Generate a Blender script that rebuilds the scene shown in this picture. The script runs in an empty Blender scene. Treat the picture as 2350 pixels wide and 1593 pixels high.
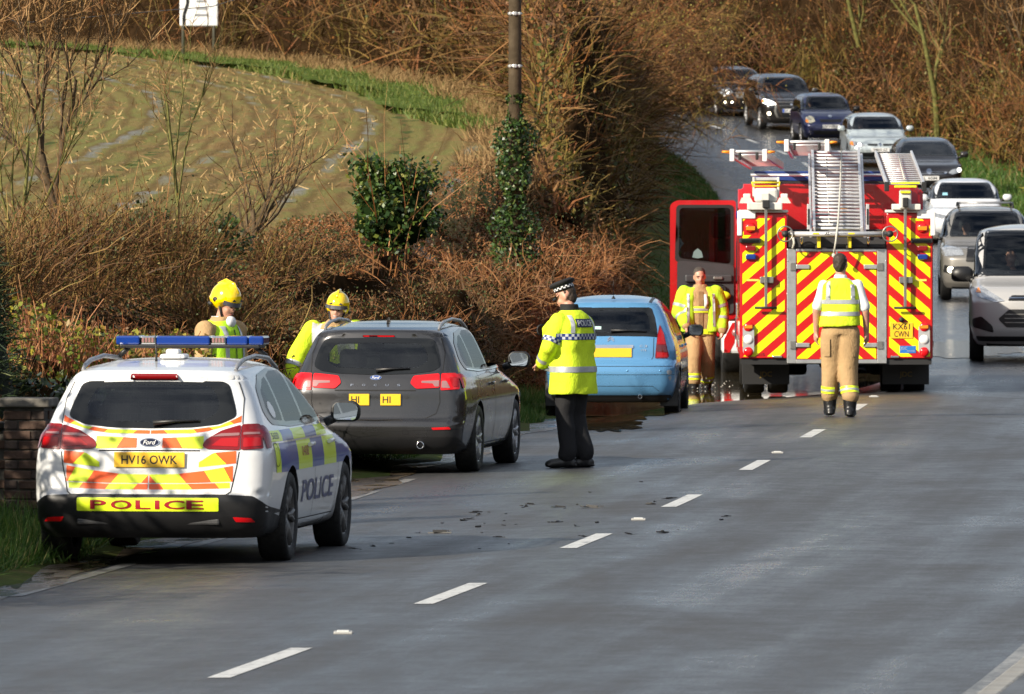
import bpy, bmesh, math, random
import numpy as np
from mathutils import Vector, Matrix, noise as mnoise
from mathutils.geometry import delaunay_2d_cdt
from mathutils.bvhtree import BVHTree

random.seed(7)
RNG = np.random.default_rng(11)
scene = bpy.context.scene
COL = scene.collection
R = math.radians
PI = math.pi

# ------------------------------------------------------------------ camera
cam_data = bpy.data.cameras.new('camera')
cam = bpy.data.objects.new('camera', cam_data)
COL.objects.link(cam)
CAM_H = 2.87
cam.location = (0, 0, CAM_H)
cam.rotation_euler = (R(90 - 1.0925), 0, 0)
cam_data.sensor_width = 36.0
cam_data.lens = 337.0
cam_data.clip_start = 1.0
cam_data.clip_end = 4000.0
cam_data.dof.use_dof = True
cam_data.dof.focus_distance = 86.0
cam_data.dof.aperture_fstop = 15.0
scene.camera = cam

# ------------------------------------------------------------------ sky and sun
SUN_AZ = R(230.0)      # compass-like angle from +Y, clockwise: the sun stands behind and left of the camera
SUN_EL = R(27.0)
world = bpy.data.worlds.new('World')
scene.world = world
world.use_nodes = True
_nt = world.node_tree
_nt.nodes.clear()
_out = _nt.nodes.new('ShaderNodeOutputWorld')
_bg = _nt.nodes.new('ShaderNodeBackground')
_sky = _nt.nodes.new('ShaderNodeTexSky')
_sky.sky_type = 'NISHITA'
_sky.sun_disc = False
_sky.sun_elevation = SUN_EL
_sky.sun_rotation = SUN_AZ
_sky.air_density = 1.0
_sky.dust_density = 1.6
_sky.ozone_density = 1.0
_bg.inputs['Strength'].default_value = 0.075
# broken cloud all over the sky, mixed over the clear-sky light
_tc = _nt.nodes.new('ShaderNodeTexCoord')
_cn = _nt.nodes.new('ShaderNodeTexNoise'); _cn.inputs['Scale'].default_value = 2.6; _cn.inputs['Detail'].default_value = 6; _cn.inputs['Roughness'].default_value = .6
_nt.links.new(_tc.outputs['Generated'], _cn.inputs['Vector'])
_cr = _nt.nodes.new('ShaderNodeValToRGB'); _cr.color_ramp.elements[0].position = .40; _cr.color_ramp.elements[1].position = .62
_nt.links.new(_cn.outputs['Fac'], _cr.inputs[0])
_cm = _nt.nodes.new('ShaderNodeMix'); _cm.data_type = 'RGBA'
_cm.inputs[7].default_value = (7.0, 7.35, 7.9, 1)
_nt.links.new(_cr.outputs[0], _cm.inputs[0]); _nt.links.new(_sky.outputs[0], _cm.inputs[6])
_nt.links.new(_cm.outputs[2], _bg.inputs[0])
_nt.links.new(_bg.outputs[0], _out.inputs[0])

sun_data = bpy.data.lights.new('sun', 'SUN')
sun_data.energy = 5.0
sun_data.angle = R(0.53)
sun_data.color = (1.0, 0.90, 0.74)
sun = bpy.data.objects.new('sun', sun_data)
COL.objects.link(sun)
_sd = Vector((math.sin(SUN_AZ) * math.cos(SUN_EL), math.cos(SUN_AZ) * math.cos(SUN_EL), math.sin(SUN_EL)))
sun.rotation_euler = _sd.to_track_quat('Z', 'Y').to_euler()
sun.location = (-30, 20, 40)

scene.view_settings.view_transform = 'Standard'
scene.view_settings.look = 'None'
scene.view_settings.exposure = 0.68
scene.view_settings.gamma = 1.0
scene.view_settings.use_curve_mapping = False
scene.render.engine = 'CYCLES'
scene.cycles.use_denoising = True
scene.cycles.max_bounces = 7
scene.cycles.diffuse_bounces = 2
scene.cycles.glossy_bounces = 3
scene.cycles.transparent_max_bounces = 10
scene.cycles.transmission_bounces = 4
scene.cycles.caustics_reflective = False
scene.cycles.caustics_refractive = False
scene.cycles.use_adaptive_sampling = True
scene.cycles.adaptive_threshold = 0.02
scene.cycles.sample_clamp_indirect = 6.0

# ------------------------------------------------------------------ materials
MATS = {}
def _nodes(name):
    m = bpy.data.materials.new(name)
    m.use_nodes = True
    nt = m.node_tree
    b = nt.nodes['Principled BSDF']
    return m, nt, b
def srgb(r, g, b):
    f = lambda c: (c / 12.92) if c <= 0.04045 else ((c + 0.055) / 1.055) ** 2.4
    return (f(r / 255), f(g / 255), f(b / 255))
def N(nt, typ, **kw):
    n = nt.nodes.new(typ)
    for k, v in kw.items():
        if k.startswith('i_'):
            n.inputs[k[2:].replace('_', ' ')].default_value = v
        else:
            setattr(n, k, v)
    return n
def ramp(nt, stops, fac=None, interp='LINEAR'):
    n = nt.nodes.new('ShaderNodeValToRGB')
    n.color_ramp.interpolation = interp
    el = n.color_ramp.elements
    while len(el) < len(stops):
        el.new(0.5)
    for e, (p, c) in zip(el, stops):
        e.position = p
        e.color = (c[0], c[1], c[2], 1) if not isinstance(c, (int, float)) else (c, c, c, 1)
    if fac is not None:
        nt.links.new(fac, n.inputs[0])
    return n
def mixc(nt, a, b, fac, mode='MIX'):
    n = nt.nodes.new('ShaderNodeMix')
    n.data_type = 'RGBA'
    n.blend_type = mode
    for sock, val in ((n.inputs[6], a), (n.inputs[7], b), (n.inputs[0], fac)):
        if isinstance(val, bpy.types.NodeSocket):
            nt.links.new(val, sock)
        elif isinstance(val, (int, float)):
            sock.default_value = val
        else:
            sock.default_value = (*val, 1)
    return n.outputs[2]
def tex(nt, scale, detail=4, rough=0.55, vec=None, dist=0.0, coord='Object', mapping=None):
    if vec is None:
        tc = nt.nodes.new('ShaderNodeTexCoord')
        vec = tc.outputs[coord]
    if mapping is not None:
        mp = nt.nodes.new('ShaderNodeMapping')
        mp.inputs['Scale'].default_value = mapping
        nt.links.new(vec, mp.inputs[0])
        vec = mp.outputs[0]
    n = nt.nodes.new('ShaderNodeTexNoise')
    n.inputs['Scale'].default_value = scale
    n.inputs['Detail'].default_value = detail
    n.inputs['Roughness'].default_value = rough
    n.inputs['Distortion'].default_value = dist
    nt.links.new(vec, n.inputs['Vector'])
    return n.outputs['Fac']
def bump(nt, b, height, strength=0.3, dist=0.01):
    n = nt.nodes.new('ShaderNodeBump')
    n.inputs['Strength'].default_value = strength
    n.inputs['Distance'].default_value = dist
    nt.links.new(height, n.inputs['Height'])
    nt.links.new(n.outputs[0], b.inputs['Normal'])

def mat(name, col=(0.5, 0.5, 0.5), rough=0.5, metal=0.0, coat=0.0, spec=0.5, var=0.0, vscale=8.0, bmp=0.0, bscale=40.0, emit=None, estr=1.0, dirt=0.0, coat_rough=0.04):
    if name in MATS:
        return MATS[name]
    m, nt, b = _nodes(name)
    b.inputs['Base Color'].default_value = (*col, 1)
    b.inputs['Roughness'].default_value = rough
    b.inputs['Metallic'].default_value = metal
    b.inputs['Coat Weight'].default_value = coat
    b.inputs['Coat Roughness'].default_value = coat_rough
    b.inputs['Specular IOR Level'].default_value = spec
    if var > 0:
        f = tex(nt, vscale)
        r = ramp(nt, [(0.3, tuple(c * (1 - var) for c in col)), (0.7, tuple(min(1, c * (1 + var * 0.6)) for c in col))], f)
        nt.links.new(r.outputs[0], b.inputs['Base Color'])
        rr = ramp(nt, [(0.3, min(1, rough * 1.2)), (0.7, rough * 0.85)], f)
        nt.links.new(rr.outputs[0], b.inputs['Roughness'])
    if bmp > 0:
        bump(nt, b, tex(nt, bscale, 3), bmp, 0.01)
    if emit:
        b.inputs['Emission Color'].default_value = (*emit, 1)
        b.inputs['Emission Strength'].default_value = estr
    MATS[name] = m
    return m

def paint(name, col, metal=0.0, rough=0.35, flake=False, dirt=0.25):
    """car paint: clear coated outside with thin road film near the sills, dark trim on the inner side of the panels"""
    if name in MATS:
        return MATS[name]
    m, nt, b = _nodes(name)
    f = tex(nt, 3.0, 5, 0.6)
    film = tex(nt, 1.4, 6, 0.7)
    tc = nt.nodes.new('ShaderNodeTexCoord')
    sep = nt.nodes.new('ShaderNodeSeparateXYZ')
    nt.links.new(tc.outputs['Object'], sep.inputs[0])
    mr = nt.nodes.new('ShaderNodeMapRange')
    mr.inputs[1].default_value = 0.85; mr.inputs[2].default_value = 0.2
    mr.inputs[3].default_value = 0.03; mr.inputs[4].default_value = dirt
    nt.links.new(sep.outputs[2], mr.inputs[0])
    mul = N(nt, 'ShaderNodeMath', operation='MULTIPLY')
    nt.links.new(mr.outputs[0], mul.inputs[0]); nt.links.new(film, mul.inputs[1])
    c2 = mixc(nt, col, (0.20, 0.17, 0.13), mul.outputs[0])
    geo = nt.nodes.new('ShaderNodeNewGeometry')
    c3 = mixc(nt, c2, (0.02, 0.02, 0.022), geo.outputs['Backfacing'])
    nt.links.new(c3, b.inputs['Base Color'])
    b.inputs['Metallic'].default_value = metal
    rr = ramp(nt, [(0.3, rough * 0.9), (0.8, min(1, rough * 1.25))], f)
    nt.links.new(rr.outputs[0], b.inputs['Roughness'])
    b.inputs['Coat Weight'].default_value = 0.9
    cr = ramp(nt, [(0.35, 0.03), (0.8, 0.12)], film)
    nt.links.new(cr.outputs[0], b.inputs['Coat Roughness'])
    MATS[name] = m
    return m

def glass(name, tint=(0.5, 0.55, 0.55), refl=1.0, rough=0.02):
    if name in MATS:
        return MATS[name]
    m = bpy.data.materials.new(name)
    m.use_nodes = True
    nt = m.node_tree
    nt.nodes.clear()
    out = nt.nodes.new('ShaderNodeOutputMaterial')
    tr = nt.nodes.new('ShaderNodeBsdfTransparent'); tr.inputs[0].default_value = (*tint, 1)
    gl = nt.nodes.new('ShaderNodeBsdfGlossy'); gl.inputs['Roughness'].default_value = rough
    gl.inputs[0].default_value = (0.95, 0.97, 1, 1)
    fr = nt.nodes.new('ShaderNodeFresnel'); fr.inputs[0].default_value = 1.55
    mul = N(nt, 'ShaderNodeMath', operation='MULTIPLY', use_clamp=True); mul.inputs[1].default_value = refl
    mx = nt.nodes.new('ShaderNodeMixShader')
    nt.links.new(fr.outputs[0], mul.inputs[0]); nt.links.new(mul.outputs[0], mx.inputs[0])
    nt.links.new(tr.outputs[0], mx.inputs[1]); nt.links.new(gl.outputs[0], mx.inputs[2])
    nt.links.new(mx.outputs[0], out.inputs[0])
    MATS[name] = m
    return m

def island_mat(name, stops, rough=0.7, patch=None, patch_scale=0.5, patch_lo=0.45, patch_hi=0.6, trans=0.0, spec=0.3, patch2=None):
    """a colour per twig, leaf or blade (mesh island), with wide patches of another colour"""
    if name in MATS:
        return MATS[name]
    m, nt, b = _nodes(name)
    geo = nt.nodes.new('ShaderNodeNewGeometry')
    r = ramp(nt, stops, geo.outputs['Random Per Island'])
    c = r.outputs[0]
    if patch is not None:
        r2 = ramp(nt, patch, geo.outputs['Random Per Island'])
        f = tex(nt, patch_scale, 3, 0.6)
        fr = ramp(nt, [(patch_lo, 0.0), (patch_hi, 1.0)], f)
        c = mixc(nt, c, r2.outputs[0], fr.outputs[0])
    if patch2 is not None:
        r3 = ramp(nt, patch2, geo.outputs['Random Per Island'])
        f3 = tex(nt, patch_scale * 1.7, 3, 0.6, mapping=(1.3, 0.7, 1.1))
        fr3 = ramp(nt, [(0.54, 0.0), (0.64, 1.0)], f3)
        c = mixc(nt, c, r3.outputs[0], fr3.outputs[0])
    nt.links.new(c, b.inputs['Base Color'])
    b.inputs['Roughness'].default_value = rough
    b.inputs['Specular IOR Level'].default_value = spec
    if trans > 0:
        out = [n for n in nt.nodes if n.type == 'OUTPUT_MATERIAL'][0]
        t = nt.nodes.new('ShaderNodeBsdfTranslucent')
        nt.links.new(c, t.inputs[0])
        mx = nt.nodes.new('ShaderNodeMixShader'); mx.inputs[0].default_value = trans
        nt.links.new(b.outputs[0], mx.inputs[1]); nt.links.new(t.outputs[0], mx.inputs[2])
        nt.links.new(mx.outputs[0], out.inputs[0])
    MATS[name] = m
    return m

# ------------------------------------------------------------------ objects
def tag(o, label=None, cat=None, group=None, kind=None):
    if label: o['label'] = label
    if cat: o['category'] = cat
    if group: o['group'] = group
    if kind: o['kind'] = kind
    return o
def thing(name, label, cat, loc=(0, 0, 0), rz=0.0, group=None, rot=None):
    o = bpy.data.objects.new(name, None)
    COL.objects.link(o)
    o.empty_display_size = 0.2
    o.location = loc
    o.rotation_euler = rot if rot else (0, 0, rz)
    return tag(o, label, cat, group)
def link(name, me, parent=None, m=None):
    o = bpy.data.objects.new(name, me)
    COL.objects.link(o)
    if parent is not None:
        o.parent = parent
    if m is not None:
        for x in (m if isinstance(m, (list, tuple)) else [m]):
            me.materials.append(x)
    return o
def mesh_np(name, V, F, smooth=False):
    """V (n,3) float; F (m,k) int with a fixed k, or a list of such arrays"""
    me = bpy.data.meshes.new(name)
    Fs = F if isinstance(F, list) else [F]
    Fs = [np.asarray(f, dtype=np.int32) for f in Fs if len(f)]
    V = np.asarray(V, dtype=np.float32)
    me.vertices.add(len(V)); me.vertices.foreach_set('co', V.ravel())
    nl = sum(f.size for f in Fs); nf = sum(len(f) for f in Fs)
    me.loops.add(nl); me.polygons.add(nf)
    me.loops.foreach_set('vertex_index', np.concatenate([f.ravel() for f in Fs]))
    starts = []; tot = 0
    for f in Fs:
        starts.append(tot + np.arange(len(f), dtype=np.int32) * f.shape[1]); tot += f.size
    me.polygons.foreach_set('loop_start', np.concatenate(starts).astype(np.int32))
    if smooth:
        me.polygons.foreach_set('use_smooth', np.ones(nf, dtype=bool))
    me.update(calc_edges=True)
    return me
def add_uv(me, UV):
    lay = me.uv_layers.new(name='UVMap')
    vi = np.zeros(len(me.loops), dtype=np.int32)
    me.loops.foreach_get('vertex_index', vi)
    lay.data.foreach_set('uv', np.asarray(UV, dtype=np.float32)[vi].ravel())

class MB:
    """collects boxes, tubes and lathes, then links them as ONE mesh object"""
    def __init__(s):
        s.bm = bmesh.new()
    def _xf(s, vs, M):
        if M is not None:
            bmesh.ops.transform(s.bm, matrix=M, verts=vs)
    def box(s, c, size, bev=0.0, M=None, rot=None, seg=2):
        r = bmesh.ops.create_cube(s.bm, size=1.0)
        vs = r['verts']
        for v in vs:
            v.co.x *= size[0]; v.co.y *= size[1]; v.co.z *= size[2]
        if bev > 0:
            es = list({e for v in vs for e in v.link_edges})
            rr = bmesh.ops.bevel(s.bm, geom=es, offset=bev, segments=seg, profile=0.5, affect='EDGES')
            vs = list({v for f in rr['faces'] for v in f.verts} | {v for v in vs if v.is_valid})
            # connected verts
            seen = set(vs); st = list(vs)
            while st:
                v = st.pop()
                for e in v.link_edges:
                    o = e.other_vert(v)
                    if o not in seen:
                        seen.add(o); st.append(o)
            vs = list(seen)
        T = Matrix.Translation(c)
        if rot is not None:
            T = T @ rot
        bmesh.ops.transform(s.bm, matrix=T, verts=vs)
        s._xf(vs, M)
        return s
    def tube(s, pts, rad, seg=8, cap=True, flat=1.0):
        pts = [Vector(p) for p in pts]
        n = len(pts)
        rads = rad if isinstance(rad, (list, tuple)) else [rad] * n
        rings = []
        prev = None
        for i in range(n):
            if i == 0: t = pts[1] - pts[0]
            elif i == n - 1: t = pts[-1] - pts[-2]
            else: t = (pts[i + 1] - pts[i]).normalized() + (pts[i] - pts[i - 1]).normalized()
            t.normalize()
            if prev is None:
                a = Vector((0, 0, 1)) if abs(t.z) < 0.9 else Vector((1, 0, 0))
                u = t.cross(a).normalized()
            else:
                u = (prev - t * prev.dot(t)).normalized()
            prev = u
            w = t.cross(u)
            rings.append([s.bm.verts.new(pts[i] + (u * math.cos(2 * PI * k / seg) + w * (flat * math.sin(2 * PI * k / seg))) * rads[i]) for k in range(seg)])
        for i in range(n - 1):
            for k in range(seg):
                f = s.bm.faces.new((rings[i][k], rings[i][(k + 1) % seg], rings[i + 1][(k + 1) % seg], rings[i + 1][k]))
                f.smooth = seg > 5
        if cap:
            s.bm.faces.new(rings[0][::-1]); s.bm.faces.new(rings[-1])
        return s
    def lathe(s, prof, c=(0, 0, 0), axis='X', seg=32, a0=0.0, a1=2 * PI, smooth=True):
        """prof: (radius, along) pairs turned round an axis through c"""
        full = abs(a1 - a0 - 2 * PI) < 1e-6
        m = seg if full else seg + 1
        rings = []
        for r, h in prof:
            ring = []
            for k in range(m):
                a = a0 + (a1 - a0) * k / seg
                p, q = r * math.cos(a), r * math.sin(a)
                co = {'X': (h, p, q), 'Y': (p, h, q), 'Z': (p, q, h)}[axis]
                ring.append(s.bm.verts.new(Vector(co) + Vector(c)))
            rings.append(ring)
        for i in range(len(rings) - 1):
            for k in range(seg):
                k2 = (k + 1) % m
                try:
                    f = s.bm.faces.new((rings[i][k], rings[i][k2], rings[i + 1][k2], rings[i + 1][k])); f.smooth = smooth
                except ValueError:
                    pass
        return s
    def disc(s, c, r, axis='Y', seg=20):
        vs = []
        for k in range(seg):
            a = 2 * PI * k / seg
            p, q = r * math.cos(a), r * math.sin(a)
            vs.append(s.bm.verts.new(Vector({'X': (0, p, q), 'Y': (p, 0, q), 'Z': (p, q, 0)}[axis]) + Vector(c)))
        s.bm.faces.new(vs)
        return s
    def prism(s, poly, a, b, axis='Y'):
        """extrude a 2D polygon between a and b along an axis"""
        def co(p, h):
            return {'X': (h, p[0], p[1]), 'Y': (p[0], h, p[1]), 'Z': (p[0], p[1], h)}[axis]
        v0 = [s.bm.verts.new(co(p, a)) for p in poly]; v1 = [s.bm.verts.new(co(p, b)) for p in poly]
        n = len(poly)
        for k in range(n):
            s.bm.faces.new((v0[k], v0[(k + 1) % n], v1[(k + 1) % n], v1[k]))
        s.bm.faces.new(v0[::-1]); s.bm.faces.new(v1)
        return s
    def poly(s, pts3):
        s.bm.faces.new([s.bm.verts.new(p) for p in pts3])
        return s
    def ball(s, c, rx, ry=None, rz=None, seg=16, rings=10, M=None):
        ry = ry or rx; rz = rz or rx
        T = Matrix.Translation(c)
        if M is not None: T = T @ M
        nv = s.bm.verts.new; nf = s.bm.faces.new
        top = nv(T @ Vector((0, 0, rz))); bot = nv(T @ Vector((0, 0, -rz)))
        rows = []
        for j in range(1, rings):
            t = PI * j / rings; st, ct = math.sin(t), math.cos(t)
            rows.append([nv(T @ Vector((rx * st * math.cos(2 * PI * k / seg), ry * st * math.sin(2 * PI * k / seg), rz * ct))) for k in range(seg)])
        fs = []
        for k in range(seg):
            k2 = (k + 1) % seg
            fs.append(nf((top, rows[0][k], rows[0][k2])))
            for j in range(len(rows) - 1):
                fs.append(nf((rows[j][k], rows[j + 1][k], rows[j + 1][k2], rows[j][k2])))
            fs.append(nf((bot, rows[-1][k2], rows[-1][k])))
        for f in fs: f.smooth = True
        return s
    def build(s, name, m, parent=None, recalc=True):
        if recalc:
            bmesh.ops.recalc_face_normals(s.bm, faces=s.bm.faces)
        me = bpy.data.meshes.new(name)
        s.bm.to_mesh(me); s.bm.free()
        return link(name, me, parent, m)

def copy_tree(o, parent=None):
    c = o.copy()
    COL.objects.link(c)
    c.parent = parent
    for ch in list(o.children):
        copy_tree(ch, c)
    return c

def pchip(xs, ys, n=500):
    """dense smooth monotone table through the points"""
    xs = np.array(xs, float); ys = np.array(ys, float)
    h = np.diff(xs); d = np.diff(ys) / h
    m = np.zeros(len(xs))
    for i in range(1, len(xs) - 1):
        if d[i - 1] * d[i] > 0:
            w1 = 2 * h[i] + h[i - 1]; w2 = h[i] + 2 * h[i - 1]
            m[i] = (w1 + w2) / (w1 / d[i - 1] + w2 / d[i])
    m[0] = d[0]; m[-1] = d[-1]
    X = np.linspace(xs[0], xs[-1], n)
    k = np.clip(np.searchsorted(xs, X) - 1, 0, len(xs) - 2)
    t = (X - xs[k]) / h[k]
    Y = ((2 * t**3 - 3 * t**2 + 1) * ys[k] + (t**3 - 2 * t**2 + t) * h[k] * m[k] + (-2 * t**3 + 3 * t**2) * ys[k + 1] + (t**3 - t**2) * h[k] * m[k + 1])
    return X, Y

# ------------------------------------------------------------------ the road line and the lie of the land
_CX, _CY = pchip([0, 30, 53.5, 62.5, 71.6, 80.2, 89.9, 100.6, 111.7, 125, 140, 184, 225, 250, 273, 281, 288, 296, 303, 315, 340, 400],
                 [-8.6, -4.5, -1.64, -.58, .42, 1.31, 2.19, 3.08, 3.97, 4.92, 5.8, 7.55, 8.6, 8.75, 8.35, 7.9, 7.25, 6.3, 5.3, 3.2, -3.5, -28], 2000)
def CL(d): return np.interp(d, _CX, _CY)
_ZX, _ZY = pchip([-50, 0, 130, 142, 184, 225, 255, 273, 288, 296, 303, 320, 345, 500, 900], [0, 0, 0, .02, .30, 1.1, 2.14, 2.88, 3.55, 4.02, 4.38, 5.2, 6.2, 9, 12], 2000)
def ZR(d): return np.interp(d, _ZX, _ZY)
_WX = [0, 55, 75, 120, 400]
def WRIGHT(d): return np.interp(d, _WX, [4.42, 4.42, 4.25, 3.8, 3.5])
def WLEFT(d): return np.interp(d, [0, 200, 300], [3.35, 3.35, 3.3])
def sstep(a, b, x):
    t = np.clip((x - a) / (b - a), 0, 1)
    return t * t * (3 - 2 * t)
def road_z(off, d):
    """height of the carriageway: two cross falls and a flooded dip on the left"""
    z = ZR(d) - 0.017 * np.maximum(0, -off) - 0.010 * np.maximum(0, off)
    dip = 0.19 * np.exp(-((d - 131) / 9.5) ** 2) * sstep(1.0, -2.0, off)
    dip2 = 0.05 * np.exp(-((d - 116) / 7.0) ** 2) * sstep(-1.8, -3.2, off)
    return z - dip - dip2
_BX, _BY = pchip([40, 75, 90, 104, 113, 120, 127, 140, 170, 200, 230, 262, 285, 310, 360], [-14, -10.5, -8, -5.2, -2.7, -.9, .2, .5, .6, -.2, -2.8, -7.5, -13, -25, -60], 1000)
def FB(d): return np.interp(d, _BX, _BY)          # right-hand boundary of the stubble field
def ZF(d): return 1.9 + 0.026 * (np.clip(d, 60, 330) - 115)
def wob(x, y, s=1.0):
    return (np.sin(x * 1.7 * s + y * 0.6 * s) + np.sin(x * 0.7 * s - y * 1.3 * s + 1.7) + np.sin(x * 2.9 * s + y * 2.1 * s + 4.0) * .5) / 2.5
def ground_z(x, d):
    off = x - CL(d)
    wl, wr = WLEFT(d), WRIGHT(d)
    o = np.clip(off, -wl, wr)
    base = road_z(o, d)
    # left: verge, bank and field
    le = -off - wl
    verge = base + 0.02 + 0.10 * sstep(0.25, 1.2, le)
    zf = ZF(d) - 0.04 * (x - FB(d)) * (x < FB(d)) * 0.2
    fb_off = np.maximum(CL(d) - wl - FB(d), 3.0)          # verge edge to field edge
    bend_ = np.interp(d, [112, 155], [0, 1])
    bank = verge + (zf - verge) * sstep(1.0, 3.5 * (1 - bend_) + np.maximum(fb_off * 0.85, 3.2) * bend_, le)
    left = np.where(le > 0, bank, base)
    # right: footway then rising bank
    re = off - wr
    bankh = np.interp(d, [0, 120, 200, 400], [0.3, 0.4, 1.8, 3.0])
    right = base + np.where(re < 1.6, -.06, 0.08) + bankh * sstep(1.2, 9, re) + 0.03 * np.maximum(re - 9, 0)
    z = np.where(re > 0, right, left)
    inside = (le < 0.0) & (re < 0.0)
    z = np.where(inside, base - 0.05, z)
    rough = 0.035 * wob(x, d, 1.0) + 0.02 * wob(x * 2.3, d * 2.1, 1.0)
    z = z + np.where(inside, 0, rough * sstep(0.2, 1.5, np.maximum(le, re)))
    return z
def gz(x, d): return float(ground_z(np.array([x], float), np.array([d], float))[0])
def rz(x, d): return float(road_z(np.array([x - CL(d)]), np.array([d]))[0])
# ================================================================== ground, road, field
def m_ground():
    m, nt, b = _nodes('earth and grass')
    f = tex(nt, 0.9, 5, 0.65); g = tex(nt, 6.0, 5, 0.7)
    c1 = ramp(nt, [(0.3, (0.030, 0.045, 0.012)), (0.5, (0.060, 0.085, 0.02)), (0.7, (0.10, 0.085, 0.035))], f)
    c = mixc(nt, c1.outputs[0], (0.045, 0.032, 0.018), ramp(nt, [(0.45, 0.0), (0.7, 0.7)], g).outputs[0])
    nt.links.new(c, b.inputs['Base Color'])
    b.inputs['Roughness'].default_value = 0.95
    b.inputs['Specular IOR Level'].default_value = 0.05
    bump(nt, b, g, 0.6, 0.05)
    return m
def axis_pts(lo, hi, fine_lo, fine_hi, step, n_out):
    a = np.arange(fine_lo, fine_hi + step * .5, step)
    l = fine_lo - np.geomspace(step * 1.5, fine_lo - lo, n_out)[::-1]
    h = fine_hi + np.geomspace(step * 1.5, hi - fine_hi, n_out)
    return np.concatenate([l, a, h])
xs = axis_pts(-900, 900, -26, 26, 0.45, 16)
ys = axis_pts(-200, 2200, 48, 345, 1.1, 16)
GX, GY = np.meshgrid(xs, ys)
GZ = ground_z(GX, GY)
V = np.stack([GX.ravel(), GY.ravel(), GZ.ravel()], 1)
nx, ny = len(xs), len(ys)
ii, jj = np.meshgrid(np.arange(nx - 1), np.arange(ny - 1))
a = (jj * nx + ii).ravel()
ground = link('ground', mesh_np('ground', V, np.stack([a, a + 1, a + nx + 1, a + nx], 1), True), None, m_ground())
tag(ground, kind='structure')

def m_asphalt():
    m, nt, b = _nodes('wet asphalt')
    tc = nt.nodes.new('ShaderNodeTexCoord')
    uv = tc.outputs['UV']
    wide = tex(nt, 0.55, 5, 0.6, vec=uv, dist=0.6, mapping=(1.0, 0.35, 1))
    track = tex(nt, 1.0, 4, 0.55, vec=uv, mapping=(1.5, 0.05, 1))
    mid = tex(nt, 3.2, 5, 0.6, vec=uv, mapping=(1.0, 0.8, 1))
    grain = tex(nt, 95.0, 3, 0.8, vec=uv)
    grain2 = tex(nt, 34.0, 3, 0.7, vec=uv)
    speck = tex(nt, 42.0, 3, 0.75, vec=uv, mapping=(1, .09, 1))
    c = ramp(nt, [(0.3, (0.030, 0.031, 0.034)), (0.75, (0.066, 0.066, 0.067))], speck)
    c2 = mixc(nt, c.outputs[0], (0.040, 0.036, 0.032), ramp(nt, [(0.5, 0), (0.75, 0.6)], wide).outputs[0])
    nt.links.new(c2, b.inputs['Base Color'])
    add = N(nt, 'ShaderNodeMath', operation='ADD'); nt.links.new(wide, add.inputs[0]); nt.links.new(track, add.inputs[1])
    add2 = N(nt, 'ShaderNodeMath', operation='MULTIPLY_ADD'); nt.links.new(mid, add2.inputs[0]); add2.inputs[1].default_value = 0.5
    add3 = N(nt, 'ShaderNodeMath', operation='MULTIPLY_ADD'); nt.links.new(speck, add3.inputs[0]); add3.inputs[1].default_value = .55; nt.links.new(add.outputs[0], add3.inputs[2])
    add4 = N(nt, 'ShaderNodeMath', operation='SUBTRACT'); nt.links.new(add3.outputs[0], add4.inputs[0]); add4.inputs[1].default_value = .27
    nt.links.new(add4.outputs[0], add2.inputs[2])
    r = ramp(nt, [(0.38, 0.22), (0.50, 0.43), (0.62, 0.62)], None)
    sc = N(nt, 'ShaderNodeMath', operation='MULTIPLY'); sc.inputs[1].default_value = 0.4
    nt.links.new(add2.outputs[0], sc.inputs[0]); nt.links.new(sc.outputs[0], r.inputs[0])
    sepd = nt.nodes.new('ShaderNodeSeparateXYZ'); nt.links.new(uv, sepd.inputs[0])
    far = nt.nodes.new('ShaderNodeMapRange'); far.inputs[1].default_value = 112; far.inputs[2].default_value = 140; far.inputs[3].default_value = 1.0; far.inputs[4].default_value = .5; nt.links.new(sepd.outputs[1], far.inputs[0])
    wet = N(nt, 'ShaderNodeMath', operation='MULTIPLY'); nt.links.new(r.outputs[0], wet.inputs[0]); nt.links.new(far.outputs[0], wet.inputs[1])
    nt.links.new(wet.outputs[0], b.inputs['Roughness'])
    b.inputs['Specular IOR Level'].default_value = 0.5
    hm = N(nt, 'ShaderNodeMath', operation='MULTIPLY_ADD'); nt.links.new(grain, hm.inputs[0]); hm.inputs[1].default_value = 0.5
    nt.links.new(grain2, hm.inputs[2])
    bump(nt, b, hm.outputs[0], 0.55, 0.012)
    return m
def strip(name, offs, ds, zadd, m, parent=None, kind=None, zf=road_z, jitter=None):
    """a sheet that follows the road: offs is a function d -> list of offsets, or a list"""
    ds = np.asarray(ds, float)
    rows = []
    uv = []
    for d in ds:
        o = np.array(offs(d) if callable(offs) else offs, float)
        x = CL(d) + o
        rows.append(np.stack([x, np.full_like(x, d), zf(o, np.full_like(o, d)) + zadd], 1))
        uv.append(np.stack([o, np.full_like(o, d)], 1))
    V = np.concatenate(rows); UV = np.concatenate(uv)
    nc = len(rows[0]); nr = len(ds)
    ii, jj = np.meshgrid(np.arange(nc - 1), np.arange(nr - 1))
    a = (jj * nc + ii).ravel()
    me = mesh_np(name, V, np.stack([a, a + 1, a + nc + 1, a + nc], 1), True)
    add_uv(me, UV)
    o = link(name, me, parent, m)
    if kind: o['kind'] = kind
    return o
D_ROAD = np.concatenate([np.arange(-40, 48, 4.0), np.arange(48, 345, 1.0), np.arange(345, 400, 3.0)])
road = strip('road', lambda d: np.concatenate([np.linspace(-float(WLEFT(d)) - .02, 0, 9), np.linspace(0, float(WRIGHT(d)), 9)[1:]]), D_ROAD, 0.0, m_asphalt(), kind='structure')

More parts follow.
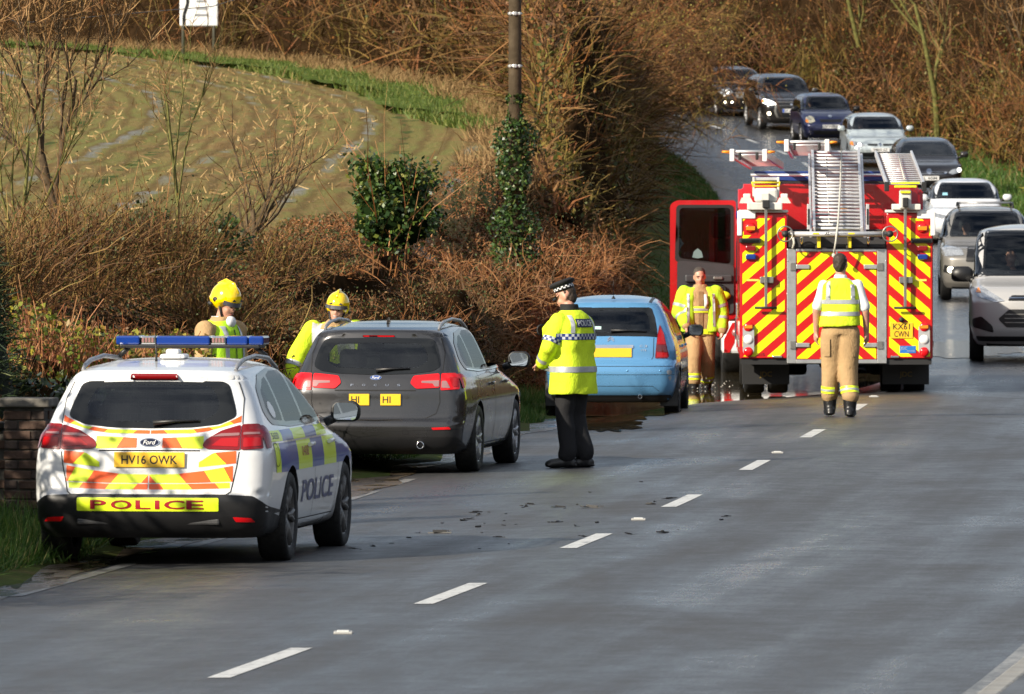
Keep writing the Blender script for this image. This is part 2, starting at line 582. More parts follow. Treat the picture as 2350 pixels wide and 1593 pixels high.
def m_line(name, col, wear):
    m, nt, b = _nodes(name)
    tc = nt.nodes.new('ShaderNodeTexCoord')
    f = tex(nt, 14.0, 5, 0.75, vec=tc.outputs['UV'])
    g = tex(nt, 2.0, 3, 0.6, vec=tc.outputs['UV'])
    s = N(nt, 'ShaderNodeMath', operation='MULTIPLY_ADD'); nt.links.new(g, s.inputs[0]); s.inputs[1].default_value = 0.5; nt.links.new(f, s.inputs[2])
    w = ramp(nt, [(wear - 0.1, 0.0), (wear + 0.12, 1.0)], s.outputs[0])
    c = mixc(nt, col, (0.07, 0.07, 0.07), w.outputs[0])
    nt.links.new(c, b.inputs['Base Color'])
    b.inputs['Roughness'].default_value = 0.45
    return m
M_line = m_line('road marking paint', (0.56, 0.56, 0.54), 0.86)
M_worn = m_line('worn edge line paint', (0.30, 0.295, 0.28), 0.72)
# centre dashes (nine metre module), every second gap has a road stud
for d0, d1 in ((53.5, 56.8), (62.5, 65.6), (71.6, 74.4), (80.2, 83.2), (89.9, 92.9), (100.6, 103.7), (111.7, 114.8), (121.0, 124.0), (139.5, 142.5), (148.5, 151.5), (157.5, 160.5), (166.5, 169.5),
               (230, 233), (241, 244), (252, 255), (262, 265), (271, 274), (279.5, 282.2), (287, 289.6), (295, 297.5), (303, 305.5), (44.4, 47.4)):
    strip('centre_line_dash', [-.065, .065], np.linspace(d0, d1, 5), 0.004, M_line, road)
for d0, d1 in ((64.7, 70.0), (73.0, 78.2), (81.2, 85.6), (87.2, 88.9), (96.0, 99.0)):
    strip('edge_line_dash', [-3.10, -2.98], np.linspace(d0, d1, 6), 0.004, M_worn, road)
strip('edge_line', lambda d: [float(WRIGHT(d)) - .20, float(WRIGHT(d)) - .09], np.arange(40, 150, 2.0), 0.004, M_worn, road)
M_stud = mat('road stud', (0.55, 0.55, 0.52), 0.35)
M_studr = mat('stud rubber', (0.35, 0.35, 0.34), 0.6)
for d in (58.6, 77.3, 95.2, 118.5, 133.0, 262, 277):
    x = float(CL(d)); z = rz(x, d)
    b = MB(); b.box((x, d, z + .006), (.115, .16, .016), .005)
    st = b.build('road_stud', M_studr, road)
    MB().box((x, d - .01, z + .014), (.075, .12, .012), .004).build('reflector', M_stud, st)
# kerb and footway on the right
def kerb_pts(d): w = float(WRIGHT(d)); return w
M_kerb = mat('kerb concrete', (0.24, 0.235, 0.22), 0.75, var=0.35, vscale=3, bmp=.3, bscale=60)
M_foot = mat('footway asphalt', (0.075, 0.076, 0.078), 0.45, var=0.3, vscale=2, bmp=.4, bscale=90)
strip('footway', lambda d: [float(WRIGHT(d)) + .14, float(WRIGHT(d)) + .9, float(WRIGHT(d)) + 1.7], np.arange(30, 170, 2.0), 0.115, M_foot, kind='structure', zf=lambda o, d: road_z(np.minimum(o, WRIGHT(d)), d))
kerb = bpy.data.objects.new('kerb', None); COL.objects.link(kerb); kerb['kind'] = 'structure'
for d in np.arange(46, 90, 0.92):
    w = float(WRIGHT(d)); x = float(CL(d)) + w + .066; z = rz(float(CL(d)) + w, d)
    ang = -math.atan(float(CL(d + .5) - CL(d - .5)))
    MB().box((0, 0, 0), (.13, .905, .15), .018, M=None).build('kerb_stone', M_kerb, kerb).matrix_world = Matrix.Translation((x, d, z + .035)) @ Matrix.Rotation(ang, 4, 'Z')

# muddy wet margin and water on the left
def m_mud():
    m, nt, b = _nodes('wet mud')
    f = tex(nt, 2.2, 6, 0.65, mapping=(1.2, .5, 1)); g = tex(nt, 14, 4, .7)
    nt.links.new(ramp(nt, [(0.35, (0.030, 0.022, 0.014)), (0.6, (0.075, 0.055, 0.034))], f).outputs[0], b.inputs['Base Color'])
    nt.links.new(ramp(nt, [(0.42, 0.10), (0.56, 0.5)], f).outputs[0], b.inputs['Roughness'])
    bump(nt, b, g, 0.5, 0.02)
    return m
def mud_edge(d, k): return -3.38 - 0.05 - (0.35 + 0.22 * math.sin(d * .5) + 0.14 * math.sin(d * 1.3 + 1)) * k
strip('mud_margin', lambda d: [mud_edge(d, 1.0), mud_edge(d, .5), -3.30 + 0.05 * math.sin(d * .9), -3.12 + 0.10 * math.sin(d * .6) + .05 * math.sin(2.1 * d)], np.arange(55, 152, .5), 0.005, m_mud(), kind='structure', zf=lambda o, d: road_z(np.maximum(o, -3.35), d))
def m_water():
    m, nt, b = _nodes('flood water')
    b.inputs['Base Color'].default_value = (0.055, 0.042, 0.022, 1)
    b.inputs['Roughness'].default_value = 0.03
    b.inputs['IOR'].default_value = 1.33
    r1 = tex(nt, 3.0, 3, 0.6, mapping=(1.0, 0.22, 1)); r2 = tex(nt, 14.0, 2, 0.6, mapping=(1.0, .3, 1))
    s = N(nt, 'ShaderNodeMath', operation='MULTIPLY_ADD'); nt.links.new(r2, s.inputs[0]); s.inputs[1].default_value = .3; nt.links.new(r1, s.inputs[2])
    bump(nt, b, s.outputs[0], 0.10, 0.02)
    return m
M_water = m_water()
strip('flood_water', [-4.6, -3.6, -2.6, -1.6, -.8, 0.0, .6], np.arange(112, 158, 1.5), 0.0, M_water, kind='structure', zf=lambda o, d: 0 * o - 0.072)
M_film = mat('wet film', (0.03, 0.03, 0.03), .16, bmp=.12, bscale=6)
def blob(name, cx, cy, rx, ry, seed, m, zadd, parent=None):
    r = random.Random(seed)
    ph = [r.uniform(0, 6.28) for _ in range(14)]
    n = 96
    P = []
    for k in range(n):
        a = 2 * PI * k / n
        f = 1 + sum(.20 / (i + 1) ** .75 * math.sin((i * 1.6 // 1 + 2) * a + ph[i]) for i in range(14)) * .8
        P.append((cx + rx * f * math.cos(a), cy + ry * f * math.sin(a)))
    V = [(cx, cy, rz(cx, cy) + zadd)] + [(x, y, rz(x, y) + zadd) for x, y in P]
    F = [(0, 1 + k, 1 + (k + 1) % n) for k in range(n)]
    o = link(name, mesh_np(name, V, np.array(F)), parent, m)
    return o
# shallow puddles: beside the parked cars, and by the oncoming lane
for i, (x, y, rx, ry) in enumerate(((1.0, 108.0, .42, 3.6), (1.35, 112.6, .55, 3.4), (6.9, 147.0, .8, 6.0), (-3.5, 68.0, .12, 1.8))):
    p = blob('puddle', x, y, rx, ry, 30 + i, M_water if i < 2 else M_film, 0.007)
    p['kind'] = 'structure'

# stubble field
def m_field():
    m, nt, b = _nodes('stubble field soil')
    tc = nt.nodes.new('ShaderNodeTexCoord'); uv = tc.outputs['UV']
    sep = nt.nodes.new('ShaderNodeSeparateXYZ'); nt.links.new(uv, sep.inputs[0])
    warp = tex(nt, .35, 3, .5, vec=uv)
    n1 = tex(nt, 2.2, 5, .7, vec=uv, mapping=(1, .28, 1)); n2 = tex(nt, .35, 4, .6, vec=uv, mapping=(1, .5, 1)); n3 = tex(nt, 9, 4, .75, vec=uv, mapping=(1, .35, 1))
    ad = N(nt, 'ShaderNodeMath', operation='MULTIPLY_ADD'); nt.links.new(warp, ad.inputs[0]); ad.inputs[1].default_value = .5; nt.links.new(sep.outputs[0], ad.inputs[2])
    def rows(freq, phase):
        a = N(nt, 'ShaderNodeMath', operation='MULTIPLY_ADD'); nt.links.new(ad.outputs[0], a.inputs[0]); a.inputs[1].default_value = freq; a.inputs[2].default_value = phase
        s = N(nt, 'ShaderNodeMath', operation='SINE'); nt.links.new(a.outputs[0], s.inputs[0])
        return s.outputs[0]
    base = ramp(nt, [(0.30, (0.12, 0.074, 0.030)), (0.46, (0.20, 0.132, 0.054)), (0.58, (0.150, 0.135, 0.045)), (0.76, (0.27, 0.195, 0.088))], n1)
    gr = mixc(nt, base.outputs[0], (0.135, 0.145, 0.042), ramp(nt, [(.42, 0), (.62, .75)], n2).outputs[0])
    rw = rows(15.5, 0.0)
    rwm = nt.nodes.new('ShaderNodeMapRange'); rwm.inputs[1].default_value = -.2; rwm.inputs[2].default_value = 1.0; rwm.inputs[4].default_value = .7; nt.links.new(rw, rwm.inputs[0])
    gr = mixc(nt, gr, (0.105, 0.066, 0.027), rwm.outputs[0])
    st = mixc(nt, gr, (0.36, 0.25, 0.12), ramp(nt, [(.57, 0), (.72, .75)], n3).outputs[0])
    # water standing in the wheelings
    r = rows(3.1, 0.4)
    w1 = N(nt, 'ShaderNodeMath', operation='MULTIPLY_ADD'); nt.links.new(n1, w1.inputs[0]); w1.inputs[1].default_value = 1.1
    r2_ = N(nt, 'ShaderNodeMath', operation='MULTIPLY'); nt.links.new(r, r2_.inputs[0]); r2_.inputs[1].default_value = 2.2; nt.links.new(r2_.outputs[0], w1.inputs[2])
    w2 = N(nt, 'ShaderNodeMath', operation='MULTIPLY_ADD'); nt.links.new(n2, w2.inputs[0]); w2.inputs[1].default_value = 1.6; nt.links.new(w1.outputs[0], w2.inputs[2])
    wet = ramp(nt, [(0.0, 0), (1.0, 1)], None)
    mr = nt.nodes.new('ShaderNodeMapRange'); mr.inputs[1].default_value = 3.45; mr.inputs[2].default_value = 3.85; nt.links.new(w2.outputs[0], mr.inputs[0])
    c = mixc(nt, st, (0.15, 0.135, 0.115), mr.outputs[0])
    nt.links.new(c, b.inputs['Base Color'])
    rr = nt.nodes.new('ShaderNodeMapRange'); rr.inputs[3].default_value = .9; rr.inputs[4].default_value = .32; nt.links.new(mr.outputs[0], rr.inputs[0]); nt.links.new(rr.outputs[0], b.inputs['Roughness'])
    sp_ = nt.nodes.new('ShaderNodeMapRange'); sp_.inputs[3].default_value = .03; sp_.inputs[4].default_value = .45; nt.links.new(mr.outputs[0], sp_.inputs[0]); nt.links.new(sp_.outputs[0], b.inputs['Specular IOR Level'])
    bump(nt, b, n3, .6, .06)
    return m
dsf = np.concatenate([np.arange(84, 320, 1.2)])
wf = np.concatenate([np.arange(0, 30, .5), np.geomspace(30, 140, 12)])
W_, D_ = np.meshgrid(wf, dsf)
X_ = FB(D_) - 1.0 - W_
Z_ = ground_z(X_, D_) + 0.03 + .03 * np.sin(W_ * 3.1 * 1.0 + .4)
nx, ny = len(wf), len(dsf)
ii, jj = np.meshgrid(np.arange(nx - 1), np.arange(ny - 1)); a = (jj * nx + ii).ravel()
me = mesh_np('stubble_field', np.stack([X_.ravel(), D_.ravel(), Z_.ravel()], 1), np.stack([a, a + nx, a + nx + 1, a + 1], 1), True)
RBs = np.where(D_ < 170, np.interp(D_, [84, 130, 170], [-1.6, -.9, -.4]), FB(D_) - 1.0)
add_uv(me, np.stack([(RBs - X_).ravel(), D_.ravel() * .5], 1))
link('stubble_field', me, None, m_field())['kind'] = 'structure'
# green margin and pale dead grass between field and hedge
def margin(name, w0, w1, zadd, m, d0, d1):
    ds = np.arange(d0, d1, 1.0)
    rows = []
    for d in ds:
        o = np.linspace(w0 + .35 * math.sin(d * .35), w0 + (w1 - w0) * min(1, (d - d0) / 25) + .3 * math.sin(d * .23 + 1), 6)
        x = FB(d) - 1.0 - o
        rows.append(np.stack([x, np.full_like(x, d), ground_z(x, np.full_like(x, d)) + zadd], 1))
    nc, nr = 6, len(ds)
    ii, jj = np.meshgrid(np.arange(nc - 1), np.arange(nr - 1)); a = (jj * nc + ii).ravel()
    o = link(name, mesh_np(name, np.concatenate(rows), np.stack([a, a + nc, a + nc + 1, a + 1], 1), True), None, m)
    o['kind'] = 'structure'
M_greenm = mat('margin grass', (0.075, 0.105, 0.020), 0.95, spec=.03, var=0.45, vscale=1.2, bmp=.5, bscale=10)
margin('grass_margin', -.4, 1.5, 0.14, M_greenm, 168, 300)
# ================================================================== vegetation
def unit(v): return v / np.maximum(np.linalg.norm(v, axis=-1, keepdims=True), 1e-9)
def stems(base, direc, length, K=5, width=.01, taper=.35, curl=.25, droop=0.0, rng=RNG, wob_=.10):
    """curved ribbons: base (n,3), direc (n,3), length (n,). returns verts, quads"""
    n = len(base)
    direc = unit(direc)
    side = unit(np.cross(direc, rng.normal(size=(n, 3))))
    bend = unit(np.cross(direc, rng.normal(size=(n, 3)))) * (rng.normal(size=(n, 1)) * curl)
    t = np.linspace(0, 1, K)
    L = np.asarray(length).reshape(n, 1, 1)
    P = base[:, None, :] + direc[:, None, :] * (t[None, :, None] * L) + bend[:, None, :] * (t[None, :, None] ** 2 * L)
    P[:, :, 2] -= (droop * t[None, :] ** 2 * L[:, :, 0])
    P[:, 1:, :] += rng.normal(size=(n, K - 1, 3)) * (wob_ * L / K)
    w = (np.asarray(width) * np.ones(n)).reshape(n, 1, 1) * (1 - (1 - taper) * t[None, :, None]) * .5
    A = P - side[:, None, :] * w; B = P + side[:, None, :] * w
    V = np.stack([A, B], 2).reshape(-1, 3)
    i = np.arange(n)[:, None] * (2 * K) + np.arange(K - 1)[None, :] * 2
    i = i.ravel()
    return V, np.stack([i, i + 1, i + 3, i + 2], 1), P
def leaf_quads(pos, size, rng=RNG, flat=0.0):
    n = len(pos)
    a = unit(rng.normal(size=(n, 3))); b = unit(np.cross(a, rng.normal(size=(n, 3))))
    if flat > 0:
        a[:, 2] *= (1 - flat); b[:, 2] *= (1 - flat)
    s = (np.asarray(size) * np.ones(n)).reshape(n, 1)
    V = np.stack([pos - a * s * .5, pos + b * s * .33, pos + a * s * .5, pos - b * s * .33], 1).reshape(-1, 3)
    i = np.arange(n) * 4
    return V, np.stack([i, i + 1, i + 2, i + 3], 1)
def join(parts):
    Vs, Fs, off = [], [], 0
    for V, F in parts:
        Vs.append(V); Fs.append(F + off); off += len(V)
    return np.concatenate(Vs), np.concatenate(Fs)
def veg(name, parts, m, parent=None, smooth=False):
    V, F = join(parts)
    return link(name, mesh_np(name, V, F, smooth), parent, m)
def tilt(n, up=1.0, spread=.35, lean=(0, 0, 0), rng=RNG):
    d = rng.normal(size=(n, 3)) * spread + np.array([lean[0], lean[1], up + lean[2]])
    return unit(d)

M_bramble = island_mat('bramble stems', [(0, (0.13, 0.0435, 0.0131)), (.35, (0.2, 0.0736, 0.0206)), (.65, (0.27, 0.108, 0.0337)), (.85, (0.36, 0.174, 0.0701)), (1, (0.07, 0.029, 0.0112))], .65,
                       patch=[(0, (0.06, 0.031, 0.0112)), (.6, (0.12, 0.0581, 0.0206)), (1, (0.2, 0.102, 0.0393))], patch_scale=.35, patch_lo=.45, patch_hi=.62)
M_brleaf = island_mat('bramble leaves', [(0, (0.035, 0.05, 0.012)), (.35, (0.055, 0.075, 0.02)), (.6, (0.09, 0.05, 0.02)), (.8, (0.17, 0.085, 0.03)), (1, (0.24, 0.14, 0.06))], .55, trans=.15, spec=.3)
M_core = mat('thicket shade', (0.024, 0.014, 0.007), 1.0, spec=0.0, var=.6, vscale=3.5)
M_hedge = island_mat('bare hedge twigs', [(0, (0.0402, 0.0178, 0.00681)), (.4, (0.0859, 0.0375, 0.0119)), (.7, (0.132, 0.0593, 0.0187)), (1, (0.218, 0.104, 0.0357))], .75,
                     patch=[(0, (0.0516, 0.0356, 0.00681)), (.5, (0.0978, 0.0711, 0.0119)), (1, (0.173, 0.128, 0.0221))], patch_scale=.28, patch_lo=.46, patch_hi=.6,
                     patch2=[(0, (0.0859, 0.0277, 0.00762)), (.6, (0.173, 0.0553, 0.0136)), (1, (0.252, 0.0942, 0.0255))])
M_hedgel = island_mat('hedge leaves', [(0, (0.0338, 0.0442, 0.00805)), (.35, (0.0743, 0.0858, 0.0149)), (.6, (0.149, 0.124, 0.0207)), (.78, (0.176, 0.0676, 0.0161)), (1, (0.297, 0.13, 0.0345))], .55, trans=.2)
M_ivy = island_mat('ivy leaves', [(0, (0.012, 0.028, 0.008)), (.45, (0.028, 0.065, 0.014)), (.8, (0.06, 0.11, 0.022)), (1, (0.13, 0.15, 0.035))], .4, trans=.1, spec=.4)
M_bark = mat('grey brown bark', (0.085, 0.055, 0.026), .85, var=.5, vscale=12, bmp=.5, bscale=30)
M_moss = mat('mossy bark', (0.11, 0.105, 0.020), .85, var=.5, vscale=9)
M_twig = island_mat('tree twigs', [(0, (0.15, 0.075, 0.03)), (.5, (0.24, 0.13, 0.05)), (1, (0.33, 0.20, 0.08))], .7)
M_straw = island_mat('straw stalks', [(0, (0.20, 0.125, 0.05)), (.5, (0.33, 0.215, 0.09)), (1, (0.50, 0.35, 0.16))], .7)
M_grass = island_mat('grass blades', [(0, (0.030, 0.075, 0.012)), (.5, (0.055, 0.125, 0.02)), (.85, (0.10, 0.17, 0.03)), (1, (0.28, 0.24, 0.09))], .5, trans=.3)
M_deadg = island_mat('dead grass', [(0, (0.13, 0.075, 0.028)), (.5, (0.22, 0.135, 0.056)), (1, (0.34, 0.225, 0.10))], .75, trans=.15)

# ---- verge grass (nobody could count the blades)
def blades(n, sampler, h0, h1, w, m, name, K=2):
    x, d = sampler(n)
    z = ground_z(x, d)
    B = np.stack([x, d, z - .01], 1)
    V, F, _ = stems(B, tilt(n, 1, .38), RNG.uniform(h0, h1, n), K, w, .15, .35, .12)
    o = veg(name, [(V, F)], m)
    return o
def s_left(n):
    d = RNG.uniform(62, 150, n)
    le = np.abs(RNG.normal(0, .55, n)) + .42 + .22 * np.sin(d * .5) + .14 * np.sin(d * 1.3 + 1)
    return CL(d) - WLEFT(d) - le, d
g = blades(34000, s_left, .06, .20, .010, M_grass, 'verge_grass'); tag(g, 'green grass along the left verge between road and hedge', 'grass', kind='stuff')
def s_near(n):
    d = RNG.uniform(62, 74.5, n); le = RNG.uniform(.30, 2.6, n)
    return CL(d) - WLEFT(d) - le, d
g = blades(17000, s_near, .10, .34, .011, M_grass, 'long_grass'); tag(g, 'long dark grass in the shade below the brick wall', 'grass', kind='stuff')
def s_farl(n):
    d = RNG.uniform(150, 292, n); le = np.abs(RNG.normal(0, .55, n)) + .05
    return CL(d) - WLEFT(d) - le, d
g = blades(22000, s_farl, .08, .24, .030, M_grass, 'bend_verge_grass'); tag(g, 'grass verge inside the road bend below the tall hedge', 'grass', kind='stuff')
def s_farr(n):
    d = RNG.uniform(200, 300, n); re = np.abs(RNG.normal(0, .9, n)) + .05
    return CL(d) + WRIGHT(d) + re, d
g = blades(14000, s_farr, .08, .4, .035, M_grass, 'right_verge_grass'); tag(g, 'green grass verge beside the queue of waiting cars', 'grass', kind='stuff')
def s_marg(n):
    d = RNG.uniform(146, 295, n); o = RNG.uniform(-1.0, .05, n) + .35 * np.sin(d * .35)
    return FB(d) - 1.0 - o, d
g = blades(15000, s_marg, .18, .50, .030, M_deadg, 'dead_grass_strip', 3); tag(g, 'pale dead grass strip between field margin and hedge', 'grass', kind='stuff')
def s_gm(n):
    d = RNG.uniform(172, 298, n); o = RNG.uniform(-.3, 1.0, n) * np.clip((d - 165) / 25, .2, 1) * 1.6
    return FB(d) - 1.0 - o, d
g = blades(11000, s_gm, .16, .30, .05, island_mat('margin blades', [(0, (0.05, 0.085, 0.014)), (.5, (0.10, 0.15, 0.025)), (1, (0.19, 0.19, 0.05))], .6, trans=.3), 'margin_grass'); tag(g, 'bright green grass margin curving round the stubble field', 'grass', kind='stuff')
# ---- maize stubble and straw lying in rows
n = 14000
d = RNG.uniform(100, 285, n) ; w = RNG.uniform(0, 34, n)
w = np.round(w / .405) * .405 + RNG.normal(0, .06, n)
x = np.where(d < 170, np.interp(d, [84, 130, 170], [-1.6, -.9, -.4]), FB(d) - 1.0) - w - .5
ok = x < FB(d) - 3.0 + 0 * d
x, d = x[ok], d[ok]; n = len(x)
V1, F1, _ = stems(np.stack([x, d, ground_z(x, d) + .03], 1), tilt(n, .55, .65), RNG.uniform(.04, .13, n) * (.7 + d / 320), 2, .012 * (.6 + d / 170), .5, .1)
k = RNG.random(n) < .30
lp = np.stack([x[k] + RNG.normal(0, .3, k.sum()), d[k] + RNG.normal(0, 1.5, k.sum()), 0 * x[k]], 1); lp[:, 2] = ground_z(lp[:, 0], lp[:, 1]) + .06
V2, F2, _ = stems(lp, tilt(k.sum(), .08, .6), RNG.uniform(.08, .28, k.sum()), 2, .020, .5, .1)
tag(veg('straw_stubble', [(V1, F1), (V2, F2)], M_straw), 'pale maize stubble and loose straw in rows across the field', 'stubble', kind='stuff')

# ---- thickets: a solid dark heart with twigs, leaves and arching canes through it
def thicket(name, label, cat, sampler, n, h, core=None, cane=(M_bramble, .011), leaf=(M_brleaf, .045), nleaf=0, spread=.45, up=1.0, K=4, curl=.35, droop=.35, kind='stuff', lo=0.0, wob_=.1):
    root = thing(name, label, cat)
    root['kind'] = kind
    x, d, hh = sampler(n)
    z = ground_z(x, d)
    zz = z + hh * RNG.uniform(lo, .75, n)
    V, F, P = stems(np.stack([x, d, zz], 1), tilt(n, up, spread), hh * RNG.uniform(h[0], h[1], n), K, cane[1] * RNG.uniform(.6, 1.5, n), .35, curl, droop, wob_=wob_)
    veg('canes', [(V, F)], cane[0], root)
    if nleaf:
        x, d, hh = sampler(nleaf)
        p = np.stack([x, d, ground_z(x, d) + hh * RNG.uniform(.03, 1.02, nleaf)], 1)
        V, F = leaf_quads(p, leaf[1] * RNG.uniform(.6, 1.5, nleaf))
        veg('leaves', [(V, F)], leaf[0], root)
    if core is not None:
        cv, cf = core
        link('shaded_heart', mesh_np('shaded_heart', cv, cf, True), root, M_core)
    return root
def hedge_core(ds, inner, width, hfun, nprof=9, rough=.16, curve=None):
    """rounded mound following a line: inner(d) = x of its roadside foot, width(d) away from the road to the left (negative) or right"""
    rows = []
    for d in ds:
        x0, w, h = float(inner(d)), float(width(d)), float(hfun(d))
        t = np.linspace(0, 1, nprof)
        prof = np.sin(np.clip(t, 0, 1) * PI) ** .45
        x = x0 + w * t
        dd = np.full_like(x, d)
        z = ground_z(x, dd) - .05 + h * prof * (1 + rough * wob(x * 2.1, dd * 1.9))
        x = x + rough * .5 * wob(x * 3.1 + z * 4, dd * 2.7)
        rows.append(np.stack([x, dd, z], 1))
    nc, nr = nprof, len(ds)
    ii, jj = np.meshgrid(np.arange(nc - 1), np.arange(nr - 1)); a = (jj * nc + ii).ravel()
    return np.concatenate(rows), np.stack([a, a + 1, a + nc + 1, a + nc], 1)
# clipped roadside bramble hedge, from the parked cars to beyond the fire engine
def hx(d): return CL(d) - WLEFT(d) - 1.15 - .12 * np.sin(d * .7)
def htop(d): return np.interp(d, [60, 78, 84, 100, 120, 140, 160], [.95, 1.12, 1.22, 1.28, 1.48, 1.68, 1.7]) + .05 * np.sin(d * 1.1) + .03 * np.sin(d * 2.7)
def s_hedge(n):
    d = 74.5 + (152 - 74.5) * RNG.random(n)
    t = RNG.random(n) ** 1.5
    x = hx(d) - t * 1.7
    h = np.maximum(htop(d) - ground_z(x, d), .12) * (np.clip(t * 9 + .15, 0, 1) ** .5)
    return x, d, h
def hcore():
    ds = np.arange(74.5, 152, .5); rows = []
    for d in ds:
        t = np.linspace(0, 1, 11); x = float(hx(d)) - .10 - 1.8 * t; dd = np.full_like(x, d)
        g_ = ground_z(x, dd)
        z = g_ - .05 + np.maximum(float(htop(d)) - .14 - g_, .05) * np.clip(t * 8, 0, 1) ** .5 * (1 + .10 * wob(x * 4, dd * 3))
        z[-1] -= .8
        rows.append(np.stack([x + .07 * wob(z * 6, dd * 3), dd, z], 1))
    ii, jj = np.meshgrid(np.arange(10), np.arange(len(ds) - 1)); a = (jj * 11 + ii).ravel()
    return np.concatenate(rows), np.stack([a, a + 1, a + 12, a + 11], 1)
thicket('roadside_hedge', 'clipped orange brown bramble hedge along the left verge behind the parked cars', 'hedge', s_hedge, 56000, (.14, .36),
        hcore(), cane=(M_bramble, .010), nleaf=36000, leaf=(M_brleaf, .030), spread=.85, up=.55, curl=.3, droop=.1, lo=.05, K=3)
# wilder scrub climbing the bank behind it
def s_scrub(n):
    d = 76 + 46 * RNG.random(n) ** .95
    x0 = hx(d) - 1.5
    x1 = np.minimum(FB(d) - .6, x0 - 1.2)
    t = RNG.random(n) ** 1.15
    x = x0 + (x1 - x0) * t
    zt = stop_(d) + .18 * wob(x * 1.6, d * 1.1)
    h = np.clip(zt - ground_z(x, d), .18, 1.5)
    return x, d, h
def stop_(d): return np.interp(d, [76, 90, 105, 120, 146], [1.12, 1.30, 1.52, 1.80, 2.2])
def scrub_core():
    ds = np.arange(76, 122, .7); rows = []
    for d in ds:
        x0 = float(hx(d)) - 1.3; x1 = min(float(FB(d)) - .3, x0 - 1.2)
        x = np.linspace(x0, x1, 12); dd = np.full_like(x, d)
        g_ = ground_z(x, dd)
        z = g_ + np.maximum((float(stop_(d)) - g_) * .62, .06) + .08 * wob(x * 3.2, dd * 2.7)
        z[0] = g_[0]; z[-1] = g_[-1] - .3
        rows.append(np.stack([x, dd, z], 1))
    ii, jj = np.meshgrid(np.arange(11), np.arange(len(ds) - 1)); a = (jj * 12 + ii).ravel()
    return np.concatenate(rows), np.stack([a, a + 1, a + 13, a + 12], 1)
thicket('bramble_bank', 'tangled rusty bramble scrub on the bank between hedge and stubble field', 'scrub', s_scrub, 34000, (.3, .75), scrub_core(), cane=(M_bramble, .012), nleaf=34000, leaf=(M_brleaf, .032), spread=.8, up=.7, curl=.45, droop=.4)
def s_end(n):
    d = RNG.uniform(116, 152, n); x = hx(d) - RNG.uniform(-.1, 2.4, n)
    return x, d, np.clip(np.interp(d, [116, 152], [1.72, 2.1]) + .2 * wob(x * 1.6, d) - ground_z(x, d), .2, 2.0)
thicket('bramble_corner', 'orange brambles at the field corner below the telegraph pole', 'scrub', s_end, 9000, (.2, .42), None, cane=(M_bramble, .013), nleaf=6000, leaf=(M_brleaf, .035), spread=.7, up=.8, lo=.3)
# ---- hedge between field and road, inside the bend
def s_mid(n):
    d = 150 + 145 * RNG.random(n)
    x1 = FB(d) - .2
    x0 = np.maximum(CL(d) - WLEFT(d) - np.interp(d, [150, 200, 250, 290], [1.2, 2.2, 2.4, 1.6]), x1 + .8)
    t = RNG.random(n)
    x = x0 + (x1 - x0) * t ** 1.2
    h = np.interp(d, [150, 165, 185, 230, 295], [1.2, 2.0, 3.3, 4.2, 4.6]) * (.8 + .25 * wob(x * .9, d * .35))
    return x, d, h
def mid_core():
    ds = np.arange(150, 297, 1.2); rows = []
    for d in ds:
        x1 = float(FB(d)) + .2; x0 = max(float(CL(d) - WLEFT(d)) - float(np.interp(d, [150, 200, 250, 290], [1.5, 2.5, 2.7, 1.9])), x1 + .6)
        h = float(np.interp(d, [150, 165, 185, 230, 295], [.9, 1.5, 2.5, 3.3, 3.6]))
        x = np.linspace(x0, x1, 14); dd = np.full_like(x, d)
        t = np.linspace(0, 1, 14)
        z = ground_z(x, dd) - .1 + h * np.sin(t * PI) ** .3 * (1 + .2 * wob(x * 1.4, dd * .9))
        rows.append(np.stack([x + .25 * wob(z * 2, dd * 1.3), dd, z], 1))
    ii, jj = np.meshgrid(np.arange(13), np.arange(len(ds) - 1)); a = (jj * 14 + ii).ravel()
    return np.concatenate(rows), np.stack([a, a + 1, a + 15, a + 14], 1)
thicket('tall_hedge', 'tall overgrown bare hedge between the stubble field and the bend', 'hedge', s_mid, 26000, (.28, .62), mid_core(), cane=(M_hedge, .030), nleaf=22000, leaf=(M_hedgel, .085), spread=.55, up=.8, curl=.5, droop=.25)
# ---- hedge line beyond the field
def far_line(t):          # t 0..1 from the left edge of the picture to the bend
    return np.interp(t, [0, .35, .7, 1], [-22, -12, -3, 6]), np.interp(t, [0, .35, .7, 1], [300, 302, 300, 308])
def s_back(n):
    t = RNG.random(n); x, d = far_line(t)
    x = x + RNG.normal(0, .8, n); d = d + RNG.uniform(-4, 12, n)
    x1 = FB(d)
    h = 3.7 + .8 * wob(x * .5, d * .2)
    return x, d, h
def back_core():
    t = np.linspace(-.3, 1.05, 90); x, d = far_line(np.clip(t, 0, 1)); x = x + np.where(t < 0, t * 60, 0)
    rows = []
    for k in range(10):
        dd = d + 1 + k * 1.2
        h = [0, 1.6, 2.4, 2.9, 3.2, 3.4, 3.5, 3.6, 3.6, 3.6][k]
        rows.append(np.stack([x, dd, ground_z(x, dd) + h * (1 + .12 * wob(x * 1.2, dd + k))], 1))
    nc = 90
    ii, jj = np.meshgrid(np.arange(nc - 1), np.arange(9)); a = (jj * nc + ii).ravel()
    return np.concatenate(rows), np.stack([a, a + 1, a + nc + 1, a + nc], 1)
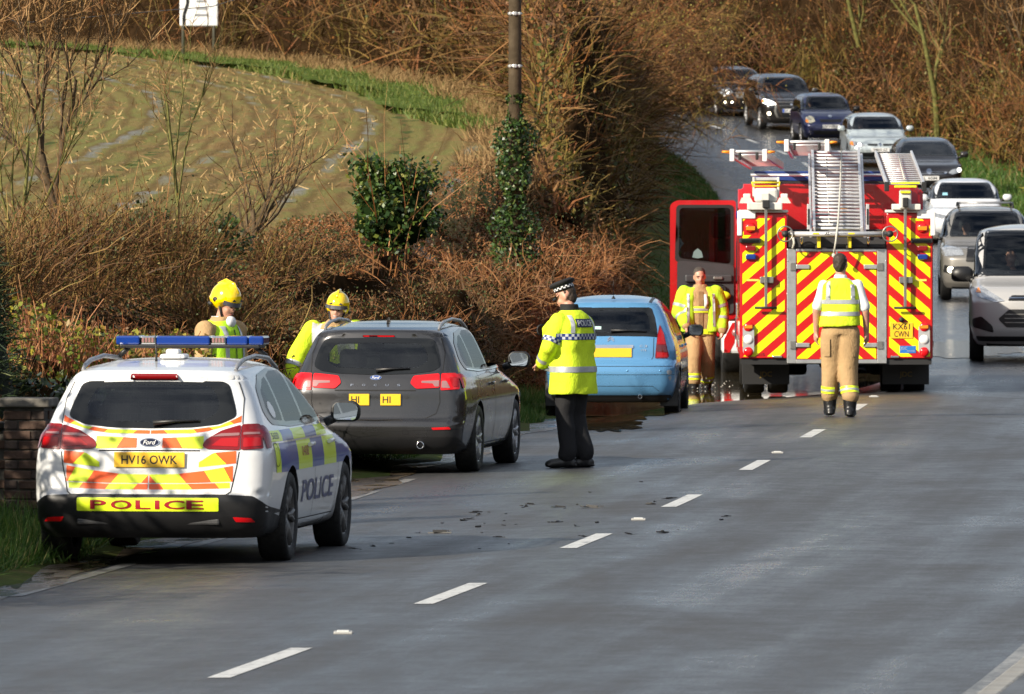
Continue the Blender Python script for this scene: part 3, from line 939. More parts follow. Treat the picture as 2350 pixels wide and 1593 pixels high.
M_far = island_mat('far hedge twigs', [(0, (0.0516, 0.0217, 0.0119)), (.4, (0.0978, 0.0415, 0.0204)), (.7, (0.138, 0.0642, 0.0306)), (1, (0.207, 0.0988, 0.0477))], .8,
                   patch=[(0, (0.0574, 0.0445, 0.00851)), (.5, (0.103, 0.079, 0.0136)), (1, (0.173, 0.124, 0.0255))], patch_scale=.22, patch_lo=.5, patch_hi=.6,
                   patch2=[(0, (0.103, 0.0356, 0.0119)), (.6, (0.184, 0.0652, 0.0204)), (1, (0.252, 0.0988, 0.0357))])
thicket('field_hedge', 'long brown hedge of bare bushes beyond the stubble field', 'hedge', s_back, 14000, (.28, .6), back_core(), cane=(M_far, .040), nleaf=9000, leaf=(M_hedgel, .11), spread=.42, up=1.0, curl=.35, droop=.1)
# ---- tall thicket on the right of the bend, behind the queue
def s_right(n):
    d = 205 + 150 * RNG.random(n)
    re = RNG.random(n) ** 1.3 * 9 + np.interp(d, [205, 250, 300, 355], [3.0, 1.9, 1.0, .6])
    x = CL(d) + WRIGHT(d) + re
    h = np.interp(d, [205, 240, 300, 355], [2.8, 3.9, 4.3, 3.6]) * (.72 + .38 * wob(x * 1.5, d * .5)) * np.clip(.35 + re * .35, 0, 1)
    x = x + .45 * wob(d * 1.7, x * 2.3); d = d + .8 * wob(x * 2.1, d * 1.1)
    return x, d, h
def right_core():
    ds = np.arange(203, 358, 1.3); rows = []
    for d in ds:
        x0 = float(CL(d) + WRIGHT(d)) + float(np.interp(d, [205, 250, 300, 355], [3.4, 2.3, 1.3, .8]))
        x = np.linspace(x0, x0 + 14, 16); dd = np.full_like(x, d)
        H = float(np.interp(d, [205, 240, 300, 355], [2.2, 3.0, 3.4, 2.9]))
        t = np.linspace(0, 1, 16)
        z = ground_z(x, dd) - .1 + H * np.minimum(1, (t * 5)) ** .6 * (1 + .22 * wob(x * 1.1, dd * .9))
        rows.append(np.stack([x + .3 * wob(z * 2, dd), dd, z], 1))
    ii, jj = np.meshgrid(np.arange(15), np.arange(len(ds) - 1)); a = (jj * 16 + ii).ravel()
    return np.concatenate(rows), np.stack([a, a + 1, a + 17, a + 16], 1)
thicket('right_thicket', 'tall brown thicket rising behind the queue of oncoming cars', 'thicket', s_right, 34000, (.22, .55), right_core(), cane=(M_hedge, .026), nleaf=44000, leaf=(M_hedgel, .085), spread=.50, up=.9, curl=.45, droop=.12)
# wood on the rising ground behind everything
def s_wood(n):
    x = RNG.uniform(-45, 45, n); d = RNG.uniform(352, 385, n) + .02 * x
    return x, d, 3.6 + .7 * wob(x * .4, d * .3)
wx = np.linspace(-60, 60, 80)
rows = [np.stack([wx, np.full_like(wx, 358 + k * 2.5), ground_z(wx, np.full_like(wx, 358 + k * 2.5)) + h * (1 + .1 * wob(wx * .8, 3.0 * k + 0 * wx))], 1) for k, h in enumerate((0, 1.8, 2.8, 3.4, 3.8, 4.0))]
ii, jj = np.meshgrid(np.arange(79), np.arange(5)); a = (jj * 80 + ii).ravel()
thicket('distant_wood', 'brown leafless wood filling the background above the bend', 'wood', s_wood, 5500, (.3, .6), (np.concatenate(rows), np.stack([a, a + 1, a + 81, a + 80], 1)), cane=(M_far, .05), nleaf=4000, leaf=(M_hedgel, .13), spread=.3, up=1, curl=.3, droop=.05)

# ---- single trees
def grow(base, direc, length, rad, depth, rng, segs, twigs, spread=.55, ratio=.68, nkid=(2, 4), up=.12, bendy=.18, n=5, leafpts=None, stop_tw=0):
    p = Vector(base); d = Vector(direc).normalized()
    pts = [p.copy()]; rads = [rad]
    for i in range(n):
        d = (d + Vector((rng.gauss(0, bendy), rng.gauss(0, bendy), rng.gauss(0, bendy) + up * .5))).normalized()
        p = p + d * (length / n)
        pts.append(p.copy()); rads.append(rad * (1 - .55 * (i + 1) / n))
        if depth > 0 and i >= 1:
            for _ in range(rng.choice(range(nkid[0] - 1, nkid[1]))):
                if rng.random() < .62:
                    ax = Vector((rng.gauss(0, 1), rng.gauss(0, 1), rng.gauss(0, .6))).normalized()
                    kd = (d + ax * spread).normalized()
                    grow(p, kd, length * ratio * rng.uniform(.7, 1.1), rads[-1] * .62, depth - 1, rng, segs, twigs, spread, ratio, nkid, up, bendy, n, leafpts)
    segs.append((pts, rads))
    if depth <= 1:
        twigs.extend([(pts[k], d) for k in range(1, len(pts))])
def limb_mesh(segs, seg=5):
    b = MB()
    for pts, rads in segs:
        b.tube(pts, rads, 6 if rads[0] > .03 else 4, cap=False)
    return b
def bare_tree(name, label, base, direc, length, rad, depth, seed, m=None, twig=(.010, .5, 3), cat='tree', mt=None, **kw):
    rng = random.Random(seed)
    segs, tw = [], []
    grow(base, direc, length, rad, depth, rng, segs, tw, **kw)
    root = thing(name, label, cat)
    big = [s for s in segs if s[1][0] > rad * .45]; small = [s for s in segs if s[1][0] <= rad * .45]
    limb_mesh(big).build('trunk', m or M_bark, root, recalc=False)
    if small:
        limb_mesh(small).build('branches', mt or m or M_bark, root, recalc=False)
    if tw:
        r = np.random.default_rng(seed)
        rep = twig[2]
        P = np.repeat(np.array([list(p) for p, _ in tw]), rep, 0); Dd = np.repeat(np.array([list(q) for _, q in tw]), rep, 0)
        Dd = Dd + r.normal(size=Dd.shape) * .55
        V, F, _ = stems(P, Dd, r.uniform(.4, 1.2, len(P)) * twig[1], 4, twig[0], .3, .3, 0, r)
        veg('crown', [(V, F)], M_twig, root)
    return root
def ivy_on(root, name, pts, size, m=M_ivy):
    V, F = leaf_quads(pts, size * RNG.uniform(.7, 1.4, len(pts)))
    return veg(name, [(V, F)], m, root)
# bare sapling tree on the left
x, d = -4.55, 100.0
bare_tree('bare_tree', 'bare many limbed young tree standing in the scrub at the left', (x, d, gz(x, d) - .1), (.03, 0, 1), 1.6, .095, 3, 5, twig=(.011, .42, 3), spread=.50, ratio=.98, up=.30, bendy=.10, nkid=(2, 4))
x, d = -5.0, 97.0
bare_tree('mossy_sapling', 'thin lichen green sapling left of the bare tree', (x, d, gz(x, d) - .1), (-.06, 0, 1), 1.9, .035, 2, 8, m=M_moss, twig=(.008, .35, 2), spread=.5, ratio=.7, up=.3, bendy=.1)
x, d = -3.55, 101.0
bare_tree('leaning_sapling', 'lichen yellow sapling leaning right of the bare tree', (x, d, gz(x, d) + .2), (.25, 0, 1), 1.9, .026, 2, 12, m=M_moss, mt=M_moss, twig=(.008, .35, 2), spread=.5, ratio=.7, up=.25, bendy=.12)
x, d = -2.95, 108.0
bare_tree('thorn_bush', 'dark spiky bare bush with upright stems in front of the field', (x, d, gz(x, d) - .1), (.05, 0, 1), .8, .045, 2, 21, twig=(.010, .26, 2), spread=.75, ratio=1.05, up=.25, bendy=.12, cat='bush')
# ivy mass low on the bare tree
def clump(n, c, r, shell=.5):
    v = unit(RNG.normal(size=(n, 3))) * (shell + (1 - shell) * RNG.random((n, 1)) ** .5)
    return np.array(c) + v * np.array(r)
ivb = thing('ivy_bush', 'dark ivy bush tangled under the bare tree at left', 'bush')
x, d = -3.9, 101.5; z = 1.45
def shaggy(n, c0, size, k, seed, low=.5):
    """leaf positions in many small uneven tufts inside an egg-shaped envelope"""
    r = np.random.default_rng(seed)
    out = []
    for q_ in range(k):
        v = unit(r.normal(size=3)) * r.random() ** .4
        ctr = np.array(c0) + v * np.array(size)
        rad = r.uniform(.10, .26) * (1.1 - .4 * max(v[2], 0))
        m_ = int(n / k * r.uniform(.5, 1.5))
        out.append(ctr + unit(r.normal(size=(m_, 3))) * (r.random((m_, 1)) ** .6) * np.array([rad, rad, rad * r.uniform(.7, 1.3)]))
    return np.concatenate(out)
ivy_on(ivb, 'leaves', np.concatenate([shaggy(1300, (x, d, z + .62), (.50, .5, .38), 16, 1), shaggy(700, (x + .75, d + .5, z + .55), (.35, .4, .28), 9, 2), shaggy(600, (x - .3, d, z + .2), (.5, .4, .3), 8, 3)]), .055)
V, F, _ = stems(np.tile([[x, d, z]], (60, 1)) + RNG.normal(0, .2, (60, 3)), tilt(60, 1, .7), RNG.uniform(.6, 1.4, 60), 5, .014)
veg('stems', [(V, F)], M_bramble, ivb)
# glossy evergreen shrub before the field
shb = thing('evergreen_shrub', 'rounded dark green ivy shrub standing between field and bramble scrub', 'shrub')
x, d = -1.42, 112.5; z = 1.88
P = np.concatenate([shaggy(5200, (x + .04, d, z + .36), (.56, .5, .36), 46, 4), shaggy(2700, (x + .0, d, z + .66), (.42, .35, .30), 26, 5), shaggy(420, (x - .28, d, z + .98), (.17, .15, .22), 8, 6), shaggy(500, (x + .28, d, z + .80), (.26, .24, .16), 9, 7)])
ivy_on(shb, 'leaves', P, .062, island_mat('evergreen leaves', [(0, (0.014, 0.032, 0.008)), (.45, (0.03, 0.07, 0.014)), (.8, (0.075, 0.12, 0.02)), (1, (0.20, 0.19, 0.035))], .4, trans=.15, spec=.4))
V, F, _ = stems(np.tile([[x, d, z]], (70, 1)) + RNG.normal(0, .16, (70, 3)), tilt(70, 1, .4), RNG.uniform(.7, 1.6, 70), 5, .016)
veg('stems', [(V, F)], M_bark and M_bramble, shb)
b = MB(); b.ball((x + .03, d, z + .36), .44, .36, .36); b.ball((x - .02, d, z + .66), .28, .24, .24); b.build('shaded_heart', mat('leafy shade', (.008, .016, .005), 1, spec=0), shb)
# telegraph pole and its ivy
x, d = .04, 128.0; z = 1.50
pole = thing('telegraph_pole', 'wooden telegraph pole with ivy climbing its lower half beside the field', 'pole', (x, d, z))
M_pole = mat('weathered pole timber', (0.055, 0.036, 0.016), .85, var=.4, vscale=6, bmp=.5, bscale=40)
b = MB(); b.tube([(0, 0, -1.6), (0, 0, 3), (0, 0, 8)], [.095, .088, .075], 14); b.build('post', M_pole, pole)
for zz in (2.68, 3.38):
    b = MB(); b.lathe([(.094, zz - .015), (.098, zz), (.094, zz + .015)], axis='Z', seg=16)
    b.box((0, -.10, zz), (.05, .04, .05), .01); b.box((.06, -.08, zz), (.03, .03, .04), .006); b.box((-.06, -.08, zz), (.03, .03, .04), .006)
    b.build('bracket', mat('galvanised', (.55, .55, .55), .4, .7), pole)
M_wire = mat('overhead wire', (.03, .03, .035), .6)
n = 4600
t = RNG.random(n) ** .9; a = RNG.uniform(0, 2 * PI, n)
zz = t * 2.55 - .25
rr = (.20 + .05 * np.sin(zz * 5) + .05 * np.sin(zz * 11 + 1)) * np.clip((2.45 - zz) * 1.1, .40, 1) * RNG.uniform(.45, 1.25, n) * (1 + .25 * np.sin(a * 2 + zz * 4)) + .02
ivy_on(pole, 'ivy', np.stack([rr * np.cos(a), rr * np.sin(a), zz], 1), .058)
# wire crossing the top left corner
wire = thing('overhead_wire', 'thin overhead wire crossing the top left corner', 'wire')
MB().tube([(-14, 128, 9.2), (-6.6, 128, 4.75 + .0), (-4.0, 128.2, 4.98), (.0, 128.2, 6.2)], .006, 5).build('cable', M_wire, wire)
# conifer at the left edge, ivy by the wall and a clipped shrub behind
M_con = island_mat('conifer sprays', [(0, (0.008, 0.018, 0.008)), (.6, (0.018, 0.035, 0.012)), (1, (0.07, 0.085, 0.02))], .6)
con = thing('conifer', 'dark drooping conifer at the left edge above the brick wall', 'tree')
x, d = -4.32, 75.6; z = gz(x, d)
n = 6500
zz = RNG.random(n) ** .8 * 2.25
rr = (.55 * (1 - (zz / 2.35) ** 1.6) + .03) * RNG.uniform(.35, 1.05, n); a = RNG.uniform(0, 2 * PI, n)
B = np.stack([x + rr * np.cos(a), d + rr * np.sin(a), z + zz], 1)
Dv = np.stack([np.cos(a), np.sin(a), RNG.normal(.35, .4, n)], 1) + RNG.normal(0, .35, (n, 3))
V, F, _ = stems(B, Dv, RNG.uniform(.08, .22, n), 3, .011, .3, .3, .15)
veg('crown', [(V, F)], M_con, con)
b = MB(); b.tube([(x, d, z - .1), (x, d, z + 1.2), (x, d, z + 2.2)], [.07, .05, .012], 8); b.build('trunk', M_bark, con)
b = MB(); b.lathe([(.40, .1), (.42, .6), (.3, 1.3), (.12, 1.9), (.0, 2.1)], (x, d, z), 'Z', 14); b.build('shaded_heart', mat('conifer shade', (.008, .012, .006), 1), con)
ivw = thing('ivy_hedge', 'dark ivy hedge in shade behind the brick pillar', 'hedge')
P = []
for k in range(9):
    xx = -3.95 + .17 * k; dd = 76.2 + .32 * k; zz = gz(xx, dd)
    P.append(clump(650, (xx, dd, zz + .55), (.33, .33, .55), .4))
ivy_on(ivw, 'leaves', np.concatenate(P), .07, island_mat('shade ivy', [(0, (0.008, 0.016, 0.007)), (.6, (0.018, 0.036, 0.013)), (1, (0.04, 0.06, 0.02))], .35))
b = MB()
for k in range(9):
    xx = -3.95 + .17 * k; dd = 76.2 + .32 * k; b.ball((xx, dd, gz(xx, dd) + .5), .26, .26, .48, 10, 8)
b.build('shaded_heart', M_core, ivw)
ysh = thing('clipped_shrub', 'clipped yellow green shrub with red stems behind the police car', 'shrub')
n = 1500
xx = RNG.uniform(-4.1, -2.75, n); dd = 79.2 + (xx + 4.1) * 1.0 + RNG.uniform(-.5, .6, n); base = np.stack([xx, dd, ground_z(xx, dd) + RNG.uniform(.2, 1.0, n)], 1)
V, F, _ = stems(base, tilt(n, 1, .22), RNG.uniform(.25, .62, n), 4, .011, .6, .15)
veg('stems', [(V, F)], island_mat('red stems', [(0, (0.16, 0.05, 0.02)), (.6, (0.28, 0.10, 0.04)), (1, (0.36, 0.19, 0.08))], .6), ysh)
n = 3600
xx = RNG.uniform(-4.15, -2.5, n); dd = 79.1 + (xx + 4.1) * 1.0 + RNG.uniform(-.6, .6, n)
V, F = leaf_quads(np.stack([xx, dd, ground_z(xx, dd) + RNG.uniform(.25, 1.42, n)], 1), RNG.uniform(.03, .075, n))
veg('leaves', [(V, F)], island_mat('shrub leaves', [(0, (0.06, 0.08, 0.012)), (.4, (0.13, 0.17, 0.02)), (.7, (0.30, 0.26, 0.03)), (1, (0.24, 0.11, 0.03))], .45, trans=.2), ysh)
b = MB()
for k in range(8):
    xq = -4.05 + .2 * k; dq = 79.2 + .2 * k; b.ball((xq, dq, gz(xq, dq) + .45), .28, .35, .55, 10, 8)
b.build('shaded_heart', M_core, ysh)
# trees whose branches arch over the bend, and pale trunks in the thicket
arch = thing('arching_hazel', 'hazel arching its bare mossy branches over the bend above the far cars', 'tree')
n = 170
bx = RNG.uniform(2.2, 4.6, n); bd = RNG.uniform(262, 286, n); B = np.stack([bx, bd, ground_z(bx, bd) + RNG.uniform(.3, 3.2, n)], 1)
Dv = np.stack([RNG.uniform(.25, 1.0, n), RNG.normal(0, .3, n), RNG.uniform(.6, 1.3, n)], 1)
V, F, P = stems(B, Dv, RNG.uniform(2.4, 4.6, n), 8, .038, .3, .2, .42)
tips = P[:, 3:, :].reshape(-1, 3)
veg('limbs', [(V, F)], M_hedge, arch)
tp = np.repeat(tips, 5, 0)
V, F, _ = stems(tp, RNG.normal(size=tp.shape) + np.array([.5, 0, -.1]), RNG.uniform(.3, .95, len(tp)), 4, .022, .3, .3, .2)
veg('crown', [(V, F)], M_hedge, arch)
V, F = leaf_quads(np.repeat(tips, 2, 0) + RNG.normal(0, .25, (len(tips) * 2, 3)), .06)
veg('catkins', [(V, F)], island_mat('catkins', [(0, (0.16, 0.14, 0.03)), (1, (0.30, 0.26, 0.05))], .6), arch)
for i, (x, d, h, r, lab) in enumerate(((14.2, 262, 5.0, .10, 'slim pale trunk above the dark hatchback in the thicket'), (11.4, 306, 5.2, .11, 'straight brown trunk above the blue hatchback in the thicket'), (13.4, 300, 5.2, .09, 'thin lichen green trunk near the top right in the thicket'), (9.6, 322, 5.0, .10, 'dark trunk left of the black off roader in the thicket'), (15.6, 290, 5.4, .10, 'leaning trunk at the right edge of the thicket'), (12.6, 284, 4.6, .12, 'mossy forked trunk right of the ice silver saloon in the thicket'), (14.6, 276, 4.8, .12, 'grey trunk rising above the white car in the thicket'), (7.0, 330, 5.4, .12, 'dark trunk at the top centre above the bend'))):
    bare_tree('thicket_tree', lab, (x, d, gz(x, d) - .2), (RNG.normal(0, .08), 0, 1), h, r, 2, 60 + i, m=M_moss if i % 2 else M_bark, twig=(.026, .8, 3), spread=.6, ratio=.62, up=.22, bendy=.10).__setitem__('group', 'trees in the thicket')
# pine bough reaching in at the right edge
fir = thing('golden_conifer', 'yellow green conifer reaching in at the right edge above the cars', 'tree')
x, d = 14.05, 235.0; z = gz(x, d)
n = 5200
zz = RNG.random(n) * 4.6 + .6; rr = (1.75 * (1 - (zz / 6.5)) ) * RNG.uniform(.2, 1, n) * (.7 + .3 * np.sin(zz * 7)); a = RNG.uniform(0, 2 * PI, n)
B = np.stack([x + rr * np.cos(a), d + rr * np.sin(a), z + zz - rr * .25], 1)
V, F, _ = stems(B, np.stack([np.cos(a), np.sin(a), 0 * a - .15], 1) + RNG.normal(0, .4, (n, 3)), RNG.uniform(.15, .42, n), 4, .035, .4, .3, .15)
veg('crown', [(V, F)], island_mat('golden sprays', [(0, (0.06, 0.065, 0.010)), (.5, (0.15, 0.14, 0.018)), (1, (0.29, 0.24, 0.03))], .6, trans=.2), fir)
MB().tube([(x, d, z - .2), (x, d, z + 5)], [.14, .03], 8).build('trunk', M_bark, fir)
# conifer hedge and a tree outside the frame on the left: they throw the dappled shade on the verge and the police car
def s_gh(n):
    d = RNG.uniform(60.5, 73.0, n)
    return -6.75 - .02 * (d - 60) + RNG.normal(0, .45, n), d, 2.85 + .3 * np.sin(d * 1.9) + .25 * np.sin(d * 4.3)
thicket('garden_hedge', 'dark conifer hedge outside the frame left of the police car', 'hedge', s_gh, 5200, (.10, .22), None, cane=(M_con, .045), nleaf=5200, leaf=(M_con, .13), spread=.8, up=.6, K=3)
t = bare_tree('garden_tree', 'bare garden tree outside the frame behind the conifer hedge', (-9.6, 66.5, gz(-9.6, 66.5) - .2), (.05, 0, 1), 2.9, .16, 3, 92, twig=(.02, .7, 3), spread=.6, ratio=.62, up=.2, bendy=.12)
# loose bare shrubs standing out of the brambles on the left
M_scrubt = island_mat('scrub twigs', [(0, (0.045, 0.0224, 0.0078)), (.4, (0.108, 0.048, 0.0156)), (.75, (0.171, 0.084, 0.0281)), (1, (0.216, 0.152, 0.039))], .7)
M_scrubl = island_mat('scrub leaves', [(0, (0.03, 0.045, 0.010)), (.5, (0.07, 0.085, 0.018)), (.8, (0.14, 0.075, 0.022)), (1, (0.22, 0.17, 0.04))], .55, trans=.2)
for k, (x, d, hgt, spr, lab) in enumerate(((-4.35, 95.5, 1.45, .85, 'bare brown shrub at the foot of the young tree'), (-3.55, 98.0, 1.45, .9, 'twiggy shrub with green leaves right of the young tree'), (-3.0, 96.5, 1.05, .8, 'low rusty shrub above the first firefighter'), (-4.95, 93.0, 1.35, .8, 'tangled shrub at the left edge above the clipped shrub'), (-2.35, 101.5, .8, .8, 'brown twiggy shrub left of the dark spiky bush'), (-2.75, 107.0, .75, .7, 'dark tangle round the base of the spiky bush'), (-.35, 118.0, .5, .8, 'rusty tangle between evergreen shrub and telegraph pole'), (-1.0, 110.0, .5, .8, 'rusty brambles at the foot of the evergreen shrub'))):
    rt = thing('bare_shrub', lab, 'shrub', group='loose shrubs in the scrub')
    z = gz(x, d)
    n = int(1300 * spr)
    B = np.stack([x + RNG.normal(0, .28, n), d + RNG.normal(0, .35, n), z + RNG.uniform(.0, .55, n) * hgt], 1)
    Dv = np.stack([(B[:, 0] - x) * 1.1, (B[:, 1] - d) * .9, np.full(n, .8)], 1) + RNG.normal(0, .38, (n, 3))
    V, F, P = stems(B, Dv, RNG.uniform(.25, .8, n) * hgt * .75, 4, .010 * RNG.uniform(.6, 1.6, n), .3, .35, .12)
    veg('stems', [(V, F)], M_scrubt, rt)
    tp = P[:, 1:, :].reshape(-1, 3); tp = tp[RNG.random(len(tp)) < .45]
    V, F = leaf_quads(tp + RNG.normal(0, .04, tp.shape), RNG.uniform(.02, .045, len(tp)))
    veg('leaves', [(V, F)], M_scrubl, rt)

# bushes along the right of the road, outside the frame: the parked cars mirror them
def s_rb(n):
    d = RNG.uniform(60, 175, n); re = RNG.uniform(4.2, 7.0, n)
    return CL(d) + WRIGHT(d) + re, d, np.interp(d, [60, 95, 175], [2.4, 3.2, 3.0]) + .9 * wob(d * .5, d * .3)
ds = np.arange(58, 178, 2.0); rows = []
for d in ds:
    x = float(CL(d) + WRIGHT(d)) + np.linspace(4.4, 8.5, 8); dd = np.full_like(x, d)
    rows.append(np.stack([x, dd, ground_z(x, dd) - .1 + float(np.interp(d, [60, 95, 175], [2.0, 2.7, 2.6])) * np.minimum(1, np.linspace(0, 1, 8) * 4) ** .6 * (1 + .25 * wob(x, dd * .8))], 1))
ii, jj = np.meshgrid(np.arange(7), np.arange(len(ds) - 1)); a = (jj * 8 + ii).ravel()
thicket('garden_bushes', 'olive brown bushes along the right of the road outside the frame', 'bushes', s_rb, 5000, (.2, .4), (np.concatenate(rows), np.stack([a, a + 1, a + 9, a + 8], 1)), cane=(M_hedge, .03), nleaf=9000, leaf=(M_hedgel, .10), spread=.5, up=.9)
# ================================================================== car kit
def in_poly(P, poly):
    """P (n,2) points inside polygon"""
    x, y = P[:, 0], P[:, 1]
    inside = np.zeros(len(P), bool)
    q = np.asarray(poly, float)
    j = len(q) - 1
    for i in range(len(q)):
        xi, yi = q[i]; xj, yj = q[j]
        c = ((yi > y) != (yj > y)) & (x < (xj - xi) * (y - yi) / ((yj - yi) if abs(yj - yi) > 1e-12 else 1e-12) + xi)
        inside ^= c
        j = i
    return inside
def rounded(pts, r=.02, n=4):
    out = []
    m = len(pts)
    for i in range(m):
        p = Vector(pts[i]); a = Vector(pts[i - 1]); b = Vector(pts[(i + 1) % m])
        ra = min(r, (a - p).length * .45); rb = min(r, (b - p).length * .45)
        p0 = p + (a - p).normalized() * ra; p1 = p + (b - p).normalized() * rb
        for k in range(n + 1):
            t = k / n
            out.append(tuple(p0 * (1 - t) ** 2 + p * 2 * t * (1 - t) + p1 * t * t))
    return out
def resample(poly, step):
    out = []
    m = len(poly)
    for i in range(m):
        a = np.array(poly[i], float); b = np.array(poly[(i + 1) % m], float)
        k = max(1, int(np.ceil(np.linalg.norm(b - a) / step)))
        for t in range(k):
            out.append(a + (b - a) * t / k)
    return out
def tri_fill(outer, holes=(), step=.03):
    """triangles of a polygon with holes, with inner points so that it can follow a curved surface"""
    loops = [resample(outer, step)] + [resample(h, step) for h in holes]
    pts, edges = [], []
    for lp in loops:
        s = len(pts); k = len(lp)
        pts += [Vector((float(p[0]), float(p[1]))) for p in lp]
        edges += [(s + i, s + (i + 1) % k) for i in range(k)]
    o = np.array(outer, float)
    lo, hi = o.min(0), o.max(0)
    gx = np.arange(lo[0] + step * .5, hi[0], step); gy = np.arange(lo[1] + step * .5, hi[1], step)
    if len(gx) and len(gy):
        G = np.stack(np.meshgrid(gx, gy), -1).reshape(-1, 2)
        ok = in_poly(G, outer)
        B = np.array([[p.x, p.y] for p in pts])
        if ok.any():
            G = G[ok]
            dist = np.min(np.hypot(G[:, None, 0] - B[None, :, 0], G[:, None, 1] - B[None, :, 1]), 1)
            G = G[dist > step * .45]
            pts += [Vector((float(a), float(b))) for a, b in G]
    v, e, f, *_ = delaunay_2d_cdt(pts, edges, [], 0, 1e-6)
    V = np.array([[p.x, p.y] for p in v])
    F = np.array([t for t in f if len(t) == 3], dtype=np.int32)
    if len(F) == 0:
        return V, F
    C = V[F].mean(1)
    ok = in_poly(C, outer)
    for h in holes:
        ok &= ~in_poly(C, h)
    return V, F[ok]
def mirror(poly): return [(-x, z) for x, z in poly][::-1]
def smax(a, b, k):
    h = np.maximum(k - np.abs(a - b), 0) / k
    return np.maximum(a, b) + h * h * k * .25
class Tab:
    def __init__(s, pts, n=600):
        s.X, s.Y = pchip([p[0] for p in pts], [p[1] for p in pts], n)
        s.S = np.gradient(s.Y, s.X)
    def __call__(s, x): return np.interp(x, s.X, s.Y)
    def slope(s, x): return np.interp(x, s.X, s.S)
class Car:
    """a body skin given by side, rear, front and roof outlines; panels, panes and print are laid on that skin"""
    def __init__(s, name, label, L, side, plan, rear, front, roof, loc, rz, group=None, zb=.19, rear_c=.10, front_c=.16, crown=.05, axles=(.95, 3.6), wr=.325, half=.915, k=(.15, .2, .09), scale=1.0, cat='car', tilt_=0.0):
        s.L, s.half, s.zb = L, half, zb
        s.side, s.plan, s.rear, s.front, s.roof = Tab(side), Tab(plan), Tab(rear), Tab(front), Tab(roof)
        s.rear_c, s.front_c, s.crown, s.k = rear_c, front_c, crown, k
        s.axles, s.wr = axles, wr
        s.root = thing(name, label, cat, loc, rz, group)
        s.root.rotation_euler = (tilt_, 0, rz)
        s.root.scale = (scale,) * 3
        s.cuts = []          # (view, polygon) openings
        s.arch_r = wr + .045
    def F(s, P):
        x, y, z = np.abs(P[..., 0]), P[..., 1], P[..., 2]
        w = s.side(z) * s.plan(y)
        sd = (x - w) / np.sqrt(1 + s.side.slope(z) ** 2)
        rr = s.rear(z) + s.rear_c * (x / s.half) ** 2.6
        re = (rr - y) / np.sqrt(1 + s.rear.slope(z) ** 2)
        ff = s.front(z) - s.front_c * (x / s.half) ** 2.4
        fr = (y - ff) / np.sqrt(1 + s.front.slope(z) ** 2)
        tp = z - (s.roof(y) - s.crown * (x / s.half) ** 2)
        a = smax(sd, re, s.k[0]); a = smax(a, fr, s.k[1]); a = smax(a, tp, s.k[2])
        return smax(a, s.zb - z, .05)
    def grad(s, P, e=2e-3):
        g = np.stack([s.F(P + np.array(d) * e) - s.F(P - np.array(d) * e) for d in ((1, 0, 0), (0, 1, 0), (0, 0, 1))], -1)
        return unit(g)
    def hit(s, O, T, n=90):
        """first surface point from O towards T"""
        t0 = np.zeros(len(O)); found = np.zeros(len(O), bool)
        lo = np.zeros(len(O)); hi = np.ones(len(O))
        for k in range(1, n + 1):
            t = k / n
            f = s.F(O + (T - O) * t)
            new = (f <= 0) & ~found
            lo[new] = (k - 1) / n; hi[new] = t
            found |= new
        for _ in range(18):
            m = (lo + hi) / 2
            f = s.F(O + (T - O) * m[:, None])
            ins = f <= 0
            hi = np.where(ins, m, hi); lo = np.where(ins, lo, m)
        return O + (T - O) * hi[:, None], found
    def project(s, uv, view):
        a, b = uv[:, 0], uv[:, 1]
        z = np.zeros_like(a)
        if view == 'rear': O = np.stack([a, z - .6, b], 1); T = np.stack([a, z + s.L * .62, b], 1)
        elif view == 'front': O = np.stack([a, z + s.L + .6, b], 1); T = np.stack([a, z + s.L * .3, b], 1)
        elif view == 'right': O = np.stack([z + 1.4, a, b], 1); T = np.stack([z, a, b], 1)
        elif view == 'left': O = np.stack([z - 1.4, a, b], 1); T = np.stack([z, a, b], 1)
        else: O = np.stack([a, b, z + 2.6], 1); T = np.stack([a, b, z + .4], 1)
        return s.hit(O, T)
    def arches(s):
        out = []
        for y in s.axles:
            out.append([(y + s.arch_r * math.cos(t), s.wr + s.arch_r * math.sin(t)) for t in np.linspace(0, 2 * PI, 28, endpoint=False)])
        return out
    def lay(s, name, V, F, view, m, off, parent):
        P, ok = s.project(V, view)
        F = F[ok[F].all(1)]
        if len(F) == 0:
            return None
        Nn = s.grad(P)
        P = P + Nn * off
        # facing
        a, b, c = P[F[:, 0]], P[F[:, 1]], P[F[:, 2]]
        flip = np.einsum('ij,ij->i', np.cross(b - a, c - a), Nn[F[:, 0]]) < 0
        F = F.copy(); F[flip] = F[flip][:, ::-1]
        used = np.unique(F); mp = -np.ones(len(P), int); mp[used] = np.arange(len(used))
        me = mesh_np(name, P[used], mp[F], True)
        me.normals_split_custom_set_from_vertices([tuple(v) for v in Nn[used]])
        return link(name, me, parent or s.root, m)
    def decal(s, name, poly, view, m, off=.004, step=.03, holes=(), parent=None, arch=True):
        hs = list(holes)
        if view in ('right', 'left') and arch:
            o = np.array(poly)
            for a in s.arches():
                a_ = np.array(a)
                if a_[:, 0].min() < o[:, 0].max() and a_[:, 0].max() > o[:, 0].min() and a_[:, 1].max() > o[:, 1].min():
                    hs.append(a)
        V, F = tri_fill(poly, hs, step)
        if len(F) == 0:
            return None
        return s.lay(name, V, F, view, m, off, parent)
    def both(s, name, poly, view, m, **kw):
        """the same shape on the left and on the right"""
        if view in ('rear', 'front', 'top'):
            a = s.decal(name, poly, view, m, **kw)
            if 'holes' in kw: kw = dict(kw, holes=[mirror(h) for h in kw['holes']])
            return a, s.decal(name, mirror(poly), view, m, **kw)
        return s.decal(name, poly, 'right', m, **kw), s.decal(name, poly, 'left', m, **kw)
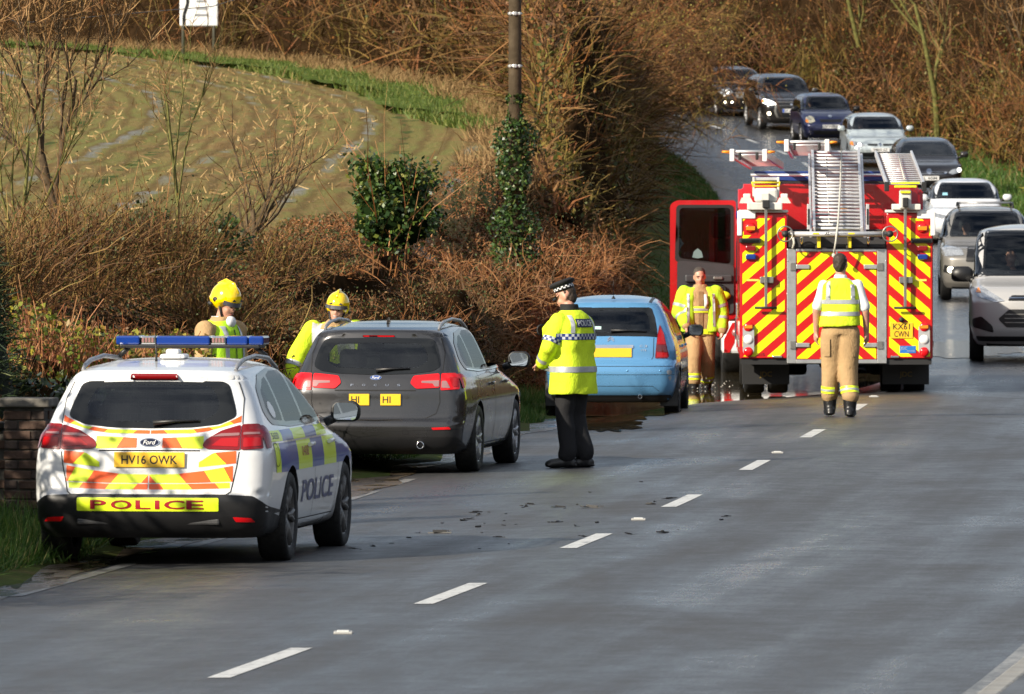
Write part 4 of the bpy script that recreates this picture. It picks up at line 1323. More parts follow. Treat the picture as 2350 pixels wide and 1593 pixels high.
    def line(s, name, pts, view, m, w=.006, off=.0025, parent=None, closed=False):
        P = [Vector(p) for p in pts]
        if closed: P = P + [P[0]]
        Q = []
        for i in range(len(P) - 1):
            k = max(1, int((P[i + 1] - P[i]).length / .03))
            Q += [P[i].lerp(P[i + 1], t / k) for t in range(k)]
        Q.append(P[-1])
        V, F = [], []
        for i, q in enumerate(Q):
            t = (Q[min(i + 1, len(Q) - 1)] - Q[max(i - 1, 0)])
            t = t.normalized() if t.length > 0 else Vector((1, 0))
            nn = Vector((-t.y, t.x)) * w * .5
            V += [(q.x - nn.x, q.y - nn.y), (q.x + nn.x, q.y + nn.y)]
        n = len(Q)
        for i in range(n - 1):
            F += [(2 * i, 2 * i + 1, 2 * i + 3), (2 * i, 2 * i + 3, 2 * i + 2)]
        return s.lay(name, np.array(V), np.array(F), view, m, off, parent)
    def print(s, name, text, c, h, view, m, off=.005, sx=1.0, bold=0.0, parent=None, shear=0.0, font_w=None):
        V, F = text_mesh(text, h, sx, bold, shear)
        if font_w:
            V = V * np.array([font_w / (V[:, 0].max() - V[:, 0].min()), 1])
        if view in ('front', 'left'): V = V * np.array([-1, 1])
        return s.lay(name, V + np.array(c), F, view, m, off, parent)
    def window(s, name, outer, panes, view, frit, m, off=.004, step=.035, names=None):
        """black surround plus panes; opens the skin behind each pane"""
        fr = s.decal(name + '_surround', outer, view, frit, off=off, step=step, holes=panes)
        for i, p in enumerate(panes):
            s.cuts.append((view, p))
            if m is not None and (names is None or names[i] is not None):
                s.decal(names[i] if names else name, p, view, m, off=off, step=step)
        return fr
    def body(s, m, under, step=.04, fine_rear=None, fine_front=None, name='body'):
        L, hw = s.L, s.half + .06
        zt = s.roof.Y.max() + .05; zb = s.zb - .06
        nx = int(2 * hw / step); ny = int(L / step); nz = int((zt - zb) / step)
        def face(o, ua, va, nu, nv):
            u = np.linspace(0, 1, nu + 1); v = np.linspace(0, 1, nv + 1)
            U, Vv = np.meshgrid(u, v)
            P = np.array(o) + U[..., None] * np.array(ua) + Vv[..., None] * np.array(va)
            ii, jj = np.meshgrid(np.arange(nu), np.arange(nv)); a = (jj * (nu + 1) + ii).ravel()
            return P.reshape(-1, 3), np.stack([a, a + 1, a + nu + 2, a + nu + 1], 1)
        X, Y, Z = (2 * hw, 0, 0), (0, L + .1, 0), (0, 0, zt - zb)
        o = (-hw, -.05, zb)
        parts = [face(o, X, Z, nx, nz), face((hw, -.05, zb), Y, Z, ny, nz), face((-hw, L + .05, zb), Z, X, nz, nx), face(o, Z, Y, nz, ny), face((-hw, -.05, zt), X, Y, nx, ny), face(o, Y, X, ny, nx)]
        V, Fq = join(parts)
        key = np.round(V / 1e-5).astype(np.int64)
        _, idx, inv = np.unique(key, axis=0, return_index=True, return_inverse=True)
        V = V[idx]; Fq = inv.ravel()[Fq]
        C = np.stack([np.zeros(len(V)), np.clip(V[:, 1], L * .30, L * .62), np.full(len(V), .62)], 1)
        C[:, 0] = np.clip(V[:, 0], -.35, .35)
        P, ok = s.hit(V, C, 70)
        me = mesh_np('body', P, Fq, True)
        bm = bmesh.new(); bm.from_mesh(me); bmesh.ops.remove_doubles(bm, verts=bm.verts, dist=1e-5); bmesh.ops.recalc_face_normals(bm, faces=bm.faces)
        if bm.calc_volume(signed=True) < 0: bmesh.ops.reverse_faces(bm, faces=bm.faces)
        bm.to_mesh(me); bm.free()
        ob = link(name, me, s.root, [m, under])
        # wheel arches
        b = MB()
        for y in s.axles:
            for sd in (-1, 1):
                b.lathe([(0.0, sd * .52), (s.arch_r, sd * .52), (s.arch_r, sd * 1.2), (0.0, sd * 1.2)], (0, y, s.wr), 'X', 40, smooth=False)
        bmesh.ops.remove_doubles(b.bm, verts=b.bm.verts, dist=1e-5)
        cut = b.build('arch_cutter', under, s.root)
        md = ob.modifiers.new('arch', 'BOOLEAN'); md.operation = 'DIFFERENCE'; md.object = cut; md.solver = 'EXACT'
        try: md.material_mode = 'TRANSFER'
        except Exception: pass
        bpy.context.view_layer.update()
        ev = ob.evaluated_get(bpy.context.evaluated_depsgraph_get())
        me2 = bpy.data.meshes.new_from_object(ev)
        ob.modifiers.clear()
        ob.data = me2
        bpy.data.objects.remove(cut)
        # openings behind panes, exact normals on the skin
        n = len(me2.vertices)
        co = np.zeros(n * 3, np.float32); me2.vertices.foreach_get('co', co); co = co.reshape(-1, 3).astype(float)
        onskin = np.abs(s.F(co)) < 2e-3
        Nn = s.grad(co)
        mk = np.zeros(n, bool)
        for view, poly in s.cuts:
            ax = {'rear': (0, 2), 'front': (0, 2), 'right': (1, 2), 'left': (1, 2), 'top': (0, 1)}[view]
            ins = in_poly(co[:, ax], poly)
            nd = {'rear': -Nn[:, 1], 'front': Nn[:, 1], 'right': Nn[:, 0], 'left': -Nn[:, 0], 'top': Nn[:, 2]}[view]
            mk |= ins & (nd > .05) & onskin
        bm = bmesh.new(); bm.from_mesh(me2); bm.verts.ensure_lookup_table()
        kill = set()
        for i_ in np.nonzero(mk)[0]:
            kill.update(bm.verts[int(i_)].link_faces)
        bmesh.ops.delete(bm, geom=list(kill), context='FACES_ONLY')
        bmesh.ops.delete(bm, geom=[v for v in bm.verts if not v.link_faces], context='VERTS')
        bm.to_mesh(me2); bm.free()
        nv, npoly, nloop = len(me2.vertices), len(me2.polygons), len(me2.loops)
        co = np.zeros(nv * 3, np.float32); me2.vertices.foreach_get('co', co); co = co.reshape(-1, 3).astype(float)
        onskin = np.abs(s.F(co)) < 2e-3
        Nn = s.grad(co)
        lv = np.zeros(nloop, np.int32); me2.loops.foreach_get('vertex_index', lv)
        ls = np.zeros(npoly, np.int32); me2.polygons.foreach_get('loop_start', ls)
        lt = np.zeros(npoly, np.int32); me2.polygons.foreach_get('loop_total', lt)
        pn = np.zeros(npoly * 3, np.float32); me2.polygons.foreach_get('normal', pn); pn = pn.reshape(-1, 3)
        skin = np.minimum.reduceat(onskin[lv].astype(int), ls) > 0
        skin &= np.einsum('ij,ij->i', Nn[lv[ls]], pn) > .2
        cz = np.add.reduceat(co[lv, 2], ls) / lt
        me2.polygons.foreach_set('material_index', (~skin | (cz < s.zb + .03)).astype(np.int32))
        me2.polygons.foreach_set('use_smooth', np.ones(npoly, bool))
        po = np.repeat(np.arange(npoly), lt)
        ln = np.where(skin[po][:, None], Nn[lv], pn[po])
        ln = [tuple(v) for v in ln]
        me2.normals_split_custom_set(ln)
        return ob
_tcache = {}
def text_mesh(text, h, sx=1.0, bold=0.0, shear=0.0, space=1.0):
    key = (text, bold, shear, space)
    if key not in _tcache:
        cu = bpy.data.curves.new('txt', 'FONT')
        cu.body = text; cu.align_x = 'CENTER'; cu.align_y = 'CENTER'; cu.size = 1.0; cu.offset = bold; cu.shear = shear; cu.resolution_u = 3; cu.space_character = space
        o = bpy.data.objects.new('txt', cu); COL.objects.link(o)
        bpy.context.view_layer.update()
        ev = o.evaluated_get(bpy.context.evaluated_depsgraph_get())
        me = bpy.data.meshes.new_from_object(ev)
        bm = bmesh.new(); bm.from_mesh(me); bmesh.ops.triangulate(bm, faces=bm.faces)
        V = np.array([[v.co.x, v.co.y] for v in bm.verts]); F = np.array([[v.index for v in f.verts] for f in bm.faces], dtype=np.int32)
        bm.free(); bpy.data.objects.remove(o)
        V = V - (V.min(0) + V.max(0)) / 2
        V = V / (V[:, 1].max() - V[:, 1].min())
        _tcache[key] = (V, F)
    V, F = _tcache[key]
    return V * np.array([h * sx, h]), F
def flat_text(name, text, h, M, m, parent, sx=1.0, bold=0.0, width=None, space=1.0):
    """flat lettering in the local XZ plane (reads from -Y), placed by matrix M"""
    V, F = text_mesh(text, h, sx, bold, 0.0, space)
    if width: V = V * np.array([width / (V[:, 0].max() - V[:, 0].min()), 1])
    P = np.stack([V[:, 0], 0 * V[:, 0], V[:, 1]], 1)
    P = np.array([list(M @ Vector(p)) for p in P])
    return link(name, mesh_np(name, P, F), parent, m)

M_tyre = mat('tyre rubber', (0.008, 0.008, 0.008), .7, var=.4, vscale=25, bmp=.2, bscale=60)
M_trim = mat('black plastic trim', (0.009, 0.009, 0.010), .45, var=.25, vscale=10)
M_under = mat('underbody', (0.010, 0.010, 0.011), .8)
M_frit = mat('black glass edge', (0.008, 0.009, 0.010), .08, spec=.5)
M_alloy = mat('alloy wheel', (0.36, 0.36, 0.37), .38, .6, var=.3, vscale=14)
M_alloyd = mat('dusty alloy wheel', (0.16, 0.155, 0.15), .5, .6, var=.4, vscale=10)
M_chrome = mat('chrome', (0.75, 0.75, 0.76), .12, 1.0)
M_seat = mat('dark seat cloth', (0.022, 0.023, 0.026), .9, var=.3, vscale=30)
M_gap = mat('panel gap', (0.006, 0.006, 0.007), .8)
M_glass = glass('car glass', (0.68, 0.72, 0.70), 1.2)
M_glassd = glass('privacy glass', (0.42, 0.46, 0.46), 1.3)
M_sideg = glass('side glass', (0.30, 0.33, 0.31), .55)
M_screen = glass('windscreen glass', (0.50, 0.55, 0.54), 1.0)
M_mirror = mat('mirror glass', (0.75, 0.78, 0.80), .03, 1.0)
M_red = mat('red lamp lens', (0.40, 0.002, 0.004), .2, coat=.35)
M_red2 = mat('dark red lamp lens', (0.20, 0.002, 0.004), .2, coat=.35)
M_redb = mat('bright red lamp lens', (0.60, 0.004, 0.008), .2, coat=.35)
M_clear = mat('clear lamp lens', (0.30, 0.15, 0.15), .2, .1, coat=1.0)
M_amber = mat('amber lamp lens', (0.85, 0.24, 0.01), .15, coat=1.0)
M_plate_y = mat('yellow plate', (0.85, 0.50, 0.02), .35, coat=.3)
M_plate_w = mat('white plate', (0.72, 0.72, 0.72), .35, coat=.3)
M_ink = mat('black print', (0.010, 0.010, 0.010), .45)
M_white = mat('white moulding', (0.75, 0.75, 0.75), .35)
M_lampon = mat('lit lamp', (0.9, 0.85, 0.7), .2, emit=(1.0, 0.86, 0.62), estr=6.0)
M_lampdip = mat('lit headlamp', (0.9, 0.9, 0.9), .2, emit=(1.0, 0.95, 0.85), estr=2.2)
M_headl = mat('headlamp glass', (0.52, 0.54, 0.56), .1, .6, coat=1.0, var=.5, vscale=60)
M_grille = mat('grille', (0.010, 0.010, 0.011), .4)

_wheel_cache = {}
def wheel(parent, x, y, r, w=.205, rim_m=None, side=1, spokes=5, rim_r=None, steer=0.0, kind='alloy'):
    rim_r = rim_r or r * .70
    t = thing('wheel', None, None); t.parent = parent; t.location = (x, y, r); t.rotation_euler = (0, 0, (PI if side < 0 else 0) + steer)
    key = (round(r, 3), round(w, 3), spokes, round(rim_r, 3), kind)
    if key not in _wheel_cache:
        h = w / 2
        b = MB(); b.lathe([(rim_r, -h * .85), (rim_r + .02, -h * .95), (r * .93, -h), (r * .985, -h * .86), (r, -h * .6), (r, h * .6), (r * .985, h * .86), (r * .93, h), (rim_r + .02, h * .95), (rim_r, h * .85)], axis='X', seg=44)
        for k in range(3):     # tread grooves
            pass
        me1 = bpy.data.meshes.new('tyre'); bmesh.ops.recalc_face_normals(b.bm, faces=b.bm.faces); b.bm.to_mesh(me1); b.bm.free()
        b = MB(); b.lathe([(rim_r * 1.01, h * .86), (rim_r * .95, h * .80), (rim_r * .93, h * .3), (rim_r * .93, -h * .5), (.03, -h * .5)], axis='X', seg=36)
        if kind == 'alloy':
            for k in range(spokes):
                a = 2 * PI * k / spokes
                ca, sa = math.cos(a), math.sin(a)
                for q in (-.16, .16):
                    c2, s2 = math.cos(a + q), math.sin(a + q)
                    b.tube([(h * .55, .045 * ca, .045 * sa), (h * .72, rim_r * .5 * math.cos(a + q * .5), rim_r * .5 * math.sin(a + q * .5)), (h * .74, rim_r * .95 * c2, rim_r * .95 * s2)], [.024, .02, .022], 6)
            b.lathe([(.0, h * .66), (.045, h * .66), (.06, h * .5), (.06, -h * .2)], axis='X', seg=20)
        else:
            b.lathe([(.0, h * .7), (.06, h * .72), (.08, h * .55), (rim_r * .6, h * .75), (rim_r * .9, h * .5), (rim_r * .95, h * .8)], axis='X', seg=30)
        me2 = bpy.data.meshes.new('rim'); bmesh.ops.recalc_face_normals(b.bm, faces=b.bm.faces); b.bm.to_mesh(me2); b.bm.free()
        _wheel_cache[key] = (me1, me2)
    a, b = _wheel_cache[key]
    me1 = a.copy() if not a.materials else a
    if not a.materials: a.materials.append(M_tyre)
    link('tyre', a, t)
    me2 = b.copy(); me2.materials.clear(); me2.materials.append(rim_m or M_alloy)
    link('rim', me2, t)
    return t
def door_mirror(parent, x, y, z, side, body_m, s=1.0, view='rear'):
    """housing, glass facing back, arm"""
    b = MB()
    b.ball((0, 0, 0), .105 * s, .075 * s, .075 * s, 18, 12)
    for v in b.bm.verts:
        if v.co.y < -.02 * s: v.co.y = -.02 * s - (v.co.y + .02 * s) * .05
        v.co.x = max(min(v.co.x * 1.12, .105 * s), -.105 * s)
        v.co.z = max(min(v.co.z * 1.2, .078 * s), -.072 * s)
    h = b.build('door_mirror', body_m, parent); h.location = (x, y, z)
    poly = rounded([(-.085 * s, -.055 * s), (.075 * s, -.06 * s), (.095 * s, .03 * s), (.06 * s, .064 * s), (-.08 * s, .064 * s)], .03)
    if side < 0: poly = [(-p, q) for p, q in poly]
    MB().prism(poly, -.030 * s, -.023 * s).build('mirror_glass', M_mirror, h)
    MB().tube([(-side * .07 * s, .01, -.04 * s), (-side * .15 * s, .03, -.075 * s)], [.03 * s, .035 * s], 8).build('mirror_arm', M_trim, h)
    return h
def plate(parent, text, M, bg, w=.52, h=.111, th=.064, two=None):
    b = MB(); b.box((0, 0, 0), (w, .008, h), .003)
    p = b.build('number_plate', bg, parent); p.matrix_local = M
    T = Matrix.Translation((0, -.0055, 0))
    if two:
        flat_text('lettering', two[0], th, T @ Matrix.Translation((0, 0, h * .235)), M_ink, p, bold=.012, width=w * .74)
        flat_text('lettering', two[1], th, T @ Matrix.Translation((0, 0, -h * .225)), M_ink, p, bold=.012, width=w * .64)
    elif text:
        flat_text('lettering', text, th, T, M_ink, p, bold=.012, width=w * .79)
    return p
def seats(parent, y, x=(-.36, .36), z0=.32, top=1.22, m=None, back_w=.46, head=True, tiltb=.12):
    m = m or M_seat
    for xx in x:
        b = MB()
        rot = Matrix.Rotation(tiltb, 4, 'X')
        b.box((xx, y, (z0 + top - .2) / 2 + .1), (back_w, .12, top - .2 - z0 - .1), .05, rot=rot)
        st = b.build('seat', m, parent)
        if head:
            MB().box((xx, y - .07, top - .02), (.27, .10, .19), .045).build('headrest', m, st)
# ================================================================== cars by the left verge
M_pw = paint('police white paint', (0.74, 0.75, 0.76), 0.0, .3, dirt=.5)
M_pgrey = paint('magnetic grey paint', (0.050, 0.050, 0.053), .7, .28, dirt=.10)
M_pblue = paint('light blue metallic paint', (0.115, 0.33, 0.60), .4, .28, dirt=.15)
M_fyel = mat('fluorescent yellow film', (0.70, 0.88, 0.02), .4, coat=.4)
M_forange = mat('fluorescent orange film', (1.0, 0.115, 0.01), .4, coat=.4)
M_blue = mat('police blue film', (0.012, 0.06, 0.32), .35, coat=.4)
M_redink = mat('dark red print', (0.34, 0.008, 0.02), .4)
M_blueink = mat('slate blue print', (0.075, 0.085, 0.19), .4)
M_bluelens = mat('blue beacon lens', (0.006, 0.035, 0.22), .1, coat=1.0)

def estate(name, label, loc, rz, scale, paint_m, grey=False, axl=(.97, 3.62), tilt_=0.0):
    c = Car(name, label, 4.56,
            side=[(.0, .78), (.18, .80), (.26, .865), (.40, .895), (.56, .912), (.70, .913), (.80, .903), (.86, .890), (.93, .872), (.985, .835), (1.10, .785), (1.22, .728), (1.34, .662), (1.42, .605), (1.52, .50)],
            plan=[(-.2, .90), (0.0, .915), (.3, .955), (.9, 1.0), (3.7, 1.0), (4.15, .96), (4.56, .86), (4.8, .8)],
            rear=[(.0, .16), (.19, .13), (.28, .045), (.36, .012), (.46, .0), (.51, .012), (.535, .045), (.62, .062), (.72, .075), (.80, .082), (.86, .10), (.95, .135), (1.0, .165), (1.16, .262), (1.30, .345), (1.335, .352), (1.36, .31), (1.40, .315), (1.425, .36), (1.46, .6), (1.54, 1.2)],
            front=[(.0, 4.3), (.19, 4.38), (.30, 4.5), (.45, 4.56), (.60, 4.55), (.70, 4.47), (.78, 4.28), (.86, 3.95), (.93, 3.58), (.98, 3.36), (1.10, 3.10), (1.25, 2.80), (1.38, 2.48), (1.46, 2.15), (1.54, 1.7)],
            roof=[(-.3, 1.385), (.3, 1.415), (.8, 1.455), (1.5, 1.485), (2.1, 1.49), (2.7, 1.45), (3.2, 1.32), (4.6, .9)],
            loc=loc, rz=rz, axles=axl, wr=.328, half=.915, scale=scale, tilt_=tilt_)
    return c
def sym(h): return list(h) + [(-x, z) for x, z in reversed(h)]
def estate_glass(c, rear_outer, rear_inner, panes=('rear_quarter_window', 'rear_door_window', 'front_door_window'), open_driver=False, gm=None):
    c.window('rear_window', rear_outer, [rear_inner], 'rear', M_frit, gm or M_glassd, names=['rear_window'])
    outer = rounded([(.62, 1.005), (.50, 1.10), (.62, 1.27), (.95, 1.365), (1.6, 1.405), (2.15, 1.40), (2.6, 1.335), (3.0, 1.17), (3.33, 1.005), (2.3, .975), (1.3, .975)], .07, 5)
    p1 = rounded([(.70, 1.04), (.62, 1.11), (.72, 1.245), (1.02, 1.325), (1.22, 1.345), (1.10, 1.02)], .045)
    p2 = rounded([(1.17, 1.015), (1.29, 1.35), (1.55, 1.378), (2.02, 1.378), (1.98, 1.005)], .03)
    p3 = rounded([(2.06, 1.003), (2.10, 1.375), (2.56, 1.312), (2.92, 1.165), (3.2, 1.02)], .03)
    for v in ('right', 'left'):
        nm = list(panes)
        if open_driver and v == 'right': nm[2] = None
        c.window('side_window', outer, [p1, p2, p3], v, M_frit, M_sideg, names=nm)
    ws = rounded(sym([(.0, 1.0), (.62, 1.0), (.70, 1.02), (.56, 1.37), (0, 1.39)])[0:], .04) if False else rounded([(-.66, 1.01), (.66, 1.01), (.53, 1.36), (-.53, 1.36)], .05)
    wi = rounded([(-.61, 1.03), (.61, 1.03), (.50, 1.335), (-.50, 1.335)], .05)
    c.window('windscreen', ws, [wi], 'front', M_frit, M_screen, names=['windscreen'])
    seats(c.root, 1.35, x=(-.40, 0, .40), top=1.12, back_w=.44)
    seats(c.root, 2.25, top=1.24)
    MB().box((0, 3.05, .82), (1.35, .5, .16), .05).build('dashboard', M_seat, c.root)
def roof_rails(c, m):
    for sd in (-1, 1):
        pts = []
        for y, lift in ((.52, .004), (.62, .03), (.85, .05), (1.4, .058), (2.0, .055), (2.4, .03), (2.5, .004)):
            P, ok = c.project(np.array([[sd * .565, y]]), 'top')
            pts.append((P[0][0], P[0][1], P[0][2] + lift))
        MB().tube(pts, [.012, .017, .017, .017, .017, .017, .012], 8).build('roof_rail', m, c.root)
def exhaust(c, x, z, r, y=.02):
    MB().lathe([(r * .86, y + .10), (r * .86, y), (r, y), (r, y + .14)], (x, 0, z), 'Y', 20).build('exhaust_pipe', M_chrome, c.root)
def front_face(c, z=.62):
    c.both('headlight', rounded([(.45, z + .02), (.80, z + .11), (.86, z + .06), (.80, z - .05), (.52, z - .06)], .02), 'front', M_headl, off=.006)
    c.decal('grille', rounded([(-.48, .30), (.48, .30), (.55, .50), (-.55, .50)], .03), 'front', M_grille, off=.004, step=.05)

# ---------------------------------------------------------------- police estate
PC = estate('police_car', 'white police estate car with chevron tailgate and blue roof light bar', (-2.645, 69.45, rz(-2.5, 70.4) + .012), -R(7.6), 1.0, M_pw, tilt_=R(-.1))
c = PC
r_out = rounded([(0, .985), (.30, .992), (.50, 1.015), (.60, 1.06), (.617, 1.085), (.60, 1.15), (.545, 1.30), (.50, 1.325), (0, 1.333), (-.50, 1.325), (-.545, 1.30), (-.60, 1.15), (-.617, 1.085), (-.60, 1.06), (-.50, 1.015), (-.30, .992)], .03, 3)
r_in = rounded([(0, 1.03), (.36, 1.04), (.47, 1.09), (.49, 1.16), (.43, 1.275), (.36, 1.296), (0, 1.302), (-.36, 1.296), (-.43, 1.275), (-.49, 1.16), (-.47, 1.09), (-.36, 1.04)], .05, 4)
estate_glass(c, r_out, r_in)
# tail lamps, high brake lamp
lampi = rounded([(.385, .862), (.41, .905), (.52, .97), (.655, 1.012), (.66, .832), (.60, .832), (.42, .838)], .018)
lampo = rounded([(.665, .832), (.66, 1.014), (.765, 1.018), (.785, .99), (.80, .94), (.815, .84)], .012)
lamps = rounded([(.25, .838), (.33, .845), (.40, .98), (.36, 1.005), (.25, 1.005)], .01)
for sd in (1, -1):
    mi = (lambda q: q if sd > 0 else mirror(q))
    a = c.decal('tail_light', mi(lampi), 'rear', M_red2, off=.010, step=.022)
    c.decal('reversing_lens', mi(rounded([(.45, .925), (.52, .948), (.650, .952), (.650, .934), (.52, .928)], .006)), 'rear', M_clear, off=.014, step=.02, parent=a)
    c.decal('brake_lens', mi(rounded([(.45, .862), (.645, .852), (.645, .918), (.52, .914)], .012)), 'rear', M_red, off=.013, step=.02, parent=a)
    b_ = c.decal('tail_light', mi(lampo), 'rear', M_red2, off=.010, step=.016)
    c.decal('brake_lens', mi(rounded([(.68, .85), (.68, .918), (.79, .918), (.80, .86)], .012)), 'rear', M_red, off=.013, step=.016, parent=b_)
    c.decal('reversing_lens', mi(rounded([(.675, .938), (.675, .955), (.78, .955), (.785, .940)], .006)), 'rear', M_clear, off=.013, step=.016, parent=b_)
c.both('tail_light_side', lamps, 'right', M_red2, off=.010, step=.02)
c.decal('high_brake_light', rounded([(-.18, 1.345), (.18, 1.345), (.17, 1.376), (-.17, 1.376)], .012), 'rear', M_red2, off=.012, step=.03)
# tailgate seams, and a painted shadow line above the plate
gate = [(.64, 1.38), (.675, 1.03)]
c.line('tailgate_gap', [(-.655, .82), (-.640, .72), (-.60, .53), (-.57, .508), (.57, .508), (.60, .53), (.640, .72), (.655, .82)], 'rear', M_gap, .008)
c.line('tailgate_gap', [(.605, 1.32), (.655, 1.2), (.665, 1.02)], 'rear', M_gap, .006)
c.line('tailgate_gap', [(-.605, 1.32), (-.655, 1.2), (-.665, 1.02)], 'rear', M_gap, .006)
c.decal('plate_shadow_line', [(-.37, .823), (.37, .823), (.37, .832), (-.37, .832)], 'rear', M_gap, off=.003)  # dark strip painted as the shadow along the top of the plate recess
# chevron film
def seg_band(top, bot, cuts, slant, cols, x0, x1, gap=.004):
    """band between two curves z(x), cut by slanted lines into coloured pieces"""
    out = []
    xs_ = [x0] + list(cuts) + [x1]
    for i in range(len(xs_) - 1):
        a, b = xs_[i], xs_[i + 1]
        sa = slant if i > 0 else 0; sb = slant if i < len(xs_) - 2 else 0
        n = 6
        tp = [(a + sa + (b + sb - a - sa) * k / n) for k in range(n + 1)]
        bt = [(a + (b - a) * k / n) for k in range(n + 1)]
        poly = [(x, bot(x)) for x in bt] + [(x, top(x)) for x in reversed(tp)]
        out.append((poly, cols[i % len(cols)]))
    return out
Y_, O_ = M_fyel, M_forange
def bands(top, bot, cuts, slant, cols, x0, x1):
    for poly, m in seg_band(top, bot, cuts, slant, cols, x0, x1):
        c.decal('chevron_film', poly, 'rear', m, off=.0035, step=.03)
        c.decal('chevron_film', mirror(poly), 'rear', m, off=.0035, step=.03)
lerp = lambda x, pts: float(np.interp(x, [p[0] for p in pts], [p[1] for p in pts]))
t1 = lambda x: lerp(x, [(0, .972), (.30, .979), (.5, 1.005), (.62, 1.06), (.66, 1.085)])
b1 = lambda x: lerp(x, [(0, .948), (.30, .952), (.42, .968), (.52, .995), (.62, 1.025), (.66, 1.035)])
bands(t1, b1, [.13, .34, .46, .60], .03 * -1, [O_, Y_, O_, Y_, O_], .004, .652)
t2 = lambda x: lerp(x, [(0, .918), (.1, .918), (.40, .932)]); b2 = lambda x: lerp(x, [(0, .848), (.1, .848), (.36, .842)])
bands(t2, b2, [.245], -.05, [O_, Y_], .095, .395)
t3 = lambda x: lerp(x, [(.36, .74), (.47, .812), (.635, .826)]); b3 = lambda x: lerp(x, [(.36, .708), (.56, .73), (.635, .738)])
bands(t3, b3, [.565], -.085, [Y_, O_], .365, .634)
t4 = lambda x: lerp(x, [(0, .655), (.2, .658), (.4, .682), (.632, .722)]); b4 = lambda x: lerp(x, [(0, .594), (.3, .594), (.61, .606)])
bands(t4, b4, [.055, .275, .46, .60], -.055, [O_, Y_, O_, Y_, O_], .005, .612)
t5 = lambda x: lerp(x, [(0, .586), (.3, .588), (.60, .597)]); b5 = lambda x: lerp(x, [(0, .545), (.3, .546), (.59, .556)])
bands(t5, b5, [.115, .32, .52], -.035, [O_, Y_, O_, Y_], .005, .592)
# black bumper, police strip
bmp = rounded([(-.76, .50), (-.60, .508), (.60, .508), (.76, .50), (.82, .46), (.87, .40), (.90, .36), (.90, .20), (-.90, .20), (-.90, .36), (-.87, .40), (-.82, .46)], .02)
bp = c.decal('bumper_skirt', bmp, 'rear', M_trim, off=.007, step=.03)
c.both('sill_skirt', rounded([(-.05, .40), (.35, .375), (.60, .34), (.60, .225), (-.05, .225)], .01), 'right', M_trim, off=.007, step=.03)
st = c.decal('police_strip', rounded([(-.52, .392), (.52, .392), (.52, .486), (-.52, .486)], .012), 'rear', M_fyel, off=.011, step=.03, parent=bp)
for ch, xx, wd in (('P', -.36, .12), ('O', -.19, .155), ('L', -.03, .11), ('I', .075, .035), ('C', .20, .15), ('E', .35, .125)):
    c.print('lettering', ch, (xx, .438), .062, 'rear', M_redink, off=.014, bold=.02, font_w=wd, parent=st)
c.both('bumper_reflector', rounded([(.62, .352), (.745, .345), (.77, .315), (.64, .318)], .008), 'rear', M_redb, off=.012, step=.02)
MB().box((0, .045, .315), (1.05, .03, .05), .015).build('bumper_insert', mat('grey plastic', (.045, .045, .047), .45), c.root)
# badge, plate, wiper
c.decal('badge', [(.075 * math.cos(t), .885 + .033 * math.sin(t)) for t in np.linspace(0, 2 * PI, 28, endpoint=False)], 'rear', M_chrome, off=.006, step=.02)
bd = c.decal('badge', [(.066 * math.cos(t), .885 + .026 * math.sin(t)) for t in np.linspace(0, 2 * PI, 28, endpoint=False)], 'rear', mat('badge blue', (.006, .010, .035), .2), off=.008, step=.02)
c.print('lettering', 'Ford', (0, .885), .032, 'rear', M_white, off=.010, bold=.005, shear=.35, font_w=.095, parent=bd)
plate(c.root, 'HV16 OWK', Matrix.Translation((0.005, .066, .762)) @ Matrix.Rotation(-.05, 4, 'X'), M_plate_y)
def wiper(c, x0, z0, x1, z1, off=.02):
    P, ok = c.project(np.array([[x0, z0], [(x0 + x1) / 2, (z0 + z1) / 2 + .008], [x1, z1]]), 'rear')
    g = c.grad(P)
    pts = [tuple(p + n * o) for p, n, o in zip(P, g, (off + .012, off, off - .004))]
    MB().tube(pts, [.020, .011, .006], 8).build('rear_wiper', M_trim, c.root)
wiper(c, .02, 1.01, .36, 1.035)
# sides: yellow and blue blocks
def block(y0, y1, z0, z1, m, n='side_block'):
    poly = [(y0, z0), (y1, z0), (y1, z1), (y0, z1)]
    for v in ('right', 'left'):
        c.decal(n, poly, v, m, off=.0035, step=.035)
for y0, y1, m in ((.02, .56, M_fyel), (.56, 1.27, M_blue), (1.27, 1.93, M_fyel), (1.93, 2.5, M_blue), (2.5, 3.1, M_fyel), (3.1, 3.9, M_blue)):
    block(max(y0, .42) if y0 < .3 else y0, y1, .66, .872, m)
for y0, y1, m in ((.32, .72, M_fyel), (.72, 1.2, M_blue), (1.2, 1.75, M_fyel), (1.75, 2.3, M_blue), (2.3, 2.8, M_fyel)):
    block(y0, y1, .885, .962, m)
c.print('door_lettering', 'POLICE', (2.22, .495), .165, 'right', M_blueink, off=.005, bold=.015, font_w=1.50)
c.print('door_lettering', 'POLICE', (2.22, .495), .165, 'left', M_blueink, off=.005, bold=.015, font_w=1.50)
c.print('fleet_number', '5650', (.52, .925), .045, 'right', M_blueink, off=.006, font_w=.20)
c.print('phone_number', '0408', (1.62, .79), .075, 'right', M_redink, off=.006, font_w=.30)
c.decal('window_sticker', [(.80 + .10 * math.cos(t), 1.11 + .06 * math.sin(t)) for t in np.linspace(0, 2 * PI, 20, endpoint=False)], 'right', M_white, off=.006, step=.03)
